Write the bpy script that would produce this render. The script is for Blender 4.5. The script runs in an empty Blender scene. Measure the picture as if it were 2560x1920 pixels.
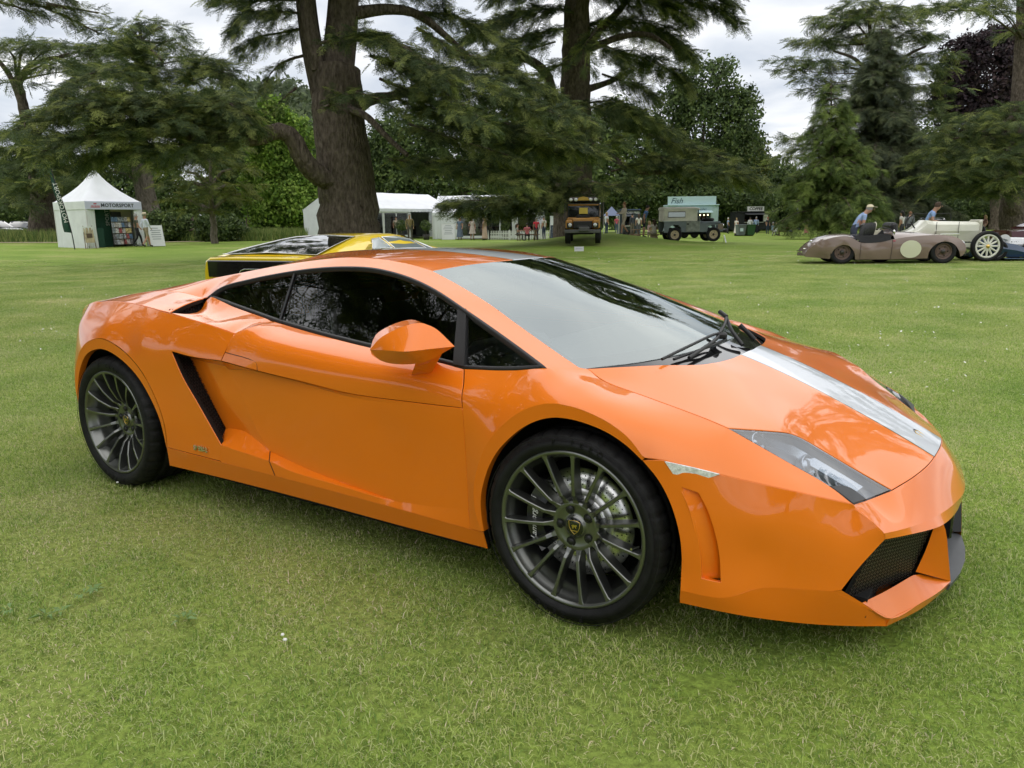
import bpy, bmesh, math, random
import numpy as np
from mathutils import Vector, Matrix, geometry
R=math.radians
random.seed(7); rng=np.random.default_rng(7)
sc=bpy.context.scene; col=sc.collection
# ---------------------------------------------------------------- camera
CAMP=(2.38925,-2.90954,1.27282); YAW,PIT,ROL,FPX=0.585374,0.207132,-0.012263,1923.55
fw=Vector((-math.sin(YAW)*math.cos(PIT),math.cos(YAW)*math.cos(PIT),-math.sin(PIT)))
r0=fw.cross(Vector((0,0,1))).normalized(); u0=r0.cross(fw)
rt=r0*math.cos(ROL)+u0*math.sin(ROL); up=-r0*math.sin(ROL)+u0*math.cos(ROL)
cd=bpy.data.cameras.new('camera'); cam=bpy.data.objects.new('camera',cd); col.objects.link(cam)
cam.matrix_world=Matrix(((rt.x,up.x,-fw.x,CAMP[0]),(rt.y,up.y,-fw.y,CAMP[1]),(rt.z,up.z,-fw.z,CAMP[2]),(0,0,0,1)))
cd.sensor_fit='HORIZONTAL'; cd.sensor_width=36; cd.lens=36*FPX/2560; cd.clip_start=.05; cd.clip_end=3000
sc.camera=cam
# ---------------------------------------------------------------- sky and sun
SUN_EL,SUN_AZ=R(88),R(200)      # azimuth: direction the light comes from, measured from +X toward +Y
w=bpy.data.worlds.new('World'); sc.world=w; w.use_nodes=True
nt=w.node_tree; nt.nodes.clear()
def nn(t,tp,**k):
    n=t.nodes.new(tp)
    for a,b in k.items(): setattr(n,a,b)
    return n
sky=nn(nt,'ShaderNodeTexSky',sky_type='NISHITA',sun_disc=False,sun_elevation=SUN_EL,sun_rotation=R(90)-SUN_AZ,air_density=1,dust_density=1.5,ozone_density=1)
tc=nn(nt,'ShaderNodeTexCoord')
# cloud deck: project the view direction on a flat layer so that clouds foreshorten to the horizon
sep=nn(nt,'ShaderNodeSeparateXYZ'); nt.links.new(tc.outputs['Generated'],sep.inputs[0])
def mth(t,op,a,b=None,clamp=False):
    n=nn(t,'ShaderNodeMath',operation=op,use_clamp=clamp)
    for i,v in enumerate((a,b)):
        if v is None: continue
        if isinstance(v,(int,float)): n.inputs[i].default_value=v
        else: t.links.new(v,n.inputs[i])
    return n.outputs[0]
zc=mth(nt,'ADD',mth(nt,'MAXIMUM',sep.outputs[2],0.0),.16)
cmb=nn(nt,'ShaderNodeCombineXYZ')
nt.links.new(mth(nt,'DIVIDE',sep.outputs[0],zc),cmb.inputs[0]); nt.links.new(mth(nt,'DIVIDE',sep.outputs[1],zc),cmb.inputs[1])
n1=nn(nt,'ShaderNodeTexNoise'); n1.inputs['Scale'].default_value=1.5; n1.inputs['Detail'].default_value=7; n1.inputs['Roughness'].default_value=.5; n1.inputs['Distortion'].default_value=.35
nt.links.new(cmb.outputs[0],n1.inputs['Vector'])
cr=nn(nt,'ShaderNodeValToRGB'); e=cr.color_ramp; e.elements[0].position=.38; e.elements[0].color=(.58,.63,.71,1); e.elements[1].position=.62; e.elements[1].color=(.98,.985,.99,1)
nt.links.new(n1.outputs['Fac'],cr.inputs['Fac'])
n2=nn(nt,'ShaderNodeTexNoise'); n2.inputs['Scale'].default_value=.8; n2.inputs['Detail'].default_value=5
nt.links.new(cmb.outputs[0],n2.inputs['Vector'])
cov=nn(nt,'ShaderNodeMapRange'); cov.inputs[1].default_value=.33; cov.inputs[2].default_value=.45; cov.inputs[3].default_value=.80; cov.inputs[4].default_value=.98
nt.links.new(n2.outputs['Fac'],cov.inputs[0])
skm=nn(nt,'ShaderNodeMix',data_type='RGBA',blend_type='MULTIPLY'); skm.inputs['Factor'].default_value=1; skm.inputs[7].default_value=(.11,.11,.11,1)
nt.links.new(sky.outputs[0],skm.inputs[6])
mx=nn(nt,'ShaderNodeMix',data_type='RGBA'); nt.links.new(cov.outputs[0],mx.inputs['Factor']); nt.links.new(skm.outputs[2],mx.inputs[6]); nt.links.new(cr.outputs[0],mx.inputs[7])
bg=nn(nt,'ShaderNodeBackground'); bg.inputs['Strength'].default_value=.94; nt.links.new(mx.outputs[2],bg.inputs['Color'])
wo=nn(nt,'ShaderNodeOutputWorld'); nt.links.new(bg.outputs[0],wo.inputs[0])
sl=bpy.data.lights.new('sun','SUN'); sl.energy=1.5; sl.angle=R(140); sl.color=(1,.95,.87)
so=bpy.data.objects.new('sun',sl); col.objects.link(so)
sd=Vector((math.cos(SUN_EL)*math.cos(SUN_AZ),math.cos(SUN_EL)*math.sin(SUN_AZ),math.sin(SUN_EL)))
so.rotation_euler=sd.to_track_quat('Z','Y').to_euler(); so.location=sd*200
vs=sc.view_settings; sc.display_settings.display_device='sRGB'; vs.view_transform='Standard'; vs.look='None'; vs.exposure=0.36; vs.gamma=1; vs.use_curve_mapping=False
sc.cycles.max_bounces=7; sc.cycles.transparent_max_bounces=12; sc.cycles.use_adaptive_sampling=True; sc.cycles.adaptive_threshold=.02; sc.cycles.use_denoising=True; sc.cycles.caustics_reflective=False; sc.cycles.caustics_refractive=False
# ---------------------------------------------------------------- helpers
def tag(o,label=None,cat=None,group=None,kind=None):
    for k,v in (('label',label),('category',cat),('group',group),('kind',kind)):
        if v: o[k]=v
    return o
def srgb(r,g,b):
    f=lambda c:(c/255/12.92 if c/255<=.04045 else ((c/255+.055)/1.055)**2.4)
    return (f(r),f(g),f(b),1)
MATS={}
def mat(name,color=(.5,.5,.5,1),rough=.5,metal=0,spec=.5,coat=0,coat_rough=.03,noise=None,bump=None,trans=0,alpha=1,ior=1.45,emis=None):
    """noise=(scale,amount[,detail]) colour variation; bump=(scale,strength)"""
    if name in MATS: return MATS[name]
    m=bpy.data.materials.new(name); m.use_nodes=True; t=m.node_tree; b=t.nodes['Principled BSDF']
    if len(color)==3: color=(*color,1)
    b.inputs['Base Color'].default_value=color; b.inputs['Roughness'].default_value=rough; b.inputs['Metallic'].default_value=metal
    b.inputs['Specular IOR Level'].default_value=spec; b.inputs['Coat Weight'].default_value=coat; b.inputs['Coat Roughness'].default_value=coat_rough
    b.inputs['Transmission Weight'].default_value=trans; b.inputs['Alpha'].default_value=alpha; b.inputs['IOR'].default_value=ior
    if emis: b.inputs['Emission Color'].default_value=emis[0]; b.inputs['Emission Strength'].default_value=emis[1]
    if noise or bump:
        tc=t.nodes.new('ShaderNodeTexCoord')
    if noise:
        n=t.nodes.new('ShaderNodeTexNoise'); n.inputs['Scale'].default_value=noise[0]; n.inputs['Detail'].default_value=noise[2] if len(noise)>2 else 5
        t.links.new(tc.outputs['Object'],n.inputs['Vector'])
        r=t.nodes.new('ShaderNodeValToRGB'); a=noise[1]
        r.color_ramp.elements[0].position=.3; r.color_ramp.elements[1].position=.7
        r.color_ramp.elements[0].color=(*[c*(1-a) for c in color[:3]],1); r.color_ramp.elements[1].color=(*[min(1,c*(1+a)) for c in color[:3]],1)
        t.links.new(n.outputs['Fac'],r.inputs['Fac']); t.links.new(r.outputs['Color'],b.inputs['Base Color'])
    if bump:
        n=t.nodes.new('ShaderNodeTexNoise'); n.inputs['Scale'].default_value=bump[0]; n.inputs['Detail'].default_value=6
        t.links.new(tc.outputs['Object'],n.inputs['Vector'])
        bp=t.nodes.new('ShaderNodeBump'); bp.inputs['Strength'].default_value=bump[1]; bp.inputs['Distance'].default_value=.02
        t.links.new(n.outputs['Fac'],bp.inputs['Height']); t.links.new(bp.outputs['Normal'],b.inputs['Normal'])
    MATS[name]=m; return m
def mesh_obj(name,me,m=None,parent=None,loc=None,rot=None):
    o=bpy.data.objects.new(name,me); col.objects.link(o)
    if m is not None:
        for k in (m if isinstance(m,(list,tuple)) else [m]): me.materials.append(k)
    if me.get('seam') and m is not None and not isinstance(m,(list,tuple)) and 'paint' in m.name: me.materials.append(mat('panel gap shade',(.008,.004,.002),.9))  # deep edge walls coloured near black to stand in for shade in the gaps
    if parent is not None: o.parent=parent
    if loc is not None: o.location=loc
    if rot is not None: o.rotation_euler=rot
    return o
def empty(name,loc=(0,0,0),rz=0,**k):
    o=bpy.data.objects.new(name,None); col.objects.link(o); o.location=loc; o.rotation_euler=(0,0,rz); o.empty_display_size=.2
    tag(o,**k); return o
def np_mesh(name,V,F3=None,F4=None,smooth=False):
    V=np.asarray(V,np.float32); me=bpy.data.meshes.new(name)
    fs=[];st=[]
    n3=0 if F3 is None else len(F3); n4=0 if F4 is None else len(F4)
    li=np.concatenate([np.asarray(F3,np.int32).ravel() if n3 else np.zeros(0,np.int32),np.asarray(F4,np.int32).ravel() if n4 else np.zeros(0,np.int32)])
    ls=np.concatenate([np.arange(n3)*3,n3*3+np.arange(n4)*4]).astype(np.int32)
    me.vertices.add(len(V)); me.vertices.foreach_set('co',V.ravel())
    me.loops.add(len(li)); me.loops.foreach_set('vertex_index',li)
    me.polygons.add(n3+n4); me.polygons.foreach_set('loop_start',ls)
    me.update(calc_edges=True)
    if smooth: me.polygons.foreach_set('use_smooth',np.ones(n3+n4,bool))
    me.validate(); return me
class MB:
    """collects simple shapes into one mesh"""
    def __init__(s): s.v=[]; s.f=[]; s.sm=[]
    def add(s,v,f,smooth=False):
        o=len(s.v); s.v+= [tuple(map(float,p)) for p in v]; s.f+=[tuple(i+o for i in q) for q in f]; s.sm+=[smooth]*len(f); return s
    def box(s,c,d,rz=0,rx=0,ry=0,bev=0):
        M=Matrix.Rotation(rz,3,'Z')@Matrix.Rotation(ry,3,'Y')@Matrix.Rotation(rx,3,'X')
        hx,hy,hz=d[0]/2,d[1]/2,d[2]/2
        if bev<=0:
            v=[(x,y,z) for x in(-hx,hx) for y in(-hy,hy) for z in(-hz,hz)]
            f=[(0,1,3,2),(4,6,7,5),(0,4,5,1),(2,3,7,6),(0,2,6,4),(1,5,7,3)]
        else:
            v=[];b=min(bev,hx*.9,hy*.9,hz*.9)
            for x in(-1,1):
                for y in(-1,1):
                    for z in(-1,1):
                        v+=[(x*hx,y*(hy-b),z*(hz-b)),(x*(hx-b),y*hy,z*(hz-b)),(x*(hx-b),y*(hy-b),z*hz)]
            I=lambda x,y,z,k:((x*2+y)*2+z)*3+k
            f=[(I(0,0,0,0),I(0,0,1,0),I(0,1,1,0),I(0,1,0,0)),(I(1,0,0,0),I(1,1,0,0),I(1,1,1,0),I(1,0,1,0)),
               (I(0,0,0,1),I(1,0,0,1),I(1,0,1,1),I(0,0,1,1)),(I(0,1,0,1),I(0,1,1,1),I(1,1,1,1),I(1,1,0,1)),
               (I(0,0,0,2),I(0,1,0,2),I(1,1,0,2),I(1,0,0,2)),(I(0,0,1,2),I(1,0,1,2),I(1,1,1,2),I(0,1,1,2))]
            for a in(0,1):
                for b_ in(0,1):
                    f.append((I(a,b_,0,0),I(a,b_,0,1),I(a,b_,1,1),I(a,b_,1,0)) if a==b_ else (I(a,b_,0,0),I(a,b_,1,0),I(a,b_,1,1),I(a,b_,0,1)))
                    f.append((I(a,0,b_,0),I(a,1,b_,0),I(a,1,b_,2),I(a,0,b_,2)) if a==b_ else (I(a,0,b_,0),I(a,0,b_,2),I(a,1,b_,2),I(a,1,b_,0)))
                    f.append((I(0,a,b_,1),I(0,a,b_,2),I(1,a,b_,2),I(1,a,b_,1)) if a==b_ else (I(0,a,b_,1),I(1,a,b_,1),I(1,a,b_,2),I(0,a,b_,2)))
            for a in(0,1):
                for b_ in(0,1):
                    for c_ in(0,1):
                        q=(I(a,b_,c_,0),I(a,b_,c_,1),I(a,b_,c_,2)); f.append(q if (a+b_+c_)%2 else q[::-1])
        v=[M@Vector(p)+Vector(c) for p in v]; return s.add(v,f)
    def tube(s,pts,r,n=8,caps=True,smooth=True):
        pts=[Vector(p) for p in pts]; k=len(pts); rr=r if isinstance(r,(list,tuple)) else [r]*k
        v=[];f=[]; prev=None
        for i,p in enumerate(pts):
            t=(pts[min(i+1,k-1)]-pts[max(i-1,0)]).normalized()
            if prev is None:
                a=Vector((0,0,1)) if abs(t.z)<.9 else Vector((1,0,0)); x=t.cross(a).normalized()
            else: x=(prev-t*prev.dot(t)).normalized()
            prev=x; y=t.cross(x)
            for j in range(n):
                an=2*math.pi*j/n; v.append(p+(x*math.cos(an)+y*math.sin(an))*rr[i])
        for i in range(k-1):
            for j in range(n):
                a=i*n+j;b=i*n+(j+1)%n; f.append((a,b,b+n,a+n))
        s.add(v,f,smooth)
        if caps: s.add([v[j] for j in range(n)],[tuple(range(n))[::-1]]); s.add([v[(k-1)*n+j] for j in range(n)],[tuple(range(n))])
        return s
    def lathe(s,prof,axis='Z',c=(0,0,0),n=24,smooth=True,a0=0,a1=2*math.pi):
        full=abs(a1-a0-2*math.pi)<1e-6; m=n if full else n+1; v=[];f=[];k=len(prof)
        for i in range(m):
            an=a0+(a1-a0)*i/n; cs,sn=math.cos(an),math.sin(an)
            for (r,h) in prof:
                if axis=='Z': p=(r*cs,r*sn,h)
                elif axis=='Y': p=(r*cs,h,r*sn)
                else: p=(h,r*cs,r*sn)
                v.append((p[0]+c[0],p[1]+c[1],p[2]+c[2]))
        for i in range(n):
            for j in range(k-1):
                a=i*k+j;b=((i+1)%m)*k+j
                f.append((a,b,b+1,a+1) if axis!='Y' else (a,a+1,b+1,b))
        return s.add(v,f,smooth)
    def loft(s,rings,closed=True,smooth=True,caps=False):
        n=len(rings[0]); v=[p for r in rings for p in r]; f=[]
        for i in range(len(rings)-1):
            for j in range(n if closed else n-1):
                a=i*n+j;b=i*n+(j+1)%n; f.append((a,b,b+n,a+n))
        s.add(v,f,smooth)
        if caps: s.add(rings[0],[tuple(range(n))[::-1]]); s.add(rings[-1],[tuple(range(n))])
        return s
    def prism(s,poly,d,smooth=False):
        """poly: 3D points of a flat outline, d: extrusion vector"""
        d=Vector(d); n=len(poly); a=[Vector(p) for p in poly]; b=[p+d for p in a]
        s.add(a+b,[tuple(range(n)),tuple(range(2*n-1,n-1,-1))]+[(i,i+n,(i+1)%n+n,(i+1)%n) for i in range(n)],smooth); return s
    def mesh(s,name,fix=True):
        me=bpy.data.meshes.new(name); me.from_pydata(s.v,[],s.f); me.polygons.foreach_set('use_smooth',s.sm)
        if fix:
            bm=bmesh.new(); bm.from_mesh(me); bmesh.ops.recalc_face_normals(bm,faces=bm.faces); bm.to_mesh(me); bm.free()
        me.update(); return me
    def build(s,name,m=None,parent=None,**k):
        return mesh_obj(name,s.mesh(name),m,parent,**k)
def crom(pts,step=.01,closed=False):
    """centripetal Catmull-Rom through pts, resampled to about step"""
    P=np.asarray(pts,float)
    if len(P)==2:
        n=max(2,int(np.linalg.norm(P[1]-P[0])/step)+1); return P[0]+(P[1]-P[0])*np.linspace(0,1,n)[:,None]
    if closed: Q=np.vstack([P[-1],P,P[0],P[1]])
    else: Q=np.vstack([2*P[0]-P[1],P,2*P[-1]-P[-2]])
    out=[]
    for i in range(1,len(Q)-2):
        p0,p1,p2,p3=Q[i-1:i+3]
        t0=0;t1=t0+np.linalg.norm(p1-p0)**.5;t2=t1+np.linalg.norm(p2-p1)**.5;t3=t2+np.linalg.norm(p3-p2)**.5
        n=max(2,int(np.linalg.norm(p2-p1)/step*4)); t=np.linspace(t1,t2,n,endpoint=False)[:,None]
        A1=(t1-t)/(t1-t0)*p0+(t-t0)/(t1-t0)*p1; A2=(t2-t)/(t2-t1)*p1+(t-t1)/(t2-t1)*p2; A3=(t3-t)/(t3-t2)*p2+(t-t2)/(t3-t2)*p3
        B1=(t2-t)/(t2-t0)*A1+(t-t0)/(t2-t0)*A2; B2=(t3-t)/(t3-t1)*A2+(t-t1)/(t3-t1)*A3
        out.append((t2-t)/(t2-t1)*B1+(t-t1)/(t2-t1)*B2)
    out=np.vstack(out+[Q[-2:-1]])
    L=np.r_[0,np.cumsum(np.linalg.norm(np.diff(out,axis=0),axis=1))]; n=max(2,int(L[-1]/step)+1); s=np.linspace(0,L[-1],n)
    return np.stack([np.interp(s,L,out[:,k]) for k in range(3)],-1)
class TPS:
    def __init__(s,uv,h,lam=1e-6):
        s.c=uv; n=len(uv); r2=((uv[:,None]-uv[None])**2).sum(-1)+1e-12
        K=.5*r2*np.log(r2)+np.diag(np.broadcast_to(lam,(n,))); Pm=np.c_[np.ones(n),uv]
        A=np.block([[K,Pm],[Pm.T,np.zeros((3,3))]]); s.w=np.linalg.lstsq(A,np.r_[h,np.zeros(3)],rcond=None)[0]
    def __call__(s,uv):
        d=uv[:,None]-s.c[None]; r2=(d**2).sum(-1)+1e-12; lg=np.log(r2); w=s.w[:-3]; a=s.w[-3:]
        h=.5*r2*lg@w+a[0]+uv@a[1:]
        g=((lg+1)[...,None]*d*w[None,:,None]).sum(1)+a[1:]
        return h,g
def inpoly(pt,poly):
    x,y=pt[:,0],pt[:,1]; ins=np.zeros(len(pt),bool); j=len(poly)-1
    for i in range(len(poly)):
        xi,yi=poly[i]; xj,yj=poly[j]
        c=((yi>y)!=(yj>y))
        with np.errstate(divide='ignore',invalid='ignore'):
            c&=x<(xj-xi)*(y-yi)/(yj-yi)+xi
        ins^=c; j=i
    return ins
def seg_dist(pt,poly):
    a=poly; b=np.roll(poly,-1,0); d=b-a; L=(d**2).sum(1)+1e-12
    t=np.clip(((pt[:,None]-a[None])*d[None]).sum(-1)/L,0,1)
    return np.sqrt((((a[None]+t[...,None]*d[None])-pt[:,None])**2).sum(-1).min(1))
def panel_mesh(name,curves,pts=(),direction=(0,-1,0),step=.03,bstep=.012,gap=.0035,gaps=None,thick=.016,lam=4e-5,plam=8e-4,holes=(),mirror=False,ghost=(),fit_step=.05,offset=0,return_surf=False):
    """a car-body panel: outline of 3-D curves, smooth thin-plate surface through outline and pts, rolled edges"""
    loops=[]
    B=[]
    G_=[]
    for i_,c in enumerate(curves):
        q=crom(c,bstep); B.append(q[:-1]); G_.append(np.full(len(q)-1,gap if gaps is None else gaps[i_]))
    Bd=np.vstack(B); G_=np.concatenate(G_)
    keep=np.r_[True,np.linalg.norm(np.diff(Bd,axis=0),axis=1)>bstep*.2]; Bd=Bd[keep]; G_=G_[keep]
    if np.linalg.norm(Bd[0]-Bd[-1])<bstep*.2: Bd=Bd[:-1]; G_=G_[:-1]
    wv=np.array(direction,float); wv/=np.linalg.norm(wv)
    uv_=np.cross(wv,[0,0,1.0]) if abs(wv[2])<.9 else np.cross(wv,[0,1.0,0]); uv_/=np.linalg.norm(uv_); vv=np.cross(wv,uv_)
    T=np.stack([uv_,vv,wv],1)
    L=Bd@T
    fit=[crom(c,fit_step) for c in curves]; lm=[np.full(len(f_),lam) for f_ in fit]
    for extra in (pts,ghost):
        if len(extra): fit.append(np.asarray(extra,float)); lm.append(np.full(len(extra),plam))
    Fp=np.vstack(fit)@T; lm=np.concatenate(lm)
    _,ix=np.unique(np.round(Fp[:,:2]/.006),axis=0,return_index=True); ix=np.sort(ix); Fp=Fp[ix]; lam=lm[ix]
    S=TPS(Fp[:,:2],Fp[:,2],lam)
    def shrink(poly,g):
        area=.5*np.sum(poly[:,0]*np.roll(poly[:,1],-1)-np.roll(poly[:,0],-1)*poly[:,1])
        t=np.roll(poly,-1,0)-np.roll(poly,1,0); t/=np.linalg.norm(t,axis=1)[:,None]+1e-12
        nrm=np.c_[-t[:,1],t[:,0]]*(1 if area>0 else -1)
        return poly+nrm*(g[:,None] if isinstance(g,np.ndarray) else g),nrm
    outer,on=shrink(L[:,:2],G_)
    hl=[]
    for h in holes:
        q=np.vstack([crom(c,bstep)[:-1] for c in h])@T; hl.append(shrink(q[:,:2],-.001))
    lo,hi=outer.min(0),outer.max(0)
    gx,gy=np.meshgrid(np.arange(lo[0],hi[0],step),np.arange(lo[1],hi[1],step*.866)); gx[1::2]+=step/2
    gp=np.c_[gx.ravel(),gy.ravel()]; gp=gp[inpoly(gp,outer)]
    if len(gp): gp=gp[seg_dist(gp,outer)>step*.45]
    for h,_ in hl:
        if len(gp): gp=gp[~inpoly(gp,h)]
        if len(gp): gp=gp[seg_dist(gp,h)>step*.45]
    allp=[outer]+[h for h,_ in hl]+([gp] if len(gp) else [])
    P2=np.vstack(allp); ed=[];o=0
    for l in [outer]+[h for h,_ in hl]:
        n=len(l); ed+=[(o+i,o+(i+1)%n) for i in range(n)]; o+=n
    nb=o
    vo,eo,fo,ov,oe,of=geometry.delaunay_2d_cdt([Vector(p) for p in P2],ed,[],0,1e-7)
    VO=np.array([tuple(v) for v in vo]); tri=np.array([f for f in fo])
    cen=VO[tri].mean(1); k=inpoly(cen,outer)
    for h,_ in hl: k&=~inpoly(cen,h)
    tri=tri[k]
    a,b,c=VO[tri[:,0]],VO[tri[:,1]],VO[tri[:,2]]
    cr_=(b[:,0]-a[:,0])*(c[:,1]-a[:,1])-(b[:,1]-a[:,1])*(c[:,0]-a[:,0]); tri[cr_<0]=tri[cr_<0][:,::-1]
    h,g=S(VO); h=h+offset
    P3=np.c_[VO,h]@T.T
    N=np.c_[-g,np.ones(len(g))]; N/=np.linalg.norm(N,axis=1)[:,None]; N3=N@T.T
    Vs=[P3];Ns=[N3];quads=[];base=len(P3)
    # edge skirts
    for (l,nr) in [(outer,-on)]+[(h_,n_) for h_,n_ in hl]:
        hh,gg=S(l); hh=hh+offset; p=np.c_[l,hh]; n_=np.c_[-gg,np.ones(len(gg))]; n_/=np.linalg.norm(n_,axis=1)[:,None]
        out2=np.c_[nr,np.zeros(len(nr))]; out2=out2-n_*(out2*n_).sum(1)[:,None]; out2/=np.linalg.norm(out2,axis=1)[:,None]
        r0_=p; r1_=p+out2*.0012-n_*.0012; r2_=p+out2*.0016-n_*.004; r3_=p+out2*.001-n_*thick
        m0=n_; m1=n_+out2; m1/=np.linalg.norm(m1,axis=1)[:,None]
        rings=[(r0_,m0),(r1_,m1),(r2_,out2),(r3_,out2)]
        nn_=len(l)
        for q,m_ in rings: Vs.append(q@T.T); Ns.append(m_@T.T)
        ar=.5*np.sum(l[:,0]*np.roll(l[:,1],-1)-np.roll(l[:,0],-1)*l[:,1])
        i=np.arange(nn_); j=(i+1)%nn_
        for r in range(3):
            A=base+r*nn_; q=np.stack([A+i,A+nn_+i,A+nn_+j,A+j],1)
            flip=(ar<0)
            if l is not outer: flip=not flip
            quads.append(q[:,::-1] if flip else q)
        base+=4*nn_
    Vv=np.vstack(Vs);Nv=np.vstack(Ns);Q=np.vstack(quads)
    if mirror:
        Vv=Vv*[1,-1,1];Nv=Nv*[1,-1,1];tri=tri[:,::-1];Q=Q[:,::-1]
    me=np_mesh(name,Vv,tri,Q,True); me['seam']=1
    mi_=np.zeros(len(me.polygons),np.int32); nq=len(Q)//3 if len(hl)==0 else 0
    if nq: mi_[-nq:]=1
    if len(mi_)==len(tri)+len(Q): me.polygons.foreach_set('material_index',mi_)
    me.normals_split_custom_set_from_vertices([tuple(n) for n in Nv])
    return me
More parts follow.
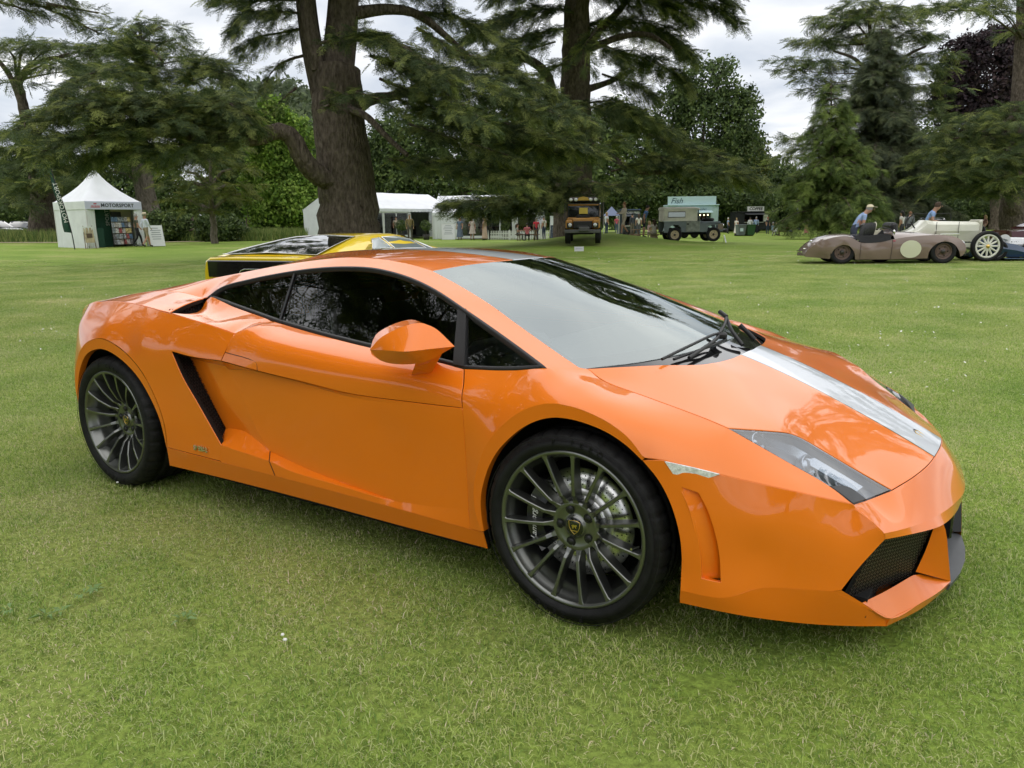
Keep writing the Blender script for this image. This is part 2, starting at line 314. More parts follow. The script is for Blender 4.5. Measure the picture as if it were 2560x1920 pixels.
CURVES={
 'dlo_top':[(-0.8245,-0.6591,0.9452),(-0.7589,-0.625,0.9903),(-0.5753,-0.5966,1.0327),(-0.3915,-0.5777,1.0632),(-0.2114,-0.5652,1.0856),(-0.0335,-0.5611,1.0974),(0.1424,-0.5661,1.0977),(0.2767,-0.5808,1.0843),(0.4115,-0.604,1.0604),(0.5469,-0.6365,1.0249),(0.7072,-0.6848,0.9705),(0.8413,-0.7261,0.9239),(1.0073,-0.7791,0.8639),(1.1401,-0.8235,0.8134)],
 'dlo_bot_q':[(-0.8245,-0.6591,0.9452),(-0.5695,-0.6944,0.9107),(-0.2665,-0.7355,0.8707)],
 'dlo_bot_d':[(-0.2665,-0.7355,0.8707),(-0.0157,-0.7635,0.845),(0.1715,-0.7821,0.8288),(0.3442,-0.7978,0.8156),(0.5791,-0.8155,0.8023),(0.7246,-0.8275,0.7928),(0.8196,-0.8379,0.7834)],
 'dlo_bot_t':[(0.8196,-0.8379,0.7834),(0.9796,-0.8348,0.7932),(1.1401,-0.8235,0.8134)],
 'ws_edge':[(1.2079,-0.7209,0.8019),(1.0731,-0.6818,0.8526),(0.9143,-0.6342,0.9144),(0.7405,-0.5812,0.9832),(0.5579,-0.5338,1.0449),(0.4139,-0.5003,1.0884)],
 'rail_top':[(0.4139,-0.5003,1.0884),(0.2898,-0.5,1.1124),(0.1602,-0.5,1.127),(0.0242,-0.5,1.1329),(-0.1028,-0.5,1.1303),(-0.4175,-0.503,1.0992),(-0.8779,-0.52,1.0319),(-1.4373,-0.56,0.9428),(-1.7855,-0.6,0.8871)],
 'gap_rear_up':[(-0.2726,-0.7385,0.8667),(-0.2733,-0.845,0.859),(-0.342,-0.885,0.8315),(-0.3728,-0.915,0.7601),(-0.3948,-0.925,0.7152)],
 'L1_door':[(-0.3948,-0.925,0.7152),(-0.1634,-0.924,0.694),(0.1006,-0.918,0.6734),(0.3384,-0.912,0.6539),(0.6315,-0.908,0.6561),(0.8577,-0.906,0.6618)],
 'L1_rear':[(-0.3948,-0.925,0.7152),(-0.5992,-0.935,0.7188),(-0.7144,-0.942,0.7319),(-0.9512,-0.946,0.7561)],
 'crest_door':[(-0.342,-0.885,0.8315),(-0.0069,-0.889,0.798),(0.2479,-0.892,0.7732),(0.4818,-0.895,0.7596),(0.6962,-0.898,0.7402),(0.8533,-0.9,0.7072)],
 'gap_front':[(0.8196,-0.8379,0.7834),(0.8469,-0.88,0.7368),(0.8533,-0.9,0.7072),(0.859,-0.906,0.6619),(0.8652,-0.905,0.5164),(0.8693,-0.903,0.3809),(0.875,-0.905,0.2374)],
 'sill_top':[(-0.8367,-0.94,0.2744),(-0.4506,-0.93,0.2657),(-0.1087,-0.922,0.261),(0.3106,-0.915,0.253),(0.6121,-0.91,0.245),(0.875,-0.905,0.2369),(0.9345,-0.905,0.236)],
 'sill_bot':[(-0.8612,-0.92,0.1745),(-0.4497,-0.905,0.1751),(0.0198,-0.89,0.1699),(0.5116,-0.885,0.1646),(0.9392,-0.885,0.1661)],
 'ledge_in':[(-0.1742,-0.885,0.3437),(0.0981,-0.893,0.3036),(0.296,-0.898,0.2851),(0.5327,-0.902,0.2677),(0.8719,-0.904,0.2878)],
 'ridge':[(-0.4367,-0.932,0.3441),(-0.1375,-0.924,0.3177),(-0.0058,-0.92,0.2959),(0.2309,-0.915,0.2845),(0.4647,-0.91,0.2719)],
 'blade':[(-0.7179,-0.94,0.7292),(-0.6596,-0.938,0.6247),(-0.5719,-0.935,0.5143),(-0.4367,-0.932,0.3441)],
 'arch_r':[(-0.8282,-0.945,0.2863),(-0.855,-0.946,0.3999),(-0.9002,-0.948,0.4878),(-0.9828,-0.95,0.5875),(-1.0782,-0.95,0.6483),(-1.1675,-0.95,0.6836),(-1.2772,-0.95,0.7016),(-1.414,-0.948,0.6668),(-1.4645,-0.946,0.6293),(-1.5212,-0.942,0.5652),(-1.5587,-0.938,0.4931),(-1.5755,-0.934,0.4221),(-1.5709,-0.93,0.3745)],
 'fcrest':[(-0.342,-0.885,0.8315),(-0.5048,-0.89,0.8602),(-0.6773,-0.888,0.8817),(-0.8773,-0.875,0.9002),(-1.0626,-0.855,0.9139),(-1.2689,-0.83,0.9174),(-1.4818,-0.8,0.9049)],
 'coverline':[(-0.8032,-0.85,0.9037),(-1.0152,-0.835,0.9166),(-1.2685,-0.8,0.9214)],
 'lip':[(-0.8032,-0.85,0.9037),(-0.8014,-0.8,0.9212),(-0.8136,-0.74,0.9331),(-0.8565,-0.655,0.9374)],
 'deckin':[(-0.8245,-0.6591,0.9452),(-0.8565,-0.655,0.9374),(-1.0109,-0.655,0.9569),(-1.1389,-0.66,0.9595),(-1.2739,-0.67,0.9527),(-1.5091,-0.69,0.9226),(-1.7934,-0.7,0.8733)],
 'arch_f':[(0.9448,-0.915,0.2449),(0.9363,-0.92,0.3449),(0.9564,-0.925,0.429),(1.0005,-0.93,0.5205),(1.06,-0.933,0.5895),(1.1224,-0.935,0.6409),(1.1813,-0.935,0.672),(1.2327,-0.935,0.6864),(1.2939,-0.935,0.6884),(1.3747,-0.935,0.6757),(1.453,-0.935,0.6482),(1.526,-0.933,0.5966)],
 'arch_f2':[(1.5267,-0.933,0.5965),(1.5759,-0.932,0.5466),(1.6136,-0.93,0.4842),(1.6416,-0.93,0.4061),(1.6531,-0.93,0.335),(1.6531,-0.928,0.2596),(1.6491,-0.92,0.1792)],
 'hoodline':[(1.2079,-0.7209,0.8019),(1.2233,-0.7,0.7999),(1.2722,-0.715,0.7765),(1.3173,-0.725,0.7635),(1.4486,-0.735,0.7372),(1.6385,-0.745,0.6964),(1.7156,-0.755,0.6781)],
 'hl_out':[(1.7156,-0.755,0.6781),(1.7776,-0.745,0.6481),(1.8828,-0.715,0.5906),(1.9921,-0.695,0.5344),(2.057,-0.685,0.4893)],
 'hl_in':[(1.7156,-0.755,0.6781),(1.8152,-0.64,0.6556),(1.8616,-0.588,0.6412),(1.897,-0.56,0.6177),(1.9739,-0.53,0.5708),(2.0502,-0.5,0.5237),(2.1275,-0.465,0.4765)],
 'hl_bot':[(2.1275,-0.465,0.4765),(2.0769,-0.575,0.4712),(2.057,-0.685,0.4893)],
 'hl_blk':[(1.9921,-0.695,0.5344),(2.0305,-0.63,0.5205),(2.0769,-0.575,0.4712)],
 'hood_front':[(2.1275,-0.465,0.4765),(2.1683,-0.335,0.4859),(2.1972,-0.2,0.4954),(2.2095,-0.09,0.5049),(2.2067,0,0.5113)],
 'cowl':[(1.2233,-0.7,0.7999),(1.4017,-0.5,0.7958),(1.4668,-0.42,0.7892),(1.5079,-0.35,0.7861),(1.5414,-0.2,0.7847),(1.5576,-0.05,0.7927)],
 'hcrease':[(1.5116,-0.345,0.7862),(1.7374,-0.36,0.7022),(1.8837,-0.38,0.6358),(1.9658,-0.4,0.5858),(2.0448,-0.42,0.5379),(2.11,-0.45,0.4835)],
 'bumpline':[(1.5267,-0.933,0.5965),(1.589,-0.928,0.6046),(1.7382,-0.885,0.5767),(1.9349,-0.79,0.5315),(2.0572,-0.685,0.487)],
 'marker':[(1.5935,-0.93,0.6038),(1.6665,-0.91,0.5927),(1.7392,-0.888,0.5788),(1.7019,-0.898,0.5621),(1.6729,-0.905,0.5604),(1.6171,-0.923,0.5686)],
 'nosecr':[(2.0562,-0.685,0.4833),(2.0975,-0.675,0.4524),(2.1405,-0.665,0.4132)],
 'noselow':[(2.1405,-0.665,0.4132),(2.1716,-0.58,0.4004),(2.2118,-0.46,0.3874),(2.249,-0.33,0.3785),(2.2797,-0.18,0.3724),(2.2965,0,0.3614)],
 'inttop':[(2.1426,-0.66,0.3938),(2.1841,-0.56,0.379),(2.2422,-0.42,0.3624),(2.2631,-0.34,0.3529)],
 'bumpbot':[(1.6491,-0.92,0.1792),(1.7751,-0.9,0.1755),(1.8598,-0.85,0.1586),(1.9816,-0.75,0.1292),(2.0734,-0.67,0.1125),(2.1615,-0.59,0.0999)],
 'lowcr':[(1.6541,-0.932,0.2238),(1.7777,-0.915,0.2277),(1.8588,-0.865,0.2572),(2.0327,-0.745,0.2437)],
 'int_left':[(2.0515,-0.73,0.2453),(2.0909,-0.7,0.3163),(2.1426,-0.66,0.3938)],
 'lip_out':[(2.0515,-0.73,0.2453),(2.1033,-0.67,0.192),(2.167,-0.598,0.1302),(2.2324,-0.443,0.13),(2.2715,-0.33,0.1284),(2.2949,-0.237,0.1298)],
 'lip_side':[(2.0327,-0.745,0.2437),(2.1014,-0.67,0.182),(2.1565,-0.592,0.1172)],
 'lip_bot':[(2.1592,-0.5917,0.1),(2.2327,-0.4208,0.1),(2.2935,-0.2007,0.1)],
 'mesh_r':[(2.2381,-0.35,0.3368),(2.2233,-0.36,0.2639),(2.2039,-0.37,0.194),(2.1981,-0.39,0.1888)],
 'mesh_b':[(2.1981,-0.39,0.1888),(2.1462,-0.54,0.1884),(2.0985,-0.665,0.1909)],
 'pill_f':[(2.2631,-0.34,0.3529),(2.2714,-0.33,0.3271),(2.2839,-0.28,0.224),(2.2948,-0.237,0.1305)],
 'gill':[(1.6431,-0.922,0.5335),(1.6893,-0.912,0.522),(1.7153,-0.906,0.4751),(1.7394,-0.902,0.4068),(1.7536,-0.9,0.3439),(1.7604,-0.898,0.2694),(1.7088,-0.914,0.2719),(1.7053,-0.915,0.3233),(1.6941,-0.917,0.4021),(1.6709,-0.92,0.4815)],
 'ring_f':[(1.0271,-0.936,0.6573),(1.1068,-0.936,0.7065),(1.223,-0.936,0.7332),(1.3329,-0.936,0.7293),(1.4381,-0.936,0.6946),(1.5302,-0.936,0.6127)],
 'fend_pts':[(0.9247,-0.85,0.7487),(1.0391,-0.83,0.7704),(1.1486,-0.81,0.7806),(1.2764,-0.8,0.7866),(1.2017,-0.9,0.7589),(1.4027,-0.865,0.7403),(1.6768,-0.875,0.6303),(0.961,-0.903,0.7006),(1.3363,-0.84,0.7624)],
 'ring_r':[(-1.4558,-0.95,0.6993),(-1.2796,-0.95,0.7556),(-1.1636,-0.95,0.7453),(-1.058,-0.95,0.7027),(-0.973,-0.95,0.6504),(-0.9211,-0.95,0.596),(-0.8791,-0.95,0.5319)],
 'gap_rear_low':[(-0.4128,-0.88,0.6838),(-0.3284,-0.88,0.5589),(-0.2447,-0.882,0.4174),(-0.1742,-0.885,0.3437)],
 'scoop_r':[(-0.7308,-0.845,0.6858),(-0.6536,-0.848,0.5783),(-0.5005,-0.855,0.3922)],
 'scoop_fold':[(-0.5777,-0.878,0.6886),(-0.4905,-0.876,0.5394),(-0.3389,-0.872,0.4017)],
 'ledge_q':[(-0.5005,-0.855,0.3922),(-0.434,-0.862,0.4017),(-0.3418,-0.87,0.3994),(-0.1742,-0.885,0.3437)],
 'mesh_low':[(-0.5005,-0.855,0.3922),(-0.4854,-0.9,0.346)],
 'gapq':[(-0.1742,-0.885,0.3437),(-0.1354,-0.924,0.3194),(-0.1087,-0.922,0.261)],
 'bladetip':[(-0.4367,-0.932,0.3441),(-0.4506,-0.93,0.2657)],
 'door_pts':[(0.0506,-0.893,0.4494),(0.4763,-0.902,0.5707),(0.4631,-0.9,0.3936),(0.0664,-0.897,0.5647),(0.6897,-0.904,0.4888)],
 'floor_pts':[(-0.7183,-0.84,0.8896),(-0.8177,-0.7,0.8949)],
 'quart_pts':[(-0.6395,-0.74,0.8901),(-0.3854,-0.78,0.8781),(-0.5334,-0.82,0.8653)],
 'handle':[(-0.3709,-0.917,0.7543),(-0.2084,-0.918,0.7375),(-0.1719,-0.919,0.7268),(-0.1647,-0.924,0.6953),(-0.3849,-0.925,0.7161)],
 'ws_top':[(0.4139,-0.5003,1.0884),(0.486,-0.33,1.1076),(0.5714,-0.1,1.1166)],
 'stripe_near':[(1.5506,-0.13,0.784),(1.934,-0.12,0.6449),(2.2072,-0.1,0.4803)],
 'badge':[(2.1434,0,0.5352)],
 'lp':[(-0.6309,-0.936,0.305),(-0.5296,-0.934,0.3062)],
 'mir':[(0.5588,-1.02,0.8555),(0.6101,-1.01,0.9026),(0.714,-0.95,0.9472),(0.7671,-0.93,0.9333),(0.8533,-0.93,0.8761),(0.7361,-1.04,0.8657),(0.5853,-1,0.8168),(0.7525,-0.98,0.8205),(0.8254,-0.92,0.864),(0.6129,-0.885,0.7706),(0.6183,-0.885,0.7418),(0.658,-0.88,0.7343),(0.6977,-0.87,0.7577)],
}
# ---------------------------------------------------------------- orange sports car (world axes = car axes)
def text_obj(body,size,m,parent,mw,extrude=.001,name='lettering',bold=0,align='CENTER',shear=0,spacing=1):
    cu=bpy.data.curves.new('txt','FONT'); cu.body=body; cu.size=size; cu.extrude=extrude; cu.align_x=align; cu.align_y='CENTER'; cu.offset=bold; cu.shear=shear; cu.resolution_u=3; cu.space_character=spacing
    t=bpy.data.objects.new('txt',cu); col.objects.link(t)
    dg=bpy.context.evaluated_depsgraph_get(); me=bpy.data.meshes.new_from_object(t.evaluated_get(dg)); bpy.data.objects.remove(t); bpy.data.curves.remove(cu)
    me.name=name; me.materials.clear(); me.transform(mw); me.update()
    return mesh_obj(name,me,m,parent)
def basis(o,x,y):
    """matrix with origin o, text running along x, upright along y"""
    x=Vector(x).normalized(); y=Vector(y); z=x.cross(y).normalized(); y=z.cross(x)
    return Matrix(((x.x,y.x,z.x,o[0]),(x.y,y.y,z.y,o[1]),(x.z,y.z,z.z,o[2]),(0,0,0,1)))
def glassmat(name,tint,gloss=(1,1,1,1),ior=1.5,rough=.0,mn=0.0):
    m=bpy.data.materials.new(name); m.use_nodes=True; t=m.node_tree; t.nodes.clear()
    tr=nn(t,'ShaderNodeBsdfTransparent'); tr.inputs[0].default_value=(*tint,1)
    gl=nn(t,'ShaderNodeBsdfGlossy'); gl.inputs['Color'].default_value=gloss; gl.inputs['Roughness'].default_value=rough
    fr=nn(t,'ShaderNodeFresnel'); fr.inputs['IOR'].default_value=ior
    f=mth(t,'MULTIPLY_ADD',fr.outputs[0],1.0-mn); f.node.inputs[2].default_value=mn
    mx=nn(t,'ShaderNodeMixShader'); t.links.new(f,mx.inputs[0]); t.links.new(tr.outputs[0],mx.inputs[1]); t.links.new(gl.outputs[0],mx.inputs[2])
    o=nn(t,'ShaderNodeOutputMaterial'); t.links.new(mx.outputs[0],o.inputs[0]); MATS[name]=m; return m
def paintmat(name,base,stripe=None,rough=.32,flake=.0,dust=.03):
    m=bpy.data.materials.new(name); m.use_nodes=True; t=m.node_tree; b=t.nodes['Principled BSDF']
    b.inputs['Roughness'].default_value=rough; b.inputs['Coat Weight'].default_value=1; b.inputs['Coat Roughness'].default_value=.015; b.inputs['Coat IOR'].default_value=1.5; b.inputs['Specular IOR Level'].default_value=.2
    tcn=nn(t,'ShaderNodeTexCoord')
    nz=nn(t,'ShaderNodeTexNoise'); nz.inputs['Scale'].default_value=3; nz.inputs['Detail'].default_value=8; t.links.new(tcn.outputs['Object'],nz.inputs['Vector'])
    rp=nn(t,'ShaderNodeValToRGB'); rp.color_ramp.elements[0].color=(*[c*.97 for c in base[:3]],1); rp.color_ramp.elements[1].color=(*[c*1.03 for c in base[:3]],1)
    t.links.new(nz.outputs['Fac'],rp.inputs['Fac']); outc=rp.outputs[0]
    if stripe:
        sp=nn(t,'ShaderNodeSeparateXYZ'); t.links.new(tcn.outputs['Object'],sp.inputs[0])
        ay=mth(t,'ABSOLUTE',sp.outputs[1])
        for half,c in stripe:
            k=mth(t,'LESS_THAN',ay,half); mxn=nn(t,'ShaderNodeMix',data_type='RGBA'); t.links.new(k,mxn.inputs['Factor']); t.links.new(outc,mxn.inputs[6]); mxn.inputs[7].default_value=c; outc=mxn.outputs[2]
    t.links.new(outc,b.inputs['Base Color'])
    # fine dust makes the coat a little uneven
    n3=nn(t,'ShaderNodeTexNoise'); n3.inputs['Scale'].default_value=1.2; n3.inputs['Detail'].default_value=6; t.links.new(tcn.outputs['Object'],n3.inputs['Vector'])
    mr=nn(t,'ShaderNodeMapRange'); mr.inputs[1].default_value=.4; mr.inputs[2].default_value=.8; mr.inputs[3].default_value=.012; mr.inputs[4].default_value=.012+dust; t.links.new(n3.outputs['Fac'],mr.inputs[0]); t.links.new(mr.outputs[0],b.inputs['Coat Roughness'])
    MATS[name]=m; return m
ORANGE=(.83,.188,.006,1)
M_or=paintmat('orange paint',ORANGE); M_os=paintmat('orange paint with white stripe',ORANGE,[(.128,(.06,.10,.07,1)),(.122,(.60,.63,.67,1))])
M_blk=mat('black plastic',(.012,.012,.013),.42,bump=(900,.05)); M_blkg=mat('gloss black',(.008,.008,.009),.08,coat=1)
M_rub=mat('tyre rubber',(.010,.010,.0105),.6,spec=.3,noise=(30,.35),bump=(220,.12)); M_rim=mat('gunmetal alloy',(.19,.195,.185),.28,metal=.9,coat=.25,coat_rough=.2)
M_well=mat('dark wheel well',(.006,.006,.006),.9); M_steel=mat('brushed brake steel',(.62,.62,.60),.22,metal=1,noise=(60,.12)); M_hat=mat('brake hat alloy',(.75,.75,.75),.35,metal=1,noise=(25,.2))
M_cal=mat('black caliper',(.01,.01,.011),.3,coat=.6); M_gold=mat('gold emblem',(.75,.52,.16),.3,metal=1); M_chr=mat('chrome',(.8,.8,.8),.08,metal=1); M_white=mat('white lettering',(.8,.8,.8),.4)
M_gls=glassmat('tinted side glass',(.30,.34,.33),ior=1.75); M_ws=glassmat('windscreen glass',(.72,.80,.78),gloss=(.92,1,1,1),ior=2.3,mn=.15); M_lens=glassmat('headlamp lens',(.86,.9,.95),ior=1.6,mn=.10)
M_seat=mat('black leather',(.02,.02,.021),.45,bump=(300,.1)); M_int=mat('grey cabin trim',(.13,.135,.14),.6,bump=(400,.1)); M_lamp=mat('headlamp reflector',(.45,.48,.52),.25,metal=.9); M_gry=mat('grey splitter plastic',(.09,.095,.10),.4,noise=(12,.2))
car=empty('sports_car',(0,0,0),label='glossy orange low sports coupe with white centre stripe parked on the lawn',cat='car')
CV={k:np.array(v,float) for k,v in CURVES.items()}
def mir(a): return np.asarray(a)[::-1]*[1,-1,1] if np.asarray(a).ndim==2 else np.asarray(a)*[1,-1,1]
r_=lambda a:np.asarray(a)[::-1]
def seg(*p): return np.array(p,float)
def panel(name,curves,m=None,both=True,parent=car,**k):
    o=[]
    for s in ((False,True) if both else (False,)):
        o.append(mesh_obj(name,panel_mesh(name,curves,mirror=s,**k),m or M_or,parent))
    return o
c=CV
# snap shared corners
c['L1_door'][-1]=c['gap_front'][3]; c['ledge_in'][-1]=(.8715,-.9035,.30); ws0=c['ws_edge'][0]; tri1=c['dlo_top'][-1]
c['hood_front'][-1]=(2.213,0,.508); c['cowl'][-1]=(1.556,-.06,.792); cowlc=np.array([1.560,0,.792])
# --- door
rec=np.array([.045,.036,.020,.005,0,0])
L1r=c['L1_door'].copy(); L1r[:,1]+=rec; L1r[0]=c['gap_rear_low'][0]
doors=panel('door',[c['dlo_bot_d'],c['gap_front'][:4],r_(c['L1_door']),r_(c['gap_rear_up'])],pts=crom(c['crest_door'],.02)[1:-1],plam=2e-3,lam=1e-4,fit_step=.03,direction=(0,-.85,.5),ghost=np.vstack([c['fend_pts'][[0,7]],[(.46,-.9,.57),(.69,-.904,.49),(.1,-.95,.6)][:2]]))
for s,dr in zip((1,-1),doors):
    k=dict(mirror=s<0)
    mesh_obj('lower_skin',panel_mesh('lower_skin',[L1r,seg(*c['gap_front'][3:6],c['ledge_in'][-1]),r_(c['ledge_in']),r_(c['gap_rear_low'])],pts=c['door_pts'],ghost=c['crest_door'][3:],direction=(0,-1,0),gap=.0006,**k),M_or,dr)
    li,rdg=c['ledge_in'],c['ridge']; kk=dict(gap=.0,thick=.004,fit_step=.03,lam=1e-5,bstep=.01,**k)
    mesh_obj('lower_shelf',panel_mesh('lower_shelf',[li[:4],r_(np.vstack([c['gapq'][1:2],rdg[2:],li[3:4]])),seg(c['gapq'][1],c['gapq'][0])],direction=(0,-.6,.8),**kk),M_or,dr)
    mesh_obj('lower_face',panel_mesh('lower_face',[np.vstack([c['gapq'][1:2],rdg[2:],li[3:4]]),li[3:],seg(li[-1],c['gap_front'][-1]),r_(c['sill_top'][2:6]),seg(c['gapq'][2],c['gapq'][1])],direction=(0,-1,0),**kk),M_or,dr)
    # underside of the shoulder overhang
    a=crom(c['L1_door'][:5],.02); b=crom(L1r[:5],.02); n=min(len(a),len(b)); ii=np.linspace(0,len(a)-1,n).astype(int); jj=np.linspace(0,len(b)-1,n).astype(int)
    mb=MB(); mb.add([*(a[ii]*[1,s,1]),*(b[jj]*[1,s,1]-[0,0,.012])],[(i,i+1,n+i+1,n+i) for i in range(n-1)],True); mb.build('shoulder_underside',M_or,dr)
    # handle outline
    H=c['handle'].copy()*[1,s,1]; mb=MB(); q=crom(np.vstack([H[0:1],H[1:2],H[2:4]]),.012); mb.tube(q+[0,-.0005*s,0],.0016,5); mb.tube([H[1]+[0,-.0005*s,0],H[1]+[-.005,-.004*s,-.032]],.0012,5); mb.build('handle_seam',mat('dark seam',(.03,.008,.002),.6),dr)
# --- front fender
def ringcurve(ar,cx,cz,d0,dm,dy):
    n=len(ar); out=[]
    for i,q in enumerate(ar):
        t=i/(n-1); d=d0+(dm-d0)*math.sin(math.pi*min(1,max(0,t)))**.7; v=np.array([q[0]-cx,0,q[2]-cz]); v/=np.linalg.norm(v); out.append(q+v*d+[0,dy,0])
    return np.array(out)
def flange(ar,rg_,parent,n=90):
    a=crom(ar,.01); b=crom(rg_,.01); a=a[np.linspace(0,len(a)-1,n).round().astype(int)]; b=b[np.linspace(0,len(b)-1,n).round().astype(int)]
    for s,pa in zip((1,-1),parent):
        mb=MB(); mb.add([*((a+[0,.03,0])*[1,s,1]),*((a+[0,.003,0])*[1,s,1]),*(a*[1,s,1]),*(b*[1,s,1])],[(k*n+i,k*n+i+1,(k+1)*n+i+1,(k+1)*n+i) for k in range(3) for i in range(n-1)],True); o=mb.build('arch_flange',M_or,pa)
        bm=bmesh.new(); bm.from_mesh(o.data)
        for e_ in bm.edges:
            if len(e_.link_faces)==2 and e_.calc_face_angle(0)>R(35): e_.smooth=False
        bm.to_mesh(o.data); bm.free()
arF_=crom(c['arch_f'],.06); rgF=ringcurve(arF_,1.285,.325,.010,.047,-.001)
rgF=np.vstack([rgF])
fend=panel('front_fender',[rgF,np.vstack([rgF[-1:],c['bumpline'][1:]]),r_(c['hl_out']),r_(c['hoodline']),seg(ws0,tri1),r_(c['dlo_bot_t']),c['gap_front'],seg(c['gap_front'][-1],rgF[0])],pts=c['fend_pts'][[1,3,4,5]],plam=4e-3,lam=1.5e-4,fit_step=.03,ghost=c['crest_door'][3:5],gaps=[0,.003,.002,.003,-.004,.001,.003,0],direction=(0.05,-.72,.69),thick=.02)
flange(arF_,rgF,fend)
# --- rear quarter
arR_=crom(np.vstack([c['sill_top'][0:1],c['arch_r'][1:]]),.06); rgR=ringcurve(arR_,-1.28,.33,.006,.050,-.001)
tail=seg((-1.571,-.93,.374),(-1.64,-.905,.33),(-1.80,-.82,.32)); rear_edge=seg((-1.80,-.82,.32),(-1.80,-.828,.45),(-1.80,-.79,.66),(-1.80,-.765,.78),(-1.80,-.725,.858))
fc=np.vstack([c['fcrest'],[(-1.62,-.785,.89),(-1.80,-.725,.858)]])
quart=panel('rear_fender',[c['gap_rear_up'][2:],c['L1_rear'][:3],c['blade'][1:] if False else np.vstack([c['L1_rear'][2:3],c['blade'][1:]]),c['bladetip'],np.vstack([c['sill_top'][1:2],rgR[0:1]]),rgR,np.vstack([rgR[-1:],tail[1:]]),rear_edge,r_(fc)],
  plam=4e-3,lam=1.5e-4,fit_step=.035,pts=np.vstack([[(-1.62,-.860,.80),(-1.62,-.884,.711),(-1.62,-.922,.51),(-.95,-.935,.80),(-1.25,-.925,.82),(-.7,-.925,.80),(-.75,-.94,.5)]]),direction=(-.06,-.93,.35),thick=.025)
flange(arR_,rgR,quart)
for s,qp in zip((1,-1),quart):
    k=dict(mirror=s<0)
    L1q=c['L1_rear'][:3].copy(); L1q[:,1]+=[.045,.075,.10]; L1q[:,2]-=.012; L1q[0]=c['gap_rear_low'][0]
    top=seg(c['gap_rear_low'][0],c['scoop_fold'][0],c['scoop_r'][0])
    mesh_obj('scoop_panel',panel_mesh('scoop_panel',[top,c['scoop_r'],c['ledge_q'],r_(c['gap_rear_low'])],pts=c['scoop_fold'],direction=(0,-1,0),gap=.0008,**k),M_or,qp)
    kk=dict(gap=.0,thick=.004,fit_step=.03,lam=1e-5,bstep=.01,**k); r1=c['gapq'][1]
    mesh_obj('scoop_shelf',panel_mesh('scoop_shelf',[c['ledge_q'],seg(c['gapq'][0],r1),seg(r1,c['ridge'][0]),seg(c['ridge'][0],c['mesh_low'][1],c['mesh_low'][0])],direction=(0,-.6,.8),**kk),M_or,qp)
    mesh_obj('scoop_face',panel_mesh('scoop_face',[seg(c['ridge'][0],r1),seg(r1,c['gapq'][2]),r_(c['sill_top'][1:3]),seg(c['bladetip'][1],c['bladetip'][0])],direction=(0,-1,0),**kk),M_or,qp)
    mb=MB(); mb.tube([r1*[1,s,1]+[0,-.0004*s,0],c['gapq'][2]*[1,s,1]+[0,-.0004*s,0]],.0022,5); mb.tube([c['gapq'][0]*[1,s,1],r1*[1,s,1]],.0022,5); mb.build('door_gap_shadow',mat('dark seam',(.03,.008,.002),.6),qp)
    mb=MB(); a=c['L1_rear'][:3]*[1,s,1]; b=np.array([c['gap_rear_low'][0],c['scoop_fold'][0],c['scoop_r'][0]])*[1,s,1]; mb.add([*a,*b],[(0,1,4,3),(1,2,5,4)]); mb.build('scoop_roof',M_or,qp)
    
    # honeycomb in the scoop
    A,B_,C_,D_=[Vector(q) for q in (c['blade'][0]+[-.012,.02,.0],c['blade'][-1]+[-.012,.015,.004],np.array(c['scoop_r'][2])+[.0,.004,-.01],np.array(c['scoop_r'][0])+[.01,.004,.02])]
    def honey(A,B,C,D,size,rad,depth,m,parent,name='mesh_grille',s=1,back=True):
        """hexagon mesh filling the quad A,B,C,D (A->B long side, D/C opposite)"""
        mb=MB(); L=((B-A).length+(C-D).length)/2; Wd=((D-A).length+(C-B).length)/2; nu=int(L/(size*1.5)); nv=int(Wd/(size*1.732))+1
        nrm=(B-A).cross(D-A).normalized()
        if nrm.dot(Vector((.6,-1,.3)))<0: nrm=-nrm
        def bil(u,v): return A*(1-u)*(1-v)+B*u*(1-v)+C*u*v+D*(1-u)*v
        done=set()
        for i in range(nu+1):
            for j in range(nv+1):
                cu,cv=i*1.5*size,(j+(.5 if i%2 else 0))*1.732*size
                pts=[(cu+size*math.cos(k*math.pi/3),cv+size*math.sin(k*math.pi/3)) for k in range(6)]
                for k in range(6):
                    p,q=pts[k],pts[(k+1)%6]; key=tuple(sorted([(round(p[0],4),round(p[1],4)),(round(q[0],4),round(q[1],4))]))
                    if key in done: continue
                    done.add(key)
                    if not all(-.001<=z[0]/L<=1.0 and -.001<=z[1]/Wd<=1.0 for z in (p,q)): continue
                    a=bil(p[0]/L,p[1]/Wd); b=bil(q[0]/L,q[1]/Wd); t=(b-a); pr=t.cross(nrm).normalized()*rad
                    v=[a-pr,a+pr,b+pr,b-pr]; vv=[z-nrm*depth for z in v]
                    z=[Vector((w_.x,w_.y*s,w_.z)) for w_ in v+vv]; mb.add(z,[(0,1,2,3),(0,4,5,1),(2,6,7,3)])
        o=mb.build(name,m,parent)
        if back:
            e=(B-A)*.06; mb=MB(); d=nrm*(depth+.008)
            q=[A-d,B-d,C-d,D-d]; mb.add([Vector((w_.x,w_.y*s,w_.z)) for w_ in q],[(0,1,2,3)]); mb.build('grille_backing',M_well,o)
        return o
    honey(A,B_,C_,D_,.0105,.0012,.006,M_blk,qp,s=s)
# --- sill
sb=c['sill_bot'].copy(); st=c['sill_top'].copy()
panel('sill',[st,seg(st[-1],sb[-1]),r_(sb),seg(sb[0],st[0])],direction=(0,-1,0),thick=.02,pts=[])
# --- cant rail with A pillar and buttress
b_end=seg(c['rail_top'][-1],c['deckin'][-1])
panel('roof_rail',[c['ws_edge'],c['rail_top'],b_end,r_(c['deckin']),c['dlo_top'],seg(tri1,ws0)],direction=(0,-.6,.8),gap=.0008,thick=.02,lam=1e-4)
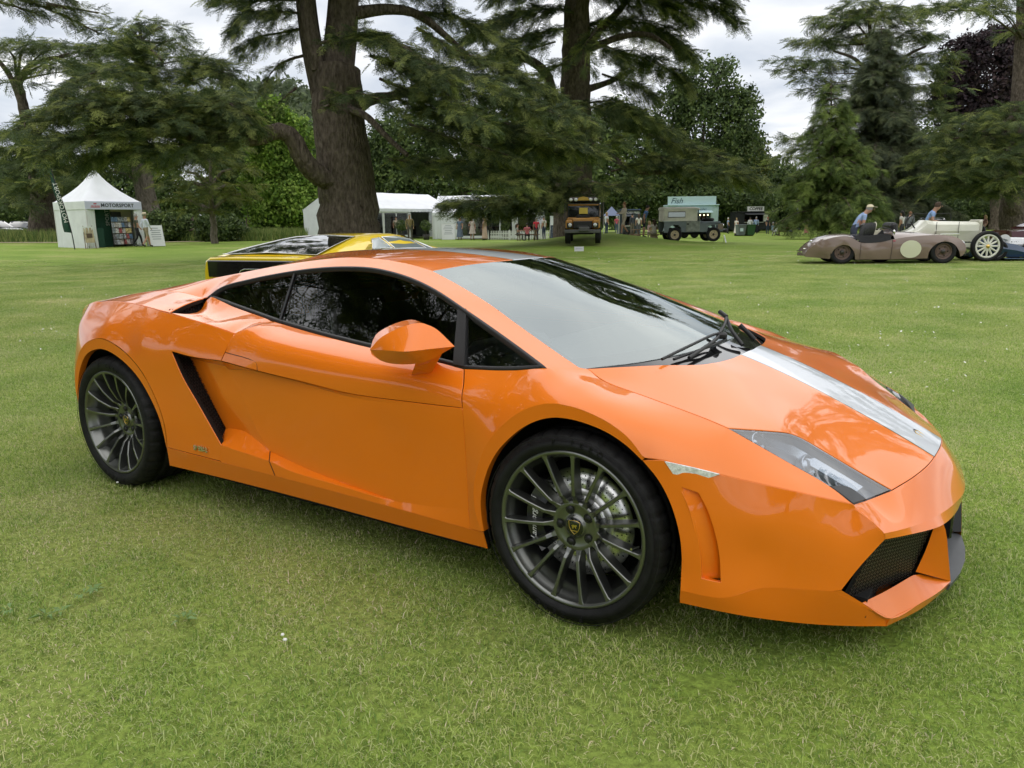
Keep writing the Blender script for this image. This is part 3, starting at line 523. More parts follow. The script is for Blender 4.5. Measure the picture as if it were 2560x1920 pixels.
# --- rear deck shoulder, quarter top, intake
dk=c['deckin']; A1=np.array([-.8,-.878,.894])
shoulder=panel('deck_shoulder',[np.vstack([[A1],fc[3:]]),seg(fc[-1],dk[-1]),r_(dk[1:]),r_(c['lip']),seg(c['lip'][0],A1)],pts=c['coverline'][1:],direction=(0,-.2,1),thick=.02)
fl=c['floor_pts']; g0=c['dlo_top'][0]
panel('quarter_top',[c['gap_rear_up'][:3],np.vstack([fc[:3],[A1]]),seg(A1,fl[0],fl[1],(-.835,-.664,.925)),np.vstack([[(-.835,-.664,.925)],c['dlo_bot_q']])],pts=c['quart_pts'],direction=(0,-.3,1),thick=.03)
for s,sh in zip((1,-1),shoulder):
    q=[Vector(x) for x in ((-.815,-.86,.868),(-.835,-.66,.868),(-.868,-.65,.935),(-.815,-.86,.905))]
    honey(q[0],q[1],q[2],q[3],.0105,.0012,.006,M_blk,sh,s=s)
# --- roof, engine cover
wt=c['ws_top'].copy(); wt[2]=(.562,-.10,1.117); wtop=np.vstack([wt,[(.570,0,1.118)]])
rt_i=6
rrear=seg(c['rail_top'][5],(-.44,-.25,1.135),(-.45,0,1.143))
panel('roof',[np.vstack([wtop,mir(wtop)[1:]]),mir(r_(c['rail_top'][:6])),r_(np.vstack([rrear,mir(rrear)[1:]])),r_(c['rail_top'][:6])],M_os,False,pts=[(.25,0,1.147),(.05,0,1.1555),(-.2,0,1.154),(.2,-.25,1.140),(.2,.25,1.140),(-.1,-.25,1.148),(-.1,.25,1.148)],direction=(0,0,1),gap=.0008,thick=.02)
tl=seg(c['rail_top'][-1],(-1.80,-.3,.888),(-1.80,0,.888))
panel('engine_cover',[np.vstack([rrear,mir(rrear)[1:]]),mir(r_(c['rail_top'][5:])),r_(np.vstack([tl,mir(tl)[1:]])),r_(c['rail_top'][5:])],M_os,False,pts=[(-1.0,0,1.03),(-1.4,0,.955)],direction=(0,0,1),gap=.001,thick=.02)
# --- rear end
re_=rear_edge; rtop=seg((-1.80,-.725,.858),c['deckin'][-1],c['rail_top'][-1]+[-.01,0,0],(-1.81,0,.888)); rbot=seg((-1.80,-.82,.32),(-2.0,-.6,.22),(-2.06,0,.20))
panel('rear_bumper',[re_,np.vstack([rtop,mir(rtop)[1:]]),mir(re_),r_(np.vstack([rbot,mir(rbot)[1:]]))],None,False,pts=[(-2.07,0,.86),(-2.085,0,.6),(-2.07,-.45,.6),(-2.07,.45,.6),(-2.05,-.45,.83),(-2.05,.45,.83),(-1.93,-.70,.6),(-1.93,.70,.6),(-1.92,-.63,.83),(-1.92,.63,.83),(-2.075,0,.4),(-2.05,-.45,.4),(-2.05,.45,.4)],direction=(-1,0,0),thick=.03,gap=.001)
for s in (-1,1):
    mb=MB(); mb.box((-2.062,s*.47,.70),(.05,.30,.085),bev=.012,rz=s*.12); mb.build('tail_lamp',mat('red tail lamp',(.25,.01,.01),.15,coat=1),car)
# --- hood and headlamps
hf=c['hood_front']; cw=np.vstack([c['cowl'],[cowlc]])
hcn=c['hcrease'][:-1]
panel('hood',[np.vstack([cw,mir(cw)[1:]]),mir(r_(np.vstack([c['hoodline'][1:]]))),mir(r_(c['hl_in'])),mir(r_(hf)),r_(hf),r_(c['hl_in']),r_(c['hoodline'][1:])],M_os,False,
  pts=np.vstack([crom(hcn,.06)+[0,0,.004],crom(hcn,.06)*[1,-1,1]+[0,0,.004]]),plam=1e-3,direction=(.25,0,1),step=.028,lam=1e-4,gap=.003)
for s in (1,-1):
    k=dict(mirror=s<0)
    hl=empty('headlight'); hl.parent=car
    pts=[(1.93,-.67,.628),(2.0,-.64,.59)]
    outl=[c['hl_in'],c['hl_bot'],r_(c['hl_out'])]
    mesh_obj('lens',panel_mesh('lens',outl,direction=(.5,-.45,.74),thick=.006,gap=.004,offset=-.001,**k),M_lens,hl)
    mesh_obj('housing',panel_mesh('housing',outl,direction=(.5,-.45,.74),thick=.01,gap=.002,offset=-.055,**k),mat('headlamp bezel grey',(.42,.45,.50),.3,metal=.3),hl)
    bk=[np.vstack([c['hl_blk']]),np.vstack([c['hl_bot'][1:]]),r_(c['hl_out'][3:])]
    mesh_obj('corner_cover',panel_mesh('corner_cover',bk,direction=(.5,-.45,.74),thick=.01,gap=.003,offset=.0012,lam=1e-5,**k),mat('satin black cover',(.03,.031,.034),.35),hl)
    hd=Vector((.5,-.45,.74)).normalized()
    qq=np.vstack([crom(z,.02)[:-1] for z in outl]); q2=qq-np.array(hd)*.058; n=len(qq); mb=MB(); mb.add([*((qq-np.array(hd)*.004)*[1,s,1]),*(q2*[1,s,1])],[(i,(i+1)%n,n+(i+1)%n,n+i) for i in range(n)],True); mb.build('lamp_bowl',mat('lamp bowl grey',(.36,.38,.41),.4),hl)
    for (i0,i1,t,rr) in ((1,1,.5,.030),(4,2,.5,.034)):
        p=Vector(c['hl_in'][i0]*(1-t)+c['hl_out'][i1]*t)-hd*.034; ax=Vector((.85,-.35,.38)).normalized()
        mb=MB(); mb.lathe([(.0005,.004),(rr*.5,.003),(rr*.62,-.004),(rr*.7,.004),(rr*.95,.010),(rr,.004),(rr*.9,-.02)],'Z',(0,0,0),24); me=mb.mesh('projector_lamp'); me.transform(basis((0,0,0),(-ax.y,ax.x,0),ax.cross(Vector((-ax.y,ax.x,0)))).to_3x3().to_4x4()); me.transform(Matrix.Translation(p)); me.transform(Matrix.Scale(s,4,(0,1,0)) if s<0 else Matrix.Identity(4)); mesh_obj('projector_lamp',me,M_lamp,hl)
    a_=crom(c['hl_in'],.03); b_=crom(c['hl_out'],.03); n=min(len(a_),len(b_)); a_=a_[np.linspace(0,len(a_)-1,n).astype(int)]; b_=b_[np.linspace(0,len(b_)-1,n).astype(int)]; hdn=np.array(hd)
    mb=MB(); q1=a_*.72+b_*.28-hdn*.016; q2=a_*.55+b_*.45-hdn*.034; q1=q1[2:-1];q2=q2[2:-1]; n=len(q1); mb.add([*(q1*[1,s,1]),*(q2*[1,s,1])],[(i,i+1,n+i+1,n+i) for i in range(n-1)],True); mb.build('lamp_trim',M_lamp,hl)
    # side marker
    mk=c['marker']; mesh_obj('side_marker',panel_mesh('side_marker',[np.vstack([mk[:3]]),np.vstack([mk[2:5]]),seg(mk[4],mk[5]),seg(mk[5],mk[0])],direction=(.2,-.95,.1),thick=.006,gap=.001,offset=.0025,lam=1e-5,bstep=.006,step=.012,**k),mat('clear ribbed marker lens',(.78,.80,.80),.25,coat=.5,noise=(90,.2,1),bump=(300,.35)),car)
# --- front bumper
ls=c['lip_side']; lb=c['lip_bot']; lo_=c['lip_out']
gl=c['gill']
bump=empty('front_bumper'); bump.parent=car
k1a,k1b=c['nosecr'][-1],c['inttop'][0]
for s in (1,-1):
    k=dict(mirror=s<0)
    mesh_obj('bumper_side',panel_mesh('bumper_side',[np.vstack([c['arch_f2'][:-1],c['lowcr'][0:1]]),c['lowcr'],seg(c['lowcr'][-1],c['int_left'][0]),c['int_left'],seg(k1b,k1a),r_(c['nosecr']),r_(c['bumpline'])],pts=[(1.85,-.865,.45),(1.85,-.86,.35),(2.0,-.765,.42)],direction=(.3,-.95,.05),gap=.001,thick=.02,holes=[[gl[[0,1]],gl[1:6],gl[5:7],np.vstack([gl[6:],gl[0:1]])]],**k),M_or,bump)
    gi=gl.copy(); d=np.array([0,.028,.03,.032,.034,.034,.003,.001,0,0]); gi[:,1]+=d; gi[1:6,0]+=.012; gi[0,1]+=.004
    mesh_obj('gill_channel',panel_mesh('gill_channel',[gi[[0,1]],gi[1:6],gi[5:7],np.vstack([gi[6:],gi[0:1]])],direction=(-.3,-.95,.05),gap=-.004,thick=.004,bstep=.008,step=.015,**k),M_or,bump)
    mesh_obj('bumper_skirt',panel_mesh('bumper_skirt',[c['lowcr'],ls,seg(ls[-1],lb[0]),r_(np.vstack([c['bumpbot'][:-1],lb[0:1]])),seg(c['bumpbot'][0],c['arch_f2'][-1]+[0,0,.0005],c['lowcr'][0])],direction=(.35,-.93,-.05),gap=.0008,thick=.02,**k),M_or,bump)
    # chamfer from skirt edge to the intake floor lip
    mb=MB(); a=np.array([c['lowcr'][-1],ls[1],ls[2]])*[1,s,1]; b=np.array([lo_[0],lo_[1],lo_[2]])*[1,s,1]; mb.add([*a,*b],[(0,1,4,3),(1,2,5,4)]); mb.build('intake_rim',M_or,bump)
    # splitter lip front face and intake floor
    a=crom(lo_[2:],.03); b=crom(lb,.03); n=len(a); b=b[np.linspace(0,len(b)-1,n).astype(int)]
    mb=MB(); mb.add([*(a*[1,s,1]),*(b*[1,s,1])],[(i,i+1,n+i+1,n+i) for i in range(n-1)],True); mb.add([*(b*[1,s,1]),*((b+[-.5,0,.01])*[1,s,1])],[(i,i+1,n+i+1,n+i) for i in range(n-1)])
    pz=np.array([ls[-1],lb[0],lo_[2]])*[1,s,1]; mb.add(pz,[(0,1,2)]); mb.build('splitter_lip',M_or,bump)
    mb_=c['mesh_b']; mr_=c['mesh_r']
    fr=crom(lo_[1:],.03); bkq=np.vstack([crom(r_(mb_),.03),seg((2.215,-.33,.172),(2.25,-.28,.15),(2.285,-.24,.134))]); n=len(fr); 
    Lk=np.r_[0,np.cumsum(np.linalg.norm(np.diff(bkq,axis=0),axis=1))]; bq=np.stack([np.interp(np.linspace(0,Lk[-1],n),Lk,bkq[:,q]) for q in range(3)],1)
    mb=MB(); mb.add([*(fr*[1,s,1]),*(bq*[1,s,1])],[(i,i+1,n+i+1,n+i) for i in range(n-1)],True); mb.build('intake_floor',M_or,bump)
    # pillar beside the intake
    pf=c['pill_f']; pm=crom(mr_[:3],.02); pa=crom(pf,.02); n=len(pm); pa=pa[np.linspace(0,len(pa)-1,n).astype(int)]; pin=pa+[-.09,.06,0]
    mb=MB(); mb.add([*(pm*[1,s,1]),*(pa*[1,s,1])],[(i,i+1,n+i+1,n+i) for i in range(n-1)],True); mb.build('intake_pillar',M_or,bump)
    mb=MB(); mb.add([*(pa*[1,s,1]+[-.001,0,0]),*(pin*[1,s,1])],[(i,i+1,n+i+1,n+i) for i in range(n-1)]); mb.build('pillar_inner_face',M_blk,bump)
    # nose under-lip
    a=crom(np.vstack([c['noselow'][:5]]),.03); 
    it=np.vstack([c['inttop'],[(2.285,-.16,.335),(2.292,0,.325)]]); b=crom(it,.03); a=crom(c['noselow'],.03); n=len(a); b=b[np.linspace(0,len(b)-1,n).astype(int)]
    mb=MB(); mb.add([*(a*[1,s,1]),*(b*[1,s,1])],[(i,i+1,n+i+1,n+i) for i in range(n-1)],True); bi=b+[-.12,0,-.0]; mb.add([*(b*[1,s,1]),*(bi*[1,s,1])],[(i,i+1,n+i+1,n+i) for i in range(n-1)],True); mb.build('nose_underlip',M_or,bump)
    M_gri=mat('grille black',(.05,.04,.032),.3)  # brownish tint puts the reflected orange bodywork into the mesh colour
    honey(Vector((2.045,-.695,.165)),Vector((2.132,-.64,.405)),Vector((2.236,-.34,.345)),Vector((2.19,-.375,.178)),.0088,.0016,.004,M_gri,bump,s=s)
tipn=c['nosecr'][0]
hb=c['hl_bot']
half=[r_(hb),hf]
nt_=np.vstack([r_(hb)[:-1],hf]); ntm=np.vstack([nt_,mir(nt_)[1:]])
nl=c['noselow']; nl[-1]=(2.297,0,.366)
mesh_obj('nose_cover',panel_mesh('nose_cover',[r_(hb),np.vstack([hf,mir(hf)[1:]]),mir(r_(hb)),mir(r_(c['nosecr'])),np.vstack([mir(r_(nl)),r_(nl)[1:]]),r_(c['nosecr'])],pts=[(2.262,0,.452)],direction=(.75,0,.65),gap=.003,gaps=[.003,.003,.003,0,0,0],lam=8e-5,plam=3e-3),M_or,bump)
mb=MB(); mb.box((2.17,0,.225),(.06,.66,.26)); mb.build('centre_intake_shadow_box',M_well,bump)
honey(Vector((2.20,-.30,.13)),Vector((2.20,.30,.13)),Vector((2.20,.26,.34)),Vector((2.20,-.26,.34)),.012,.0014,.005,M_blk,bump,back=False)
mb=MB(); mb.box((2.262,.10,.265),(.03,.36,.11),bev=.006); mb.tube([(2.27,-.03,.33),(2.235,-.03,.16)],.014,8); mb.build('plate_bracket',M_blkg,bump)
sp=[(2.295,-.237,.118),(2.315,-.12,.116),(2.322,0,.116),(2.315,.12,.116),(2.295,.237,.118)]
mb=MB(); mb.loft([[p,(p[0]-.004,p[1],p[2]-.02),(p[0]-.13,p[1],p[2]-.016),(p[0]-.12,p[1],p[2]+.014)] for p in sp],caps=True,smooth=False); mb.build('centre_splitter',M_gry,bump)
# --- glass
wsb=seg(ws0,(1.335,-.52,.806),(1.425,-.26,.813),(1.452,0,.815))
panel('windscreen',[np.vstack([wtop,mir(wtop)[1:]]),mir(c['ws_edge']) if False else np.vstack([mir(c['ws_edge'])]),np.vstack([mir(r_(wsb)),r_(wsb)[1:]]),c['ws_edge']],M_ws,False,pts=[(1.0,0,.978),(1.0,-.3,.966),(1.0,.3,.966)],direction=(.45,0,.9),gap=.0015,thick=.005,offset=-.002)
# black border of the windscreen (screen-printed frit) as a band under the glass
def band(name,loopA,loopB,m,parent,both=True):
    n=80
    def rs(q):
        L=np.r_[0,np.cumsum(np.linalg.norm(np.diff(q,axis=0),axis=1))]; s=np.linspace(0,L[-1],n); return np.stack([np.interp(s,L,q[:,k]) for k in range(3)],1)
    a,b=rs(loopA),rs(loopB)
    for s in ((1,-1) if both else (1,)):
        mb=MB(); mb.add([*(a*[1,s,1]),*(b*[1,s,1])],[(i,i+1,n+i+1,n+i) for i in range(n-1)],True); mb.build(name,m,parent)
a=crom(c['ws_edge'],.03); b=a+np.array([-.018,.058,.0]) ; band('windscreen_border',a-[0,0,.004],b-[0,0,.008],M_blkg,car)
a=crom(wtop,.03); b=a+[.03,0,-.013]; band('header_border',a-[0,0,.004],b-[0,0,.008],M_blkg,car)
a=crom(wsb,.03); b=a+[-.085,.0,.030]; band('cowl_border',a-[0,0,.004],b-[0,0,.012],M_blkg,car)
cwl=np.vstack([cw]); a=crom(wsb,.03)-[0,0,.006]; b=crom(cwl,.03)-[0,0,.022]; band('cowl_panel',a,b,M_blkg,car)
# wipers
mb=MB()
for pts,r in (([(1.40,-.50,.815),(1.425,-.32,.836),(1.445,-.12,.853),(1.455,-.08,.855)],.006),([(1.455,-.08,.855),(1.44,.02,.875),(1.42,.10,.895)],.007),([(1.42,.10,.895),(1.385,.12,.912)],.011),([(1.42,.10,.89),(1.47,.03,.845),(1.52,.0,.803)],.010),([(1.455,-.06,.85),(1.46,-.16,.835),(1.45,-.38,.806)],.008),([(1.46,.15,.86),(1.52,.16,.803)],.011),([(1.41,-.42,.803),(1.46,-.22,.822),(1.475,-.06,.83)],.006)):
    mb.tube(crom(pts,.03),r*.85,6)
mb.box((1.46,-.07,.845),(.04,.05,.022),bev=.006,rz=.3); mb.build('wiper',M_blk,car)
def gpt(x,z): return np.array([x,-(.812-.80*(z-.80)+.03*(x-.4)) ,z])
def side_glass():
    top=c['dlo_top']; bq,bd,bt=c['dlo_bot_q'],c['dlo_bot_d'],c['dlo_bot_t']
    full=[top,r_(bt),r_(bd),r_(bq)]
    post=lambda x0,z0,x1,z1:None
    # quarter divider and triangle post positions on the outline
    dq_t=top[4]*.45+top[3]*.55; dq_b=bd[0]*.9+bd[1]*.1
    tp_t=top[10]; tp_b=bt[0]
    for s in (1,-1):
        k=dict(mirror=s<0)
        mesh_obj('side_window',panel_mesh('side_window',full,direction=(0,-1,.8),gap=.004,thick=.004,offset=-.010,lam=1e-5,**k),M_gls,car)
        # rubber surround
        q=np.vstack([crom(cu,.02)[:-1] for cu in full]); cen=np.array([.0,-.70,.93])
        n=len(q); t=np.roll(q,-1,0)-np.roll(q,1,0); t/=np.linalg.norm(t,axis=1)[:,None]; nr=np.array([0,-.78,.62]); inn=np.cross(t,nr); inn/=np.linalg.norm(inn,axis=1)[:,None]
        if ((q+inn*.02-cen)**2).sum()>((q-inn*.02-cen)**2).sum(): inn=-inn
        wdt=np.where(q[:,2]<.95,.020,.017)[:,None]
        r1=q-inn*.002; r2=q+inn*wdt*.5+nr*.004; r3=q+inn*wdt; r3=r3-nr*.010; r1b=r1-nr*.012
        mb=MB(); f=[]
        for r in range(3): f+=[(r*n+i,r*n+(i+1)%n,(r+1)*n+(i+1)%n,(r+1)*n+i) for i in range(n)]
        mb.add([*(r1b*[1,s,1]),*(r1*[1,s,1]),*(r2*[1,s,1]),*(r3*[1,s,1])],f,True); mb.build('window_seal',M_blk,car)
        mb=MB(); mb.tube([(dq_t-nr*.006)*[1,s,1],(dq_b-nr*.006)*[1,s,1]],.006,6); mb.build('window_divider',M_blk,car)
        a,b=tp_t,tp_b; e=np.array([-.05,0,0]); mb=MB(); z=[a+e*.55,a+[.012,0,0],b+[.0,0,.01],b+e+[0,0,.012]]; z=[p-nr*.002 for p in z]; mb.prism([p*[1,s,1] for p in z],(np.array([0,.012,-.009])*[1,s,1])); mb.build('window_post',M_blk,car)
        # triangle panel border
        tri_=[a+[.03,0,-.035],np.array(top[-1])+[-.10,.0,.018],b+[.03,0,.022]]; 
side_glass()
# --- mirror
for s in (1,-1):
    m=c['mir']+(np.zeros(3) if s>0 else np.array([.03,.07,-.085])); mb=MB(); S=lambda p:(p[0],p[1]*s,p[2])
    back=.045
    top_r=[m[0],m[1],m[2],m[3],m[4]]; bot_r=[m[0],m[6],m[7],m[8],m[4]]; crest=[m[0],m[5]*.6+m[0]*.4,m[5],m[5]*.45+m[4]*.55,m[4]]
    # housing: crest line forward/outboard, rear rim set back
    rings=[]
    for i in range(5):
        tt,bb,cc=np.array(top_r[i]),np.array(bot_r[i]),np.array(crest[i]); f=[0,.75,1,.8,0.15][i]
        rb=np.array([-.085*f,.055*f,0]); 
        rings.append([cc,(cc+tt)/2+np.array([.001,-.002,.002])*f,tt,tt+rb,(tt+bb)/2+rb*1.05,bb+rb,bb,(cc+bb)/2+np.array([.001,-.002,-.001])*f])
    rs=[]
    for j in range(8):
        rs.append(crom(np.array([r[j] for r in rings])+np.random.default_rng(1).normal(0,1e-6,(5,3)),.5/40))
    n=min(len(q) for q in rs); rs=[q[np.linspace(0,len(q)-1,n).astype(int)] for q in rs]
    mb.loft([[S(rs[j][i]) for j in range(8)] for i in range(n)],caps=True); mo=mb.build('door_mirror',M_or,car)
    me=mo.data
    bm=bmesh.new(); bm.from_mesh(me)
    for e_ in bm.edges:
        if len(e_.link_faces)==2 and (e_.calc_face_angle(0)>R(24) or (e_.verts[0].index%8==e_.verts[1].index%8 and e_.verts[0].index%8 in (0,2,6))): e_.smooth=False
    bm.to_mesh(me); bm.free()
    mb=MB(); A_=np.array([(m[7]+m[8])/2,]); q=[m[7],m[8]+[-.0,.02,-.0],m[12],m[11],m[10],m[9]]
    topq=[np.array(p) for p in (m[7]+[-.035,.02,.012],m[8]+[-.02,.01,.012],m[8]+[-.06,.06,.01],m[7]+[-.07,.06,.012])]; botq=[np.array(p) for p in (m[10],m[12],m[12]+[-.03,.05,0],m[9]+[-.0,.05,-.02])]
    mb.loft([[S(p) for p in topq],[S(p*.5+r*.5) for p,r in zip(topq,botq)],[S(p) for p in botq]],caps=True,smooth=False); mb.build('mirror_foot',M_or,mo)
# --- badges
text_obj('LP 550-2',.030,M_chr,car,basis((-.58,-.9385,.3055),(1,0,.01),(0,0,1)),.0015,'model_badge',bold=.0008,spacing=.9)
def shield(parent,M,sz,name='emblem'):
    pts=[(-.5,.42),(-.25,.5),(0,.53),(.25,.5),(.5,.42),(.47,.0),(.3,-.35),(0,-.62),(-.3,-.35),(-.47,0)]
    mb=MB(); mb.lathe([(0.0001,.0),(.74*sz,.0),(.78*sz,-.0015)],'Z',(0,0,0),28); me=mb.mesh(name); me.transform(M); e0=mesh_obj(name,me,M_blkg,parent)
    mb=MB(); q=[(x*sz,y*sz,.0006) for x,y in pts]; mb.tube(q+[q[0]],.035*sz,5); 
    # charging animal silhouette: body, head, legs, tail
    mb.add([(x*sz*.9,y*sz*.9,.0010) for x,y in [(-.22,-.02),(-.28,.12),(-.12,.2),(.06,.17),(.2,.22),(.27,.1),(.16,.02),(.2,-.14),(.1,-.12),(.06,-.02),(-.06,-.03),(-.1,-.2),(-.2,-.18)]],[tuple(range(13))])
    mb.box((0,-.33*sz,.0008),(.5*sz,.07*sz,.0006)); me=mb.mesh(name); me.transform(M); mesh_obj('emblem_relief',me,M_gold,e0); return e0
bd=c['badge'][0]; shield(car,basis((2.150,0,.5395),(0,1,0),(-.86,0,.5)),.040,'hood_emblem')
# --- wheels
def wheel(cx,cy,cz,Rt,wd,s,rear,rot):
    """s=+1: outer face toward -y"""
    wh=empty('wheel',(cx,cy,cz)); wh.parent=car; wh.rotation_euler=(0,0,0 if s>0 else math.pi)
    Rr=.2605
    # tyre, outer sidewall at y=0.., tread inward +y
    prof=[(Rr-.008,.004),(Rr+.004,-.006),(Rr+.012,-.012),(Rr+.030,-.016),(Rt-.030,-.014),(Rt-.016,-.006),(Rt-.007,.006),(Rt-.002,.022)]
    g=[(Rt,.03)]; nG=4
    for q in range(nG):
        y0=.03+(wd-.06)*(q+.7)/nG; g+=[(Rt,y0-.006),(Rt-.007,y0-.004),(Rt-.007,y0+.004),(Rt,y0+.006)]
    prof+=g+[(Rt-.002,wd-.022),(Rt-.01,wd-.004),(Rt-.03,wd+.012),(Rr,wd)]
    N=216; mb=MB(); v=[];f=[];k=len(prof)
    for i in range(N):
        an=2*math.pi*i/N
        for (r,h) in prof:
            rr=r
            if i%6==0 and (Rt-.020<r<Rt-.0015 or (r==Rt and h<.06)) : rr=r-.006
            v.append((rr*math.cos(an),h,rr*math.sin(an)))
    for i in range(N):
        for j in range(k-1):
            a=i*k+j;b=((i+1)%N)*k+j; f.append((a,a+1,b+1,b))
    mb.add(v,f,True); ty=mb.build('tyre',M_rub,wh)
    # raised sidewall ring and lettering
    mb=MB(); mb.lathe([(Rr+.046,-.0155),(Rr+.047,-.0172),(Rr+.0485,-.0155)],'Y',(0,0,0),96); mb.build('sidewall_rib',M_rub,ty)
    for word,a0 in (('P ZERO',100),('P ZERO',280)):
        for i,ch in enumerate(word):
            if ch==' ': continue
            an=R(a0-i*6.5); p=((Rr+.028)*math.cos(an),-.0165,(Rr+.028)*math.sin(an))
            text_obj(ch,.026,M_rub,ty,basis(p,(math.sin(an),0,-math.cos(an)),(math.cos(an),0,math.sin(an))),.0012,'tyre_letter')
    # rim
    rm=empty('rim'); rm.parent=wh
    dep=.03 if rear else .0
    mb=MB(); mb.lathe([(Rr-.004,.016),(Rr,.004),(Rr-.002,-.004),(Rr-.008,-.006),(Rr-.015,-.003),(Rr-.018,.004),(Rr-.022,.022),(Rr-.030,.03),(Rr-.033,.05),(Rr-.036,.06),(Rr-.05,wd*.6),(Rr-.03,wd-.02),(Rr-.01,wd-.004)],'Y',(0,0,0),96); mb.build('rim_barrel',M_rim,rm)
    yh=.036+dep
    me=None
    for q in range(15):
        if me is None:
            sec=[(Rr-.012,-.003,.013,.030),(Rr-.024,-.0025,.0075,.032),(.215,.0+dep*.05,.0062,.036),(.17,.004+dep*.25,.0058,.04),(.13,.010+dep*.6,.0060,.042),(.108,.014+dep*.8,.0066,.042),(.092,yh-.010,.0075,.036),(.074,yh-.002,.012,.025)]
            rings=[]
            for (r,y,hw,d) in sec: rings.append([(r,y+.0022,-hw),(r,y,-hw+.0022),(r,y,hw-.0022),(r,y+.0022,hw),(r,y+d,hw*1.35),(r,y+d,-hw*1.35)])
            mb=MB(); mb.loft(rings,smooth=False); me=mb.mesh('spoke'); me.materials.append(M_rim)
        o=bpy.data.objects.new('spoke',me); col.objects.link(o); o.parent=rm; o.rotation_euler=(0,R(rot+q*24),0)
    mb=MB(); mb.lathe([(.0005,yh-.004),(.034,yh-.004),(.036,yh+.001),(.040,yh+.004),(.047,yh+.004),(.066,yh+.002),(.078,yh-.004),(.085,yh+.004),(.087,yh+.03),(.06,yh+.06)],'Y',(0,0,0),48); mb.build('hub',M_rim,rm)
    shield(rm,basis((0,yh-.0055,0),(1,0,0),(0,0,1)),.040,'centre_cap')
    for q in range(5):
        an=R(rot+72*q+30); mb=MB(); x,z=.0575*math.cos(an),.0575*math.sin(an); mb.lathe([(.0005,yh-.004),(.009,yh-.004),(.0115,yh-.001),(.0125,yh+.006)],'Y',(x,0,z),14); mb.lathe([(.0125,yh+.0012),(.0165,yh+.001)],'Y',(x,0,z),14); mb.build('wheel_bolt',M_blk,rm)
    mb=MB(); a=R(-12+rot); mb.tube([(.222*math.cos(a),.03,.222*math.sin(a)),(.212*math.cos(a),-.002,.212*math.sin(a))],.004,8); mb.build('valve',M_chr,rm)
    # brake
    br=empty('brake'); br.parent=wh
    rd=.180; yb=.085+dep*.6
    mb=MB(); mb.lathe([(.112,yb),(rd,yb),(rd,yb+.028),(.112,yb+.028)],'Y',(0,0,0),64); mb.build('brake_disc',M_steel,br)
    mb=MB(); mb.lathe([(.05,yb-.022),(.092,yb-.020),(.098,yb-.014),(.104,yb-.001),(.112,yb+.002)],'Y',(0,0,0),64); mb.build('disc_hat',M_hat,br)
    mb=MB()
    for q in range(36):
        for w_,r in enumerate((.126,.141,.156,.169)):
            an=R(q*10+w_*3.2); mb.lathe([(.0002,yb-.0006),(.0026,yb-.0006)],'Y',(r*math.cos(an),0,r*math.sin(an)),6)
    mb.build('disc_holes',M_well,br)
    ca=[R(140),R(222)] if not rear else [R(-20),R(52)]
    n=10; rg=[]
    for i in range(n+1):
        an=ca[0]+(ca[1]-ca[0])*i/n; t=math.sin(math.pi*i/n)**.25; cs,sn=math.cos(an),math.sin(an)
        rg.append([(r*cs,y,r*sn) for r,y in ((.115,yb-.012),(.125,yb-.045*t),(.185*1,yb-.045*t),(.198,yb-.012),(.198,yb+.05),(.115,yb+.05))])
    mb=MB(); mb.loft(rg,caps=True,smooth=False); cal=mb.build('caliper',M_cal,br)
    if not rear:
        an=R(182); text_obj('Lamborghini',.030,M_white,cal,basis((.156*math.cos(an),yb-.0465,.156*math.sin(an)),(0,0,1),(-1,0,0)),.0006,'caliper_lettering',shear=.35)
    # dark inside
    mb=MB(); mb.lathe([(.001,wd-.01),(Rr-.03,wd-.01)],'Y',(0,0,0),32); mb.build('wheel_back',M_well,wh)
    return wh
wheel(1.28,-.918,.3235,.320,.225,1,False,8); wheel(-1.28,-.928,.330,.330,.275,1,True,-4)
wheel(1.28,.918,.3235,.3235,.225,-1,False,17); wheel(-1.28,.928,.330,.330,.275,-1,True,31)
# wheel wells, underbody
for x in (1.29,-1.27):
    for s in (1,-1):
        mb=MB(); mb.lathe([(.382,s*.895),(.382,s*.55),(.02,s*.55)],'Y',(x,0,.325),40,a0=R(-18),a1=R(198)); mb.build('wheel_arch_liner',M_well,car)
mb=MB(); mb.box((0,0,.16),(1.72,1.66,.06)); mb.box((1.93,0,.17),(.36,1.30,.06)); mb.box((-1.75,0,.22),(.5,1.3,.06)); mb.box((-1.28,0,.45),(1.0,1.05,.5)); mb.box((1.25,0,.40),(.9,1.05,.5)); mb.box((0,.86,.45),(1.7,.02,.55)); mb.box((0,-.80,.45),(1.7,.02,.55)); mb.build('underbody',M_well,car)
# --- cabin
mb=MB(); mb.box((.98,0,.70),(.55,1.36,.10),bev=.03,ry=.06); mb.box((.76,0,.73),(.16,1.30,.10),bev=.04); mb.build('dashboard',M_int,car)
mb=MB(); mb.box((.70,-.37,.785),(.18,.42,.08),bev=.035); mb.build('instrument_binnacle',M_int,car)
mb=MB(); mb.box((.3,0,.30),(1.0,1.5,.05)); mb.box((-.36,0,.62),(.05,1.3,.5),ry=-.12); mb.box((.2,0,.42),(1.0,.22,.22),bev=.04); mb.build('cabin_floor',M_int,car)
for y in (-.37,.37):
    sm=empty('seat'); sm.parent=car
    mb=MB(); mb.box((.20,y,.42),(.5,.46,.14),bev=.05,ry=-.12); mb.build('seat_cushion',M_seat,sm)
    mb=MB(); mb.box((-.12,y,.68),(.13,.46,.62),bev=.055,ry=-.30); mb.box((-.05,y-.2,.62),(.14,.08,.4),bev=.035,ry=-.3); mb.box((-.05,y+.2,.62),(.14,.08,.4),bev=.035,ry=-.3); mb.build('seat_back',M_seat,sm)
    mb=MB(); mb.box((-.245,y,.985),(.09,.26,.17),bev=.04,ry=-.2); mb.build('head_restraint',M_seat,sm)
mb=MB(); 
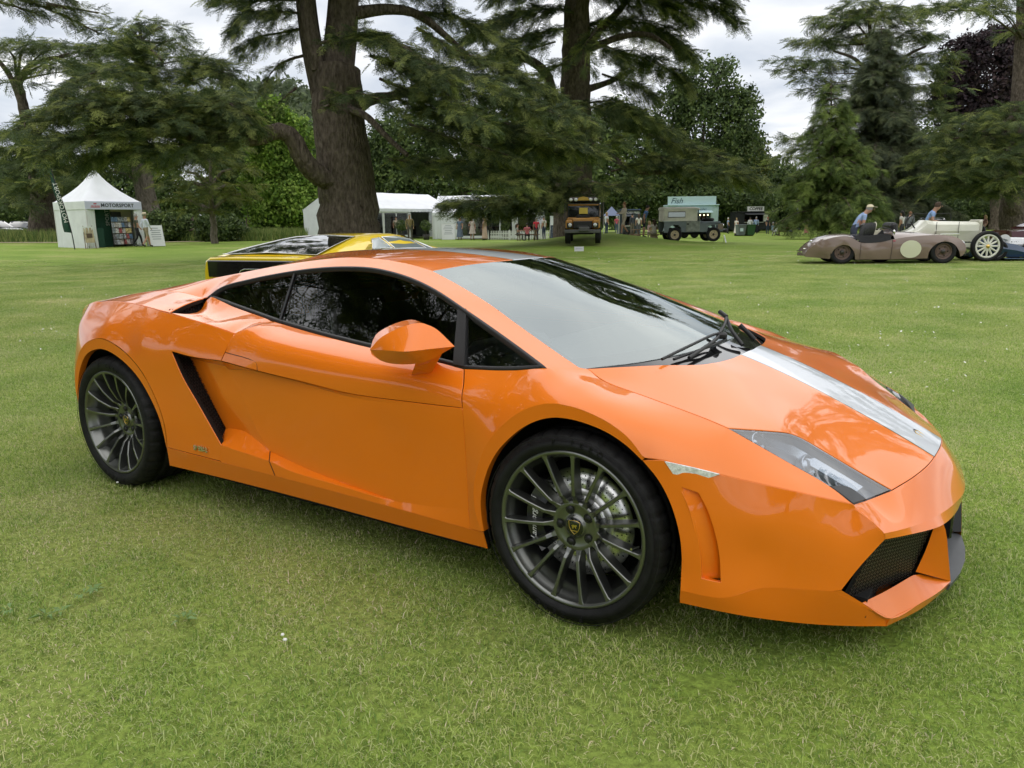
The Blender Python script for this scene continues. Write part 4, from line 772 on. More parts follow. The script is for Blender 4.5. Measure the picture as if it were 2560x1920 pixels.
tor=[(.175*math.cos(a),.175*math.sin(a)) for a in np.linspace(0,2*math.pi,33)]
mb.tube([(.52+z*.35,-.37+x,.76+z*.93) for x,z in tor],.015,8,caps=False); mb.box((.53,-.37,.755),(.03,.30,.045),bev=.01); mb.box((.54,-.37,.75),(.05,.12,.11),bev=.02); mb.build('steering_wheel',M_seat,car)
mb=MB(); mb.box((.56,0,1.045),(.035,.22,.065),bev=.02); mb.tube([(.57,0,1.06),(.58,0,1.11)],.008,6); mb.build('rear_view_mirror',M_blk,car)
mb=MB(); mb.box((-.05,-.60,.86),(.004,.05,.12),rz=.3,rx=.1); mb.build('seat_belt_tag',mat('pale belt webbing',(.6,.62,.6),.6),car)
# ---------------------------------------------------------------- the place: lawn, trees
f0=Vector((-math.sin(YAW),math.cos(YAW),0)); CP=Vector(CAMP)
def at(px,py,D):
    """point seen at photo position px,py, D metres in front of the camera (measured along the ground)"""
    a=rt*FPX-fw*(px-1280); b=up*FPX-fw*(960-py)      # both products with d vanish
    M=np.array([[a.dot(r0),a.z],[b.dot(r0),b.z]]); q=np.linalg.solve(M,-np.array([a.dot(f0)*D,b.dot(f0)*D]))
    return CP+f0*D+r0*q[0]+Vector((0,0,q[1]))
RZC=math.atan2(r0.y,r0.x)      # heading of the picture's right
# ground heights measured where things touch the lawn
GC=[at(320,617,42),at(1180,602,58),at(1950,583,84),at(1725,607,43),at(1460,620,38),at(2220,664,20.2),at(260,620,41),at(900,598,56),at(2450,640,25),at(2200,592,70),at(2500,590,62),at(60,592,75)]
GP=[(p.x,p.y,p.z) for p in GC]
for r in (0,3,6,9,13):
    for a in range(0,360,45 if r else 360): GP.append((.5+r*math.cos(R(a)),-.5+r*math.sin(R(a)),0))
for a in range(0,360,30):
    for r,z in ((140,-.2),(320,0)): GP.append((r*math.cos(R(a)),r*math.sin(R(a)),z))
for px,D in ((640,25),(1280,22),(1280,30),(0,25),(1900,30)):
    v=at(px,700,D); GP.append((v.x,v.y,0))
GP=np.array(GP); GS=TPS(GP[:,:2]/50,GP[:,2],3e-2)
MND=at(1500,610,43)
def gz(x,y):
    q=np.array([[x,y]],float) if np.isscalar(x) else np.stack([x,y],-1).astype(float)
    h=GS(q/50)[0]; d=np.hypot(q[:,0]-.3,q[:,1]+.3); h=h*np.clip((d-9)/8,0,1)
    d2=((q[:,0]-MND.x)**2+(q[:,1]-MND.y)**2); h=h+.62*np.exp(-d2/(2*2.6**2))
    return float(h[0]) if np.isscalar(x) else h
def gp(px,D,dz=0):
    """point on the lawn below photo column px at depth D"""
    a=rt*FPX-fw*(px-1280); z=0
    for _ in range(3):
        L=-(a.dot(f0)*D+a.z*(z-CP.z))/a.dot(r0); p=CP+f0*D+r0*L; z=gz(p.x,p.y)
    return Vector((p.x,p.y,z+dz))
# lawn material: mown grass, patchy
def lawn_mat():
    m=bpy.data.materials.new('mown lawn'); m.use_nodes=True; t=m.node_tree; b=t.nodes['Principled BSDF']; b.inputs['Roughness'].default_value=.85; b.inputs['Specular IOR Level'].default_value=.15
    tcn=nn(t,'ShaderNodeTexCoord'); L=t.links.new
    def noise(scale,detail,st=None,ro=.6):
        n=nn(t,'ShaderNodeTexNoise'); n.inputs['Scale'].default_value=scale; n.inputs['Detail'].default_value=detail; n.inputs['Roughness'].default_value=ro
        if st:
            mp=nn(t,'ShaderNodeMapping'); mp.inputs['Scale'].default_value=st; mp.inputs['Rotation'].default_value=(0,0,RZC); L(tcn.outputs['Object'],mp.inputs[0]); L(mp.outputs[0],n.inputs['Vector'])
        else: L(tcn.outputs['Object'],n.inputs['Vector'])
        return n.outputs['Fac']
    def ramp(f,els):
        r=nn(t,'ShaderNodeValToRGB'); e=r.color_ramp.elements
        e[0].position,e[0].color=els[0][0],(*els[0][1],1); e[1].position,e[1].color=els[-1][0],(*els[-1][1],1)
        for p,c_ in els[1:-1]: q=e.new(p); q.color=(*c_,1)
        L(f,r.inputs[0]); return r.outputs[0]
    def mixc(f,a,b_,mode='MIX'):
        n=nn(t,'ShaderNodeMix',data_type='RGBA',blend_type=mode)
        if isinstance(f,float): n.inputs['Factor'].default_value=f
        else: L(f,n.inputs['Factor'])
        for s,v in ((6,a),(7,b_)):
            if isinstance(v,tuple): n.inputs[s].default_value=(*v,1)
            else: L(v,n.inputs[s])
        return n.outputs[2]
    base=ramp(noise(.45,6),[(.30,(.165,.262,.036)),(.5,(.215,.315,.05)),(.72,(.275,.36,.08))])
    dry=ramp(noise(.16,5,(1,2.2,1)),[(.50,(0,0,0)),(.72,(1,1,1))])
    base=mixc(dry,base,(.34,.36,.12))
    fine=ramp(noise(38,4),[(.3,(.55,.55,.55)),(.7,(1.3,1.3,1.3))])
    base=mixc(1.0,base,fine,'MULTIPLY')
    L(base,b.inputs['Base Color'])
    bp=nn(t,'ShaderNodeBump'); bp.inputs['Strength'].default_value=.8; bp.inputs['Distance'].default_value=.03; L(noise(60,5),bp.inputs['Height']); L(bp.outputs[0],b.inputs['Normal'])
    return m
M_lawn=lawn_mat()
# one sheet: fine near the mound and the cars, coarse to the horizon
rad=np.r_[np.linspace(0,16,18),np.geomspace(17.5,120,46),np.geomspace(140,1500,10)]; na=160
ang=np.linspace(0,2*math.pi,na,endpoint=False)
X_=np.outer(rad,np.cos(ang)).ravel(); Y_=np.outer(rad,np.sin(ang)).ravel(); far=np.hypot(X_,Y_)>300
Z_=gz(X_,Y_); Z_[far]=0
i,j=np.meshgrid(np.arange(len(rad)-1),np.arange(na),indexing='ij'); jj=(j+1)%na
F=np.stack([i*na+j,(i+1)*na+j,(i+1)*na+jj,i*na+jj],-1).reshape(-1,4)
g=mesh_obj('lawn',np_mesh('lawn',np.c_[X_,Y_,Z_],F4=F,smooth=True),M_lawn); tag(g,'mown green lawn with dry patches',kind='structure')
# ---- grass blades near the camera
def scatter(o,sources):
    """set copies of the source shapes on the points of o (attributes: turn, pick, size)"""
    ng=bpy.data.node_groups.new('scatter','GeometryNodeTree'); ng.interface.new_socket('Geometry',in_out='INPUT',socket_type='NodeSocketGeometry'); ng.interface.new_socket('Geometry',in_out='OUTPUT',socket_type='NodeSocketGeometry')
    N=ng.nodes.new; Lk=ng.links.new
    gi=N('NodeGroupInput'); go=N('NodeGroupOutput'); ip=N('GeometryNodeInstanceOnPoints'); jn=N('GeometryNodeJoinGeometry')
    for src in reversed(sources):
        oi=N('GeometryNodeObjectInfo'); oi.inputs['Object'].default_value=src; oi.inputs['As Instance'].default_value=False; gt=N('GeometryNodeGeometryToInstance'); Lk(oi.outputs['Geometry'],gt.inputs[0]); Lk(gt.outputs[0],jn.inputs[0])
    def attr(nm,dt):
        n=N('GeometryNodeInputNamedAttribute'); n.data_type=dt; n.inputs['Name'].default_value=nm; return n.outputs['Attribute']
    er=N('FunctionNodeEulerToRotation'); Lk(attr('turn','FLOAT_VECTOR'),er.inputs[0])
    Lk(gi.outputs[0],ip.inputs['Points']); Lk(jn.outputs[0],ip.inputs['Instance']); ip.inputs['Pick Instance'].default_value=True; Lk(attr('pick','INT'),ip.inputs['Instance Index']); Lk(er.outputs[0],ip.inputs['Rotation']); Lk(attr('size','FLOAT'),ip.inputs['Scale']); Lk(ip.outputs[0],go.inputs[0])
    o.modifiers.new('scatter','NODES').node_group=ng
def point_cloud(name,P,turn,pick,size):
    me=bpy.data.meshes.new(name); me.vertices.add(len(P)); me.vertices.foreach_set('co',np.asarray(P,np.float32).ravel())
    a_=me.attributes.new('turn','FLOAT_VECTOR','POINT'); a_.data.foreach_set('vector',np.asarray(turn,np.float32).ravel())
    a_=me.attributes.new('pick','INT','POINT'); a_.data.foreach_set('value',np.asarray(pick,np.int32)); a_=me.attributes.new('size','FLOAT','POINT'); a_.data.foreach_set('value',np.asarray(size,np.float32)); me.update(); return me
def grass_mat(nm,cc,var=.22):
    m=bpy.data.materials.new(nm); m.use_nodes=True; t=m.node_tree; b=t.nodes['Principled BSDF']; b.inputs['Roughness'].default_value=.55; b.inputs['Specular IOR Level'].default_value=.3
    g_=nn(t,'ShaderNodeNewGeometry'); n=nn(t,'ShaderNodeTexNoise'); n.inputs['Scale'].default_value=.9; n.inputs['Detail'].default_value=6; t.links.new(g_.outputs['Position'],n.inputs['Vector'])
    r=nn(t,'ShaderNodeValToRGB'); e=r.color_ramp.elements; e[0].position=.32; e[1].position=.70
    e[0].color=(cc[0]*(1-var),cc[1]*(1-var*.6),cc[2]*(1-var),1); e[1].color=(cc[0]*(1+var*1.5),cc[1]*(1+var*.75),cc[2]*(1+var*2.2),1)
    t.links.new(n.outputs['Fac'],r.inputs[0]); t.links.new(r.outputs[0],b.inputs['Base Color'])
    tl=nn(t,'ShaderNodeBsdfTranslucent'); t.links.new(r.outputs[0],tl.inputs[0]); mx=nn(t,'ShaderNodeMixShader'); mx.inputs[0].default_value=.42; t.links.new(b.outputs[0],mx.inputs[1]); t.links.new(tl.outputs[0],mx.inputs[2]); t.links.new(mx.outputs[0],t.nodes['Material Output'].inputs[0]); return m
def grass():
    """mown turf: a few small turf tiles of separate blades, laid side by side with random turns"""
    G_m=[grass_mat('grass blade green',(.36,.50,.10)),grass_mat('grass blade mid',(.45,.57,.145)),grass_mat('grass blade deep',(.18,.295,.055)),grass_mat('grass blade pale',(.62,.66,.29)),grass_mat('grass blade straw',(.76,.68,.45))]
    hid=bpy.data.collections.new('turf_tiles')
    T=.5
    def tile(seed,n,hs,dry,ws=1):
        r=np.random.default_rng(seed); P=(r.random((n,2))-.5)*T*1.12
        h=(r.gamma(5,.0031,n)+.006)*hs; wd=r.uniform(.0008,.0017,n)*ws; az=r.uniform(0,2*math.pi,n); lean=np.clip(r.normal(1.15,.5,n),.05,2.2); tw=r.uniform(0,2*math.pi,n)
        dx,dy=np.cos(az),np.sin(az); sx,sy=np.cos(tw),np.sin(tw)
        def row(t,w):
            l=h*t; a=lean*t; return np.stack([P[:,0]+dx*l*np.sin(a)+sx*wd*w,P[:,1]+dy*l*np.sin(a)+sy*wd*w,-.004+l*np.cos(np.minimum(a,1.4))],1)
        V=np.stack([row(0,-1),row(0,1),row(.55,-.9),row(.55,.9),row(1,0)],1).reshape(-1,3); b=np.arange(n)*5
        me=np_mesh('turf',V,np.stack([b+2,b+3,b+4],1),np.stack([b,b+1,b+3,b+2],1))
        for m in G_m: me.materials.append(m)
        q=r.random(n); k=np.where(q<.30,0,np.where(q<.54,1,np.where(q<.80,2,3))); k=np.where(r.random(n)<dry,np.where(r.random(n)<.55,3,4),k)
        me.polygons.foreach_set('material_index',np.concatenate([k,k]).astype(np.int32))
        o=bpy.data.objects.new('turf_tile',me); hid.objects.link(o); return o
    for q,(sd_,n,hs,dry) in enumerate(((1,4200,1.0,.11),(2,4200,1.1,.09),(3,3900,.9,.20),(4,4400,1.2,.07),(5,3400,.8,.45))): tile(sd_,n,hs,dry).name='turf_tile_%d'%q
    r=np.random.default_rng(5); pts=[];rot=[];idx=[];scl=[]
    for i in range(-80,90):
        for j in range(-80,90):
            x,y=CP.x+i*T*.86+r.uniform(-.06,.06),CP.y+j*T*.86+r.uniform(-.06,.06)
            d=Vector((x-CP.x,y-CP.y,0)); D=d.dot(f0); lt=d.dot(r0)
            if D<1.1 or D>30 or abs(lt)>D*.72+.7: continue
            if D>20 and r.random()<(D-20)/10: continue
            pts.append((x,y,gz(x,y))); rot.append(r.uniform(0,6.283)); scl.append(r.uniform(.92,1.12))
            nz=math.sin(x*1.9+math.sin(y*1.3)*1.5)*math.sin(y*1.7+.6)+.45*math.sin(x*4.1-y*3.2)+r.normal(0,.25)
            lat_=lt/D*1923+1280
            if any((lat_-a_)**2/(w_**2)+(D-d_)**2/(dw_**2)<1 for a_,w_,d_,dw_ in ((560,130,3.05,.28),(1130,90,2.9,.2),(80,120,3.3,.3),(2320,160,3.3,.35),(1050,160,4.6,.3),(700,300,2.25,.12))): nz=1.2
            idx.append(4 if nz>.80 else 2 if nz>.35 else 3 if nz<-.75 else 1 if nz<-.1 else 0)
    me=point_cloud('turf_points',pts,[(0,0,q) for q in rot],idx,scl)
    o=mesh_obj('grass',me); tag(o,'short mown grass blades covering the lawn','grass',kind='stuff')
    scatter(o,list(hid.objects))
    return o
grass()
def daisies():
    r=np.random.default_rng(9); mb=MB()
    cl=[(gp(px_,D_),n_,sp) for px_,D_,n_,sp in ((100,9,14,.8),(330,10.5,30,1.6),(460,12,40,2.2),(60,7,8,.5),(760,14,25,2.5),(1750,9,22,1.3),(2000,11,40,2.2),(2300,9,30,1.6),(2480,13,40,2.4),(1450,20,60,5),(1700,24,70,6),(2100,16,50,3),(2000,28,60,6),(1350,26,40,4),(2250,7,16,1.0),(2400,6,8,.6),(300,5.2,3,.15),(2150,8,12,.7),(1100,22,20,3),(120,16,30,3))]
    for p,n_,sp in cl:
        for _ in range(n_):
            x,y=p.x+r.normal(0,sp),p.y+r.normal(0,sp*.6); z=gz(x,y)+.032; rr=r.uniform(.006,.011)*(1+.03*max(0,math.hypot(x-CP.x,y-CP.y)-8)); tx,ty=r.normal(0,.4,2)
            v=[(x+rr*math.cos(a),y+rr*math.sin(a),z+rr*(tx*math.cos(a)+ty*math.sin(a))) for a in np.linspace(0,2*math.pi,6,endpoint=False)]; mb.add(v,[tuple(range(6))])
    p=at(697,1592,2.45); 
    o=mb.build('daisies',mat('daisy white',(.8,.8,.76),.7)); tag(o,'scattered white daisies in the lawn','daisies',kind='stuff')
daisies()
def on_lawn(px,py,z=.02):
    d=fw+rt*((px-1280)/FPX)-up*((py-960)/FPX); return CP+d*((z-CP.z)/d.z)
def weeds():
    r=np.random.default_rng(4); mb=MB()
    for px,py,sz in ((24,1524,.045),(118,1536,.05),(150,1530,.04),(205,1485,.05),(235,1474,.04),(456,1548,.05),(470,1540,.035)):
        p=on_lawn(px,py)
        for q in range(7):
            a=r.uniform(0,6.28); L=sz*r.uniform(.5,1); w_=L*.17; d=Vector((math.cos(a),math.sin(a),0)); s_=Vector((-d.y,d.x,0)); o=p+d*.01
            mb.add([o,o+d*L*.4+s_*w_+Vector((0,0,.010)),o+d*L+Vector((0,0,.004)),o+d*L*.4-s_*w_+Vector((0,0,.008))],[(0,1,2,3)])
    o=mb.build('lawn_weeds',mat('weed leaf',(.13,.22,.06),.55)); tag(o,'dark flat weed leaves in the near lawn','weeds',kind='stuff')
    mb=MB()
    for px,py,n_ in ((290,1206,1),(706,1585,1),(712,1600,2)):
        for _ in range(n_):
            p=on_lawn(px+r.normal(0,3),py+r.normal(0,2),.035); mb.lathe([(.0005,.006),(.004,.005),(.0065,.001),(.004,-.002)],'Z',tuple(p),8)
    o=mb.build('clover_heads',mat('daisy white',(.8,.8,.76),.7)); tag(o,'small white clover heads in the near lawn','flowers',kind='stuff')
weeds()
# ---- needle sprays and trees
def bark(name,c1,c2,sc_=8,st=(1,1,.38)):
    m=bpy.data.materials.new(name); m.use_nodes=True; t=m.node_tree; b=t.nodes['Principled BSDF']; b.inputs['Roughness'].default_value=.95; b.inputs['Specular IOR Level'].default_value=.1
    tcn=nn(t,'ShaderNodeTexCoord'); mp=nn(t,'ShaderNodeMapping'); mp.inputs['Scale'].default_value=st; t.links.new(tcn.outputs['Object'],mp.inputs[0])
    n=nn(t,'ShaderNodeTexNoise'); n.inputs['Scale'].default_value=sc_; n.inputs['Detail'].default_value=9; n.inputs['Roughness'].default_value=.7; t.links.new(mp.outputs[0],n.inputs['Vector'])
    v=nn(t,'ShaderNodeTexVoronoi'); v.inputs['Scale'].default_value=sc_*1.3; t.links.new(mp.outputs[0],v.inputs['Vector'])
    r=nn(t,'ShaderNodeValToRGB'); r.color_ramp.elements[0].position=.32; r.color_ramp.elements[0].color=(*c1,1); r.color_ramp.elements[1].position=.68; r.color_ramp.elements[1].color=(*c2,1)
    t.links.new(n.outputs['Fac'],r.inputs[0]); t.links.new(r.outputs[0],b.inputs['Base Color'])
    s=mth(t,'ADD',n.outputs['Fac'],v.outputs['Distance'])
    bp=nn(t,'ShaderNodeBump'); bp.inputs['Strength'].default_value=.9; bp.inputs['Distance'].default_value=.08; t.links.new(s,bp.inputs['Height']); t.links.new(bp.outputs[0],b.inputs['Normal']); return m
M_bark=bark('cedar bark',(.045,.035,.028),(.19,.155,.125)); M_bark2=bark('pale bark',(.09,.076,.064),(.26,.225,.19)); M_twig=mat('grey twigs',(.10,.08,.065),.9)
def leafmat(name,c,var=.3,trans=.25):
    m=bpy.data.materials.new(name); m.use_nodes=True; t=m.node_tree; b=t.nodes['Principled BSDF']; b.inputs['Roughness'].default_value=.6; b.inputs['Specular IOR Level'].default_value=.25
    tcn=nn(t,'ShaderNodeNewGeometry'); n=nn(t,'ShaderNodeTexNoise'); n.inputs['Scale'].default_value=.7; n.inputs['Detail'].default_value=5; t.links.new(tcn.outputs['Position'],n.inputs['Vector'])
    r=nn(t,'ShaderNodeValToRGB'); r.color_ramp.elements[0].position=.3; r.color_ramp.elements[1].position=.7
    r.color_ramp.elements[0].color=(c[0]*(1-var),c[1]*(1-var),c[2]*(1-var*.7),1); r.color_ramp.elements[1].color=(c[0]*(1+var*1.1),c[1]*(1+var),c[2]*(1+var*.4),1)
    t.links.new(n.outputs['Fac'],r.inputs[0]); t.links.new(r.outputs[0],b.inputs['Base Color'])
    tl=nn(t,'ShaderNodeBsdfTranslucent'); t.links.new(r.outputs[0],tl.inputs[0]); mx=nn(t,'ShaderNodeMixShader'); mx.inputs[0].default_value=trans; o=t.nodes['Material Output']; t.links.new(b.outputs[0],mx.inputs[1]); t.links.new(tl.outputs[0],mx.inputs[2]); t.links.new(mx.outputs[0],o.inputs[0]); return m
L_cd=[leafmat('cedar needles dark',(.068,.102,.044)),leafmat('cedar needles mid',(.118,.160,.058)),leafmat('cedar needles light',(.26,.30,.095))]
L_blue=[leafmat('blue cedar dark',(.075,.10,.062)),leafmat('blue cedar mid',(.125,.155,.09)),leafmat('blue cedar light',(.18,.21,.11))]
L_br=[leafmat('bright leaves dark',(.09,.17,.024)),leafmat('bright leaves mid',(.155,.265,.04)),leafmat('bright leaves light',(.23,.34,.06))]
L_gr=[leafmat('green leaves dark',(.05,.082,.028)),leafmat('green leaves mid',(.082,.125,.04)),leafmat('green leaves light',(.125,.175,.055))]
L_yg=[leafmat('yellow green dark',(.07,.095,.02)),leafmat('yellow green mid',(.12,.15,.03)),leafmat('yellow green light',(.19,.21,.05))]
L_cg=[leafmat('young cedar dark',(.09,.14,.042)),leafmat('young cedar mid',(.15,.215,.06)),leafmat('young cedar light',(.24,.31,.09))]
L_cu=[leafmat('copper leaves dark',(.018,.013,.017)),leafmat('copper leaves mid',(.032,.020,.027)),leafmat('copper leaves light',(.055,.035,.042))]
def spray_mesh(name,pos,axis,normal,size,mats,seed=0,ntuft=9,light=.3,long=1.0):
    """many flat needle sprays joined: pos, growing direction, upper side, size per spray"""
    r=np.random.default_rng(seed); n=len(pos)
    ax=axis/np.linalg.norm(axis,axis=1)[:,None]; nr=normal-ax*(normal*ax).sum(1)[:,None]; nr/=np.linalg.norm(nr,axis=1)[:,None]; sd=np.cross(ax,nr)
    Vs=[]
    for k in range(ntuft):
        t=(k+.3)/ntuft; side=(1 if k%2 else -1); a=r.uniform(.45,1.05,n)*(1-.6*t)*side if k<ntuft-1 else r.uniform(-.2,.2,n)
        o=pos+ax*(size*t*long)[:,None]*1.0-nr*(size*.25*t*t)[:,None]
        d=ax*np.cos(a)[:,None]+sd*np.sin(a)[:,None]+nr*r.normal(.10,.28,n)[:,None]; d/=np.linalg.norm(d,axis=1)[:,None]
        L=size*r.uniform(.34,.62,n); w=size*r.uniform(.045,.085,n)
        pr=np.cross(d,nr); pr/=np.linalg.norm(pr,axis=1)[:,None]+1e-9
        tw=r.uniform(-1.0,1.0,n)[:,None]; pr=pr*np.cos(tw)+nr*np.sin(tw)
        Vs.append(np.stack([o-pr*w[:,None],o+d*L[:,None]-nr*(L*.15)[:,None],o+pr*w[:,None]],1))
    V=np.stack(Vs,1).reshape(-1,3); b=np.arange(n*ntuft)*3
    me=np_mesh(name,V,np.stack([b,b+1,b+2],1))
    for m in mats: me.materials.append(m)
    q=r.random(n); k=np.where(q<.38,0,np.where(q<1-light,1,2)); me.polygons.foreach_set('material_index',np.repeat(k,ntuft).astype(np.int32)); return me
DENS=1.9
SPR={}
def sprays(mats):
    """three branchlet shapes in each of the three needle colours; axis +X, upper side +Z, length 1"""
    key=mats[0].name
    if key in SPR: return SPR[key]
    out=[]
    for m in mats:
        for v in range(3):
            r=np.random.default_rng(100+v); V=[];F=[]
            def tuft(o,d,L,w,nr):
                d=d/np.linalg.norm(d); p=np.cross(d,nr); p/=np.linalg.norm(p)+1e-9; a=r.uniform(-1,1); p=p*math.cos(a)+nr*math.sin(a); k=len(V); V.extend([o-p*w,o+d*L-nr*L*.12,o+p*w]); F.append((k,k+1,k+2))
            up=np.array([0,0,1.0])
            for i_ in range(7):
                t_=(i_+.4)/7; o=np.array([t_,0,-.16*t_*t_]); tuft(o,np.array([1,r.normal(0,.2),r.normal(.1,.2)]),.26,.020,up)
                for sg in (1,-1):
                    L=(.46*(1-.75*t_)+.10)*r.uniform(.7,1.15); a=r.uniform(.6,1.05); d=np.array([math.cos(a),sg*math.sin(a),r.normal(0,.10)-.08]); nq=4 if L>.3 else 3
                    for q in range(nq):
                        oo=o+d*L*(q+.3)/nq; 
                        for e in (-.7,.7): tuft(oo,d+np.array([.25,e*.9,r.normal(.12,.25)]),L*.40,.017,up)
                    tuft(o+d*L*.8,d,L*.35,.017,up)
            me=np_mesh('needle_spray',np.array(V),np.array(F)); me.materials.append(m); ob=bpy.data.objects.new('needle_spray',me); out.append(ob)
    SPR[key]=out; return out
def crown_cloud(name,P,A,N,S,mats,seed,light,parent):
    r=np.random.default_rng(seed); n=len(P); A=A/np.linalg.norm(A,axis=1)[:,None]; N=N-A*(N*A).sum(1)[:,None]; N/=np.linalg.norm(N,axis=1)[:,None]; B=np.cross(N,A)
    # euler XYZ from matrix with columns A,B,N
    ey=-np.arcsin(np.clip(A[:,2],-1,1)); ez=np.arctan2(A[:,1],A[:,0]); ex=np.arctan2(B[:,2],N[:,2])
    q=r.random(n); k=np.where(q<.38,0,np.where(q<1-light,1,2)); pick=k*3+r.integers(0,3,n)
    o=mesh_obj(name,point_cloud(name,P,np.stack([ex,ey,ez],1),pick,S*1.2),None,parent); o['kind']='stuff'; scatter(o,sprays(mats)); return o
class Cedar:
    def __init__(s,name,label,base,group=None,mats=L_cd,barkm=None,seed=1):
        s.r=np.random.default_rng(seed); s.root=empty(name,base,label=label,cat='tree',group=group); s.base=np.array(base); s.tr=MB(); s.tw=MB(); s.P=[];s.A=[];s.N=[];s.S=[]; s.mats=mats; s.seed=seed; s.bark=barkm or M_bark
    def limb(s,pts,r0_,r1_,n=10,wob=.0):
        q=crom(np.array([np.array(p)-s.base for p in pts]),.35 if len(pts)>1 else 1); L=len(q)
        if wob: q[1:-1]+=s.r.normal(0,wob,(L-2,3))
        s.tr.tube(q,[r0_+(r1_-r0_)*(i/(L-1))**.8 for i in range(L)],n); return q
    def bough(s,pts,width,dens=9,droop=.25,size=.5,rad=.06,flat=.15,light=0,bare=.0,fill=1.0):
        """a bough along world points, with flat side shoots carrying sprays"""
        r=s.r; q=crom(np.array([np.array(p)-s.base for p in pts]),.25); L=len(q); s.tr.tube(q[::2] if L>6 else q,[max(.012,rad*(1-.85*i/(max(1,len(q[::2] if L>6 else q)-1)))) for i in range(len(q[::2] if L>6 else q))],5,caps=False)
        length=np.linalg.norm(np.diff(q,axis=0),axis=1).sum(); nsh=int(length*dens*fill*DENS)
        for _ in range(nsh):
            t=bare+(1-bare)*r.random()**.85; i=min(L-2,int(t*(L-1))); p=q[i]+(q[i+1]-q[i])*r.random(); d=q[i+1]-q[i]; d/=np.linalg.norm(d)
            sdv=np.cross(d,[0,0,1]); sdv/=np.linalg.norm(sdv)+1e-9; sg=1 if r.random()<.5 else -1
            w=width*(math.sin(math.pi*min(1,.18+.82*t*.98))**.6+.12)*r.uniform(.35,1.0)
            dr=d*r.uniform(.25,.95)+sdv*sg*r.uniform(.3,1.0)+np.array([0,0,r.normal(.0,flat)]); dr/=np.linalg.norm(dr)
            ns=max(2,int(w/(size*.42)))
            for k in range(ns):
                u=(k+r.random())/ns; dd=dr+np.array([0,0,-droop*u*1.6]); dd/=np.linalg.norm(dd)
                pp=p+dr*w*u+np.array([0,0,-droop*w*u*u*.8])+r.normal(0,.05,3)*[1,1,.8]
                s.P.append(pp); s.A.append(dd+r.normal(0,.30,3)); s.N.append(np.array([0,0,1])+r.normal(0,.25,3)); s.S.append(size*.85*r.uniform(.6,1.25))
            if r.random()<.25: s.tr.tube([p,p+dr*w*.6+np.array([0,0,-droop*w*.25])],[.02,.006],4,caps=False)
    def plate(s,c,rx,ry,n,rot=0,droop=.3,size=.5,dome=.25):
        """a flat-topped foliage plate around c"""
        r=s.r; a=r.uniform(0,2*math.pi,n); q=np.sqrt(r.random(n)); 
        lob=1+.22*np.sin(a*3+r.random()*6)+.15*np.sin(a*7+r.random()*6)
        x=np.cos(a)*q*rx*lob; y=np.sin(a)*q*ry*lob; z=dome*(1-q**2)*min(rx,ry)*.5-droop*q**3*min(rx,ry)*.35+r.normal(0,.10,n)*min(rx,ry)*.35
        cs,sn=math.cos(rot),math.sin(rot); c=np.array(c)-s.base
        X=c[0]+x*cs-y*sn; Y=c[1]+x*sn+y*cs
        s.P+=list(np.stack([X,Y,c[2]+z],1)); o=np.stack([np.cos(a+rot),np.sin(a+rot),-droop*q*1.2+r.normal(0,.2,n)],1)+r.normal(0,.35,(n,3)); s.A+=list(o); s.N+=list(np.array([0,0,1])+r.normal(0,.28,(n,3))); s.S+=list(size*r.uniform(.6,1.25,n))
    def done(s,ntuft=10,light=.30):
        s.tr.build('trunk',s.bark,s.root)
        crown_cloud('crown',np.array(s.P),np.array(s.A),np.array(s.N),np.array(s.S),s.mats,s.seed,light,s.root); s.count=len(s.P); return s
def flare(px,D,w,zt=1.2):
    pass
# --- T1: the great cedar behind the yellow car
T1D=30.0
def A1_(x,y,d=0): return at(x*1.1573,y*1.1573,T1D+d)      # x,y read on the 2212-wide view
b1=gp(757*1.1573,T1D); cd1=Cedar('cedar_tree','huge old cedar with thick forked trunk and low crooked limb behind the yellow coupe',b1,mats=L_cd,seed=21)
tb=np.array(b1)
cd1.limb([tb+[0,0,-.3],tb+[0,0,.4],A1_(752,440),A1_(742,340),A1_(730,240),A1_(728,150)],1.28,.86,20,.03)
cd1.tr.tube([tb-cd1.base+np.array([0,0,-.2]),np.array(A1_(757,545))-cd1.base,np.array(A1_(755,470))-cd1.base],[1.55,1.16,.98],22)
cd1.limb([A1_(722,200),A1_(738,60),A1_(748,-120),A1_(760,-330)],.66,.42,14); cd1.limb([A1_(700,220),A1_(672,90),A1_(655,-60),A1_(640,-260)],.44,.30,12); cd1.limb([A1_(690,150,-.4),A1_(667,40,-.6),A1_(660,-120)],.30,.2,10)
cd1.limb([A1_(745,395,-.3),A1_(690,380,-1.0),A1_(655,345,-1.4),A1_(630,295,-1.6),A1_(600,282,-1.8),A1_(560,298,-2.2),A1_(500,300,-2.8),A1_(400,292,-3.6)],.46,.17,12)
cd1.limb([A1_(760,245,.2),A1_(800,215,.4),A1_(850,208,.6),A1_(900,190,.9)],.26,.14,8); cd1.limb([A1_(752,235,-.6),A1_(790,250,-1.2),A1_(840,300,-1.8),A1_(880,335,-2.4)],.16,.08,8)
cd1.limb([A1_(768,28,0),A1_(840,20,.5),A1_(900,30,1),A1_(960,75,1.5),A1_(1020,130,2)],.24,.10,8)
def B1(pts,w,**k): cd1.bough([A1_(*p) for p in pts],w,**k)
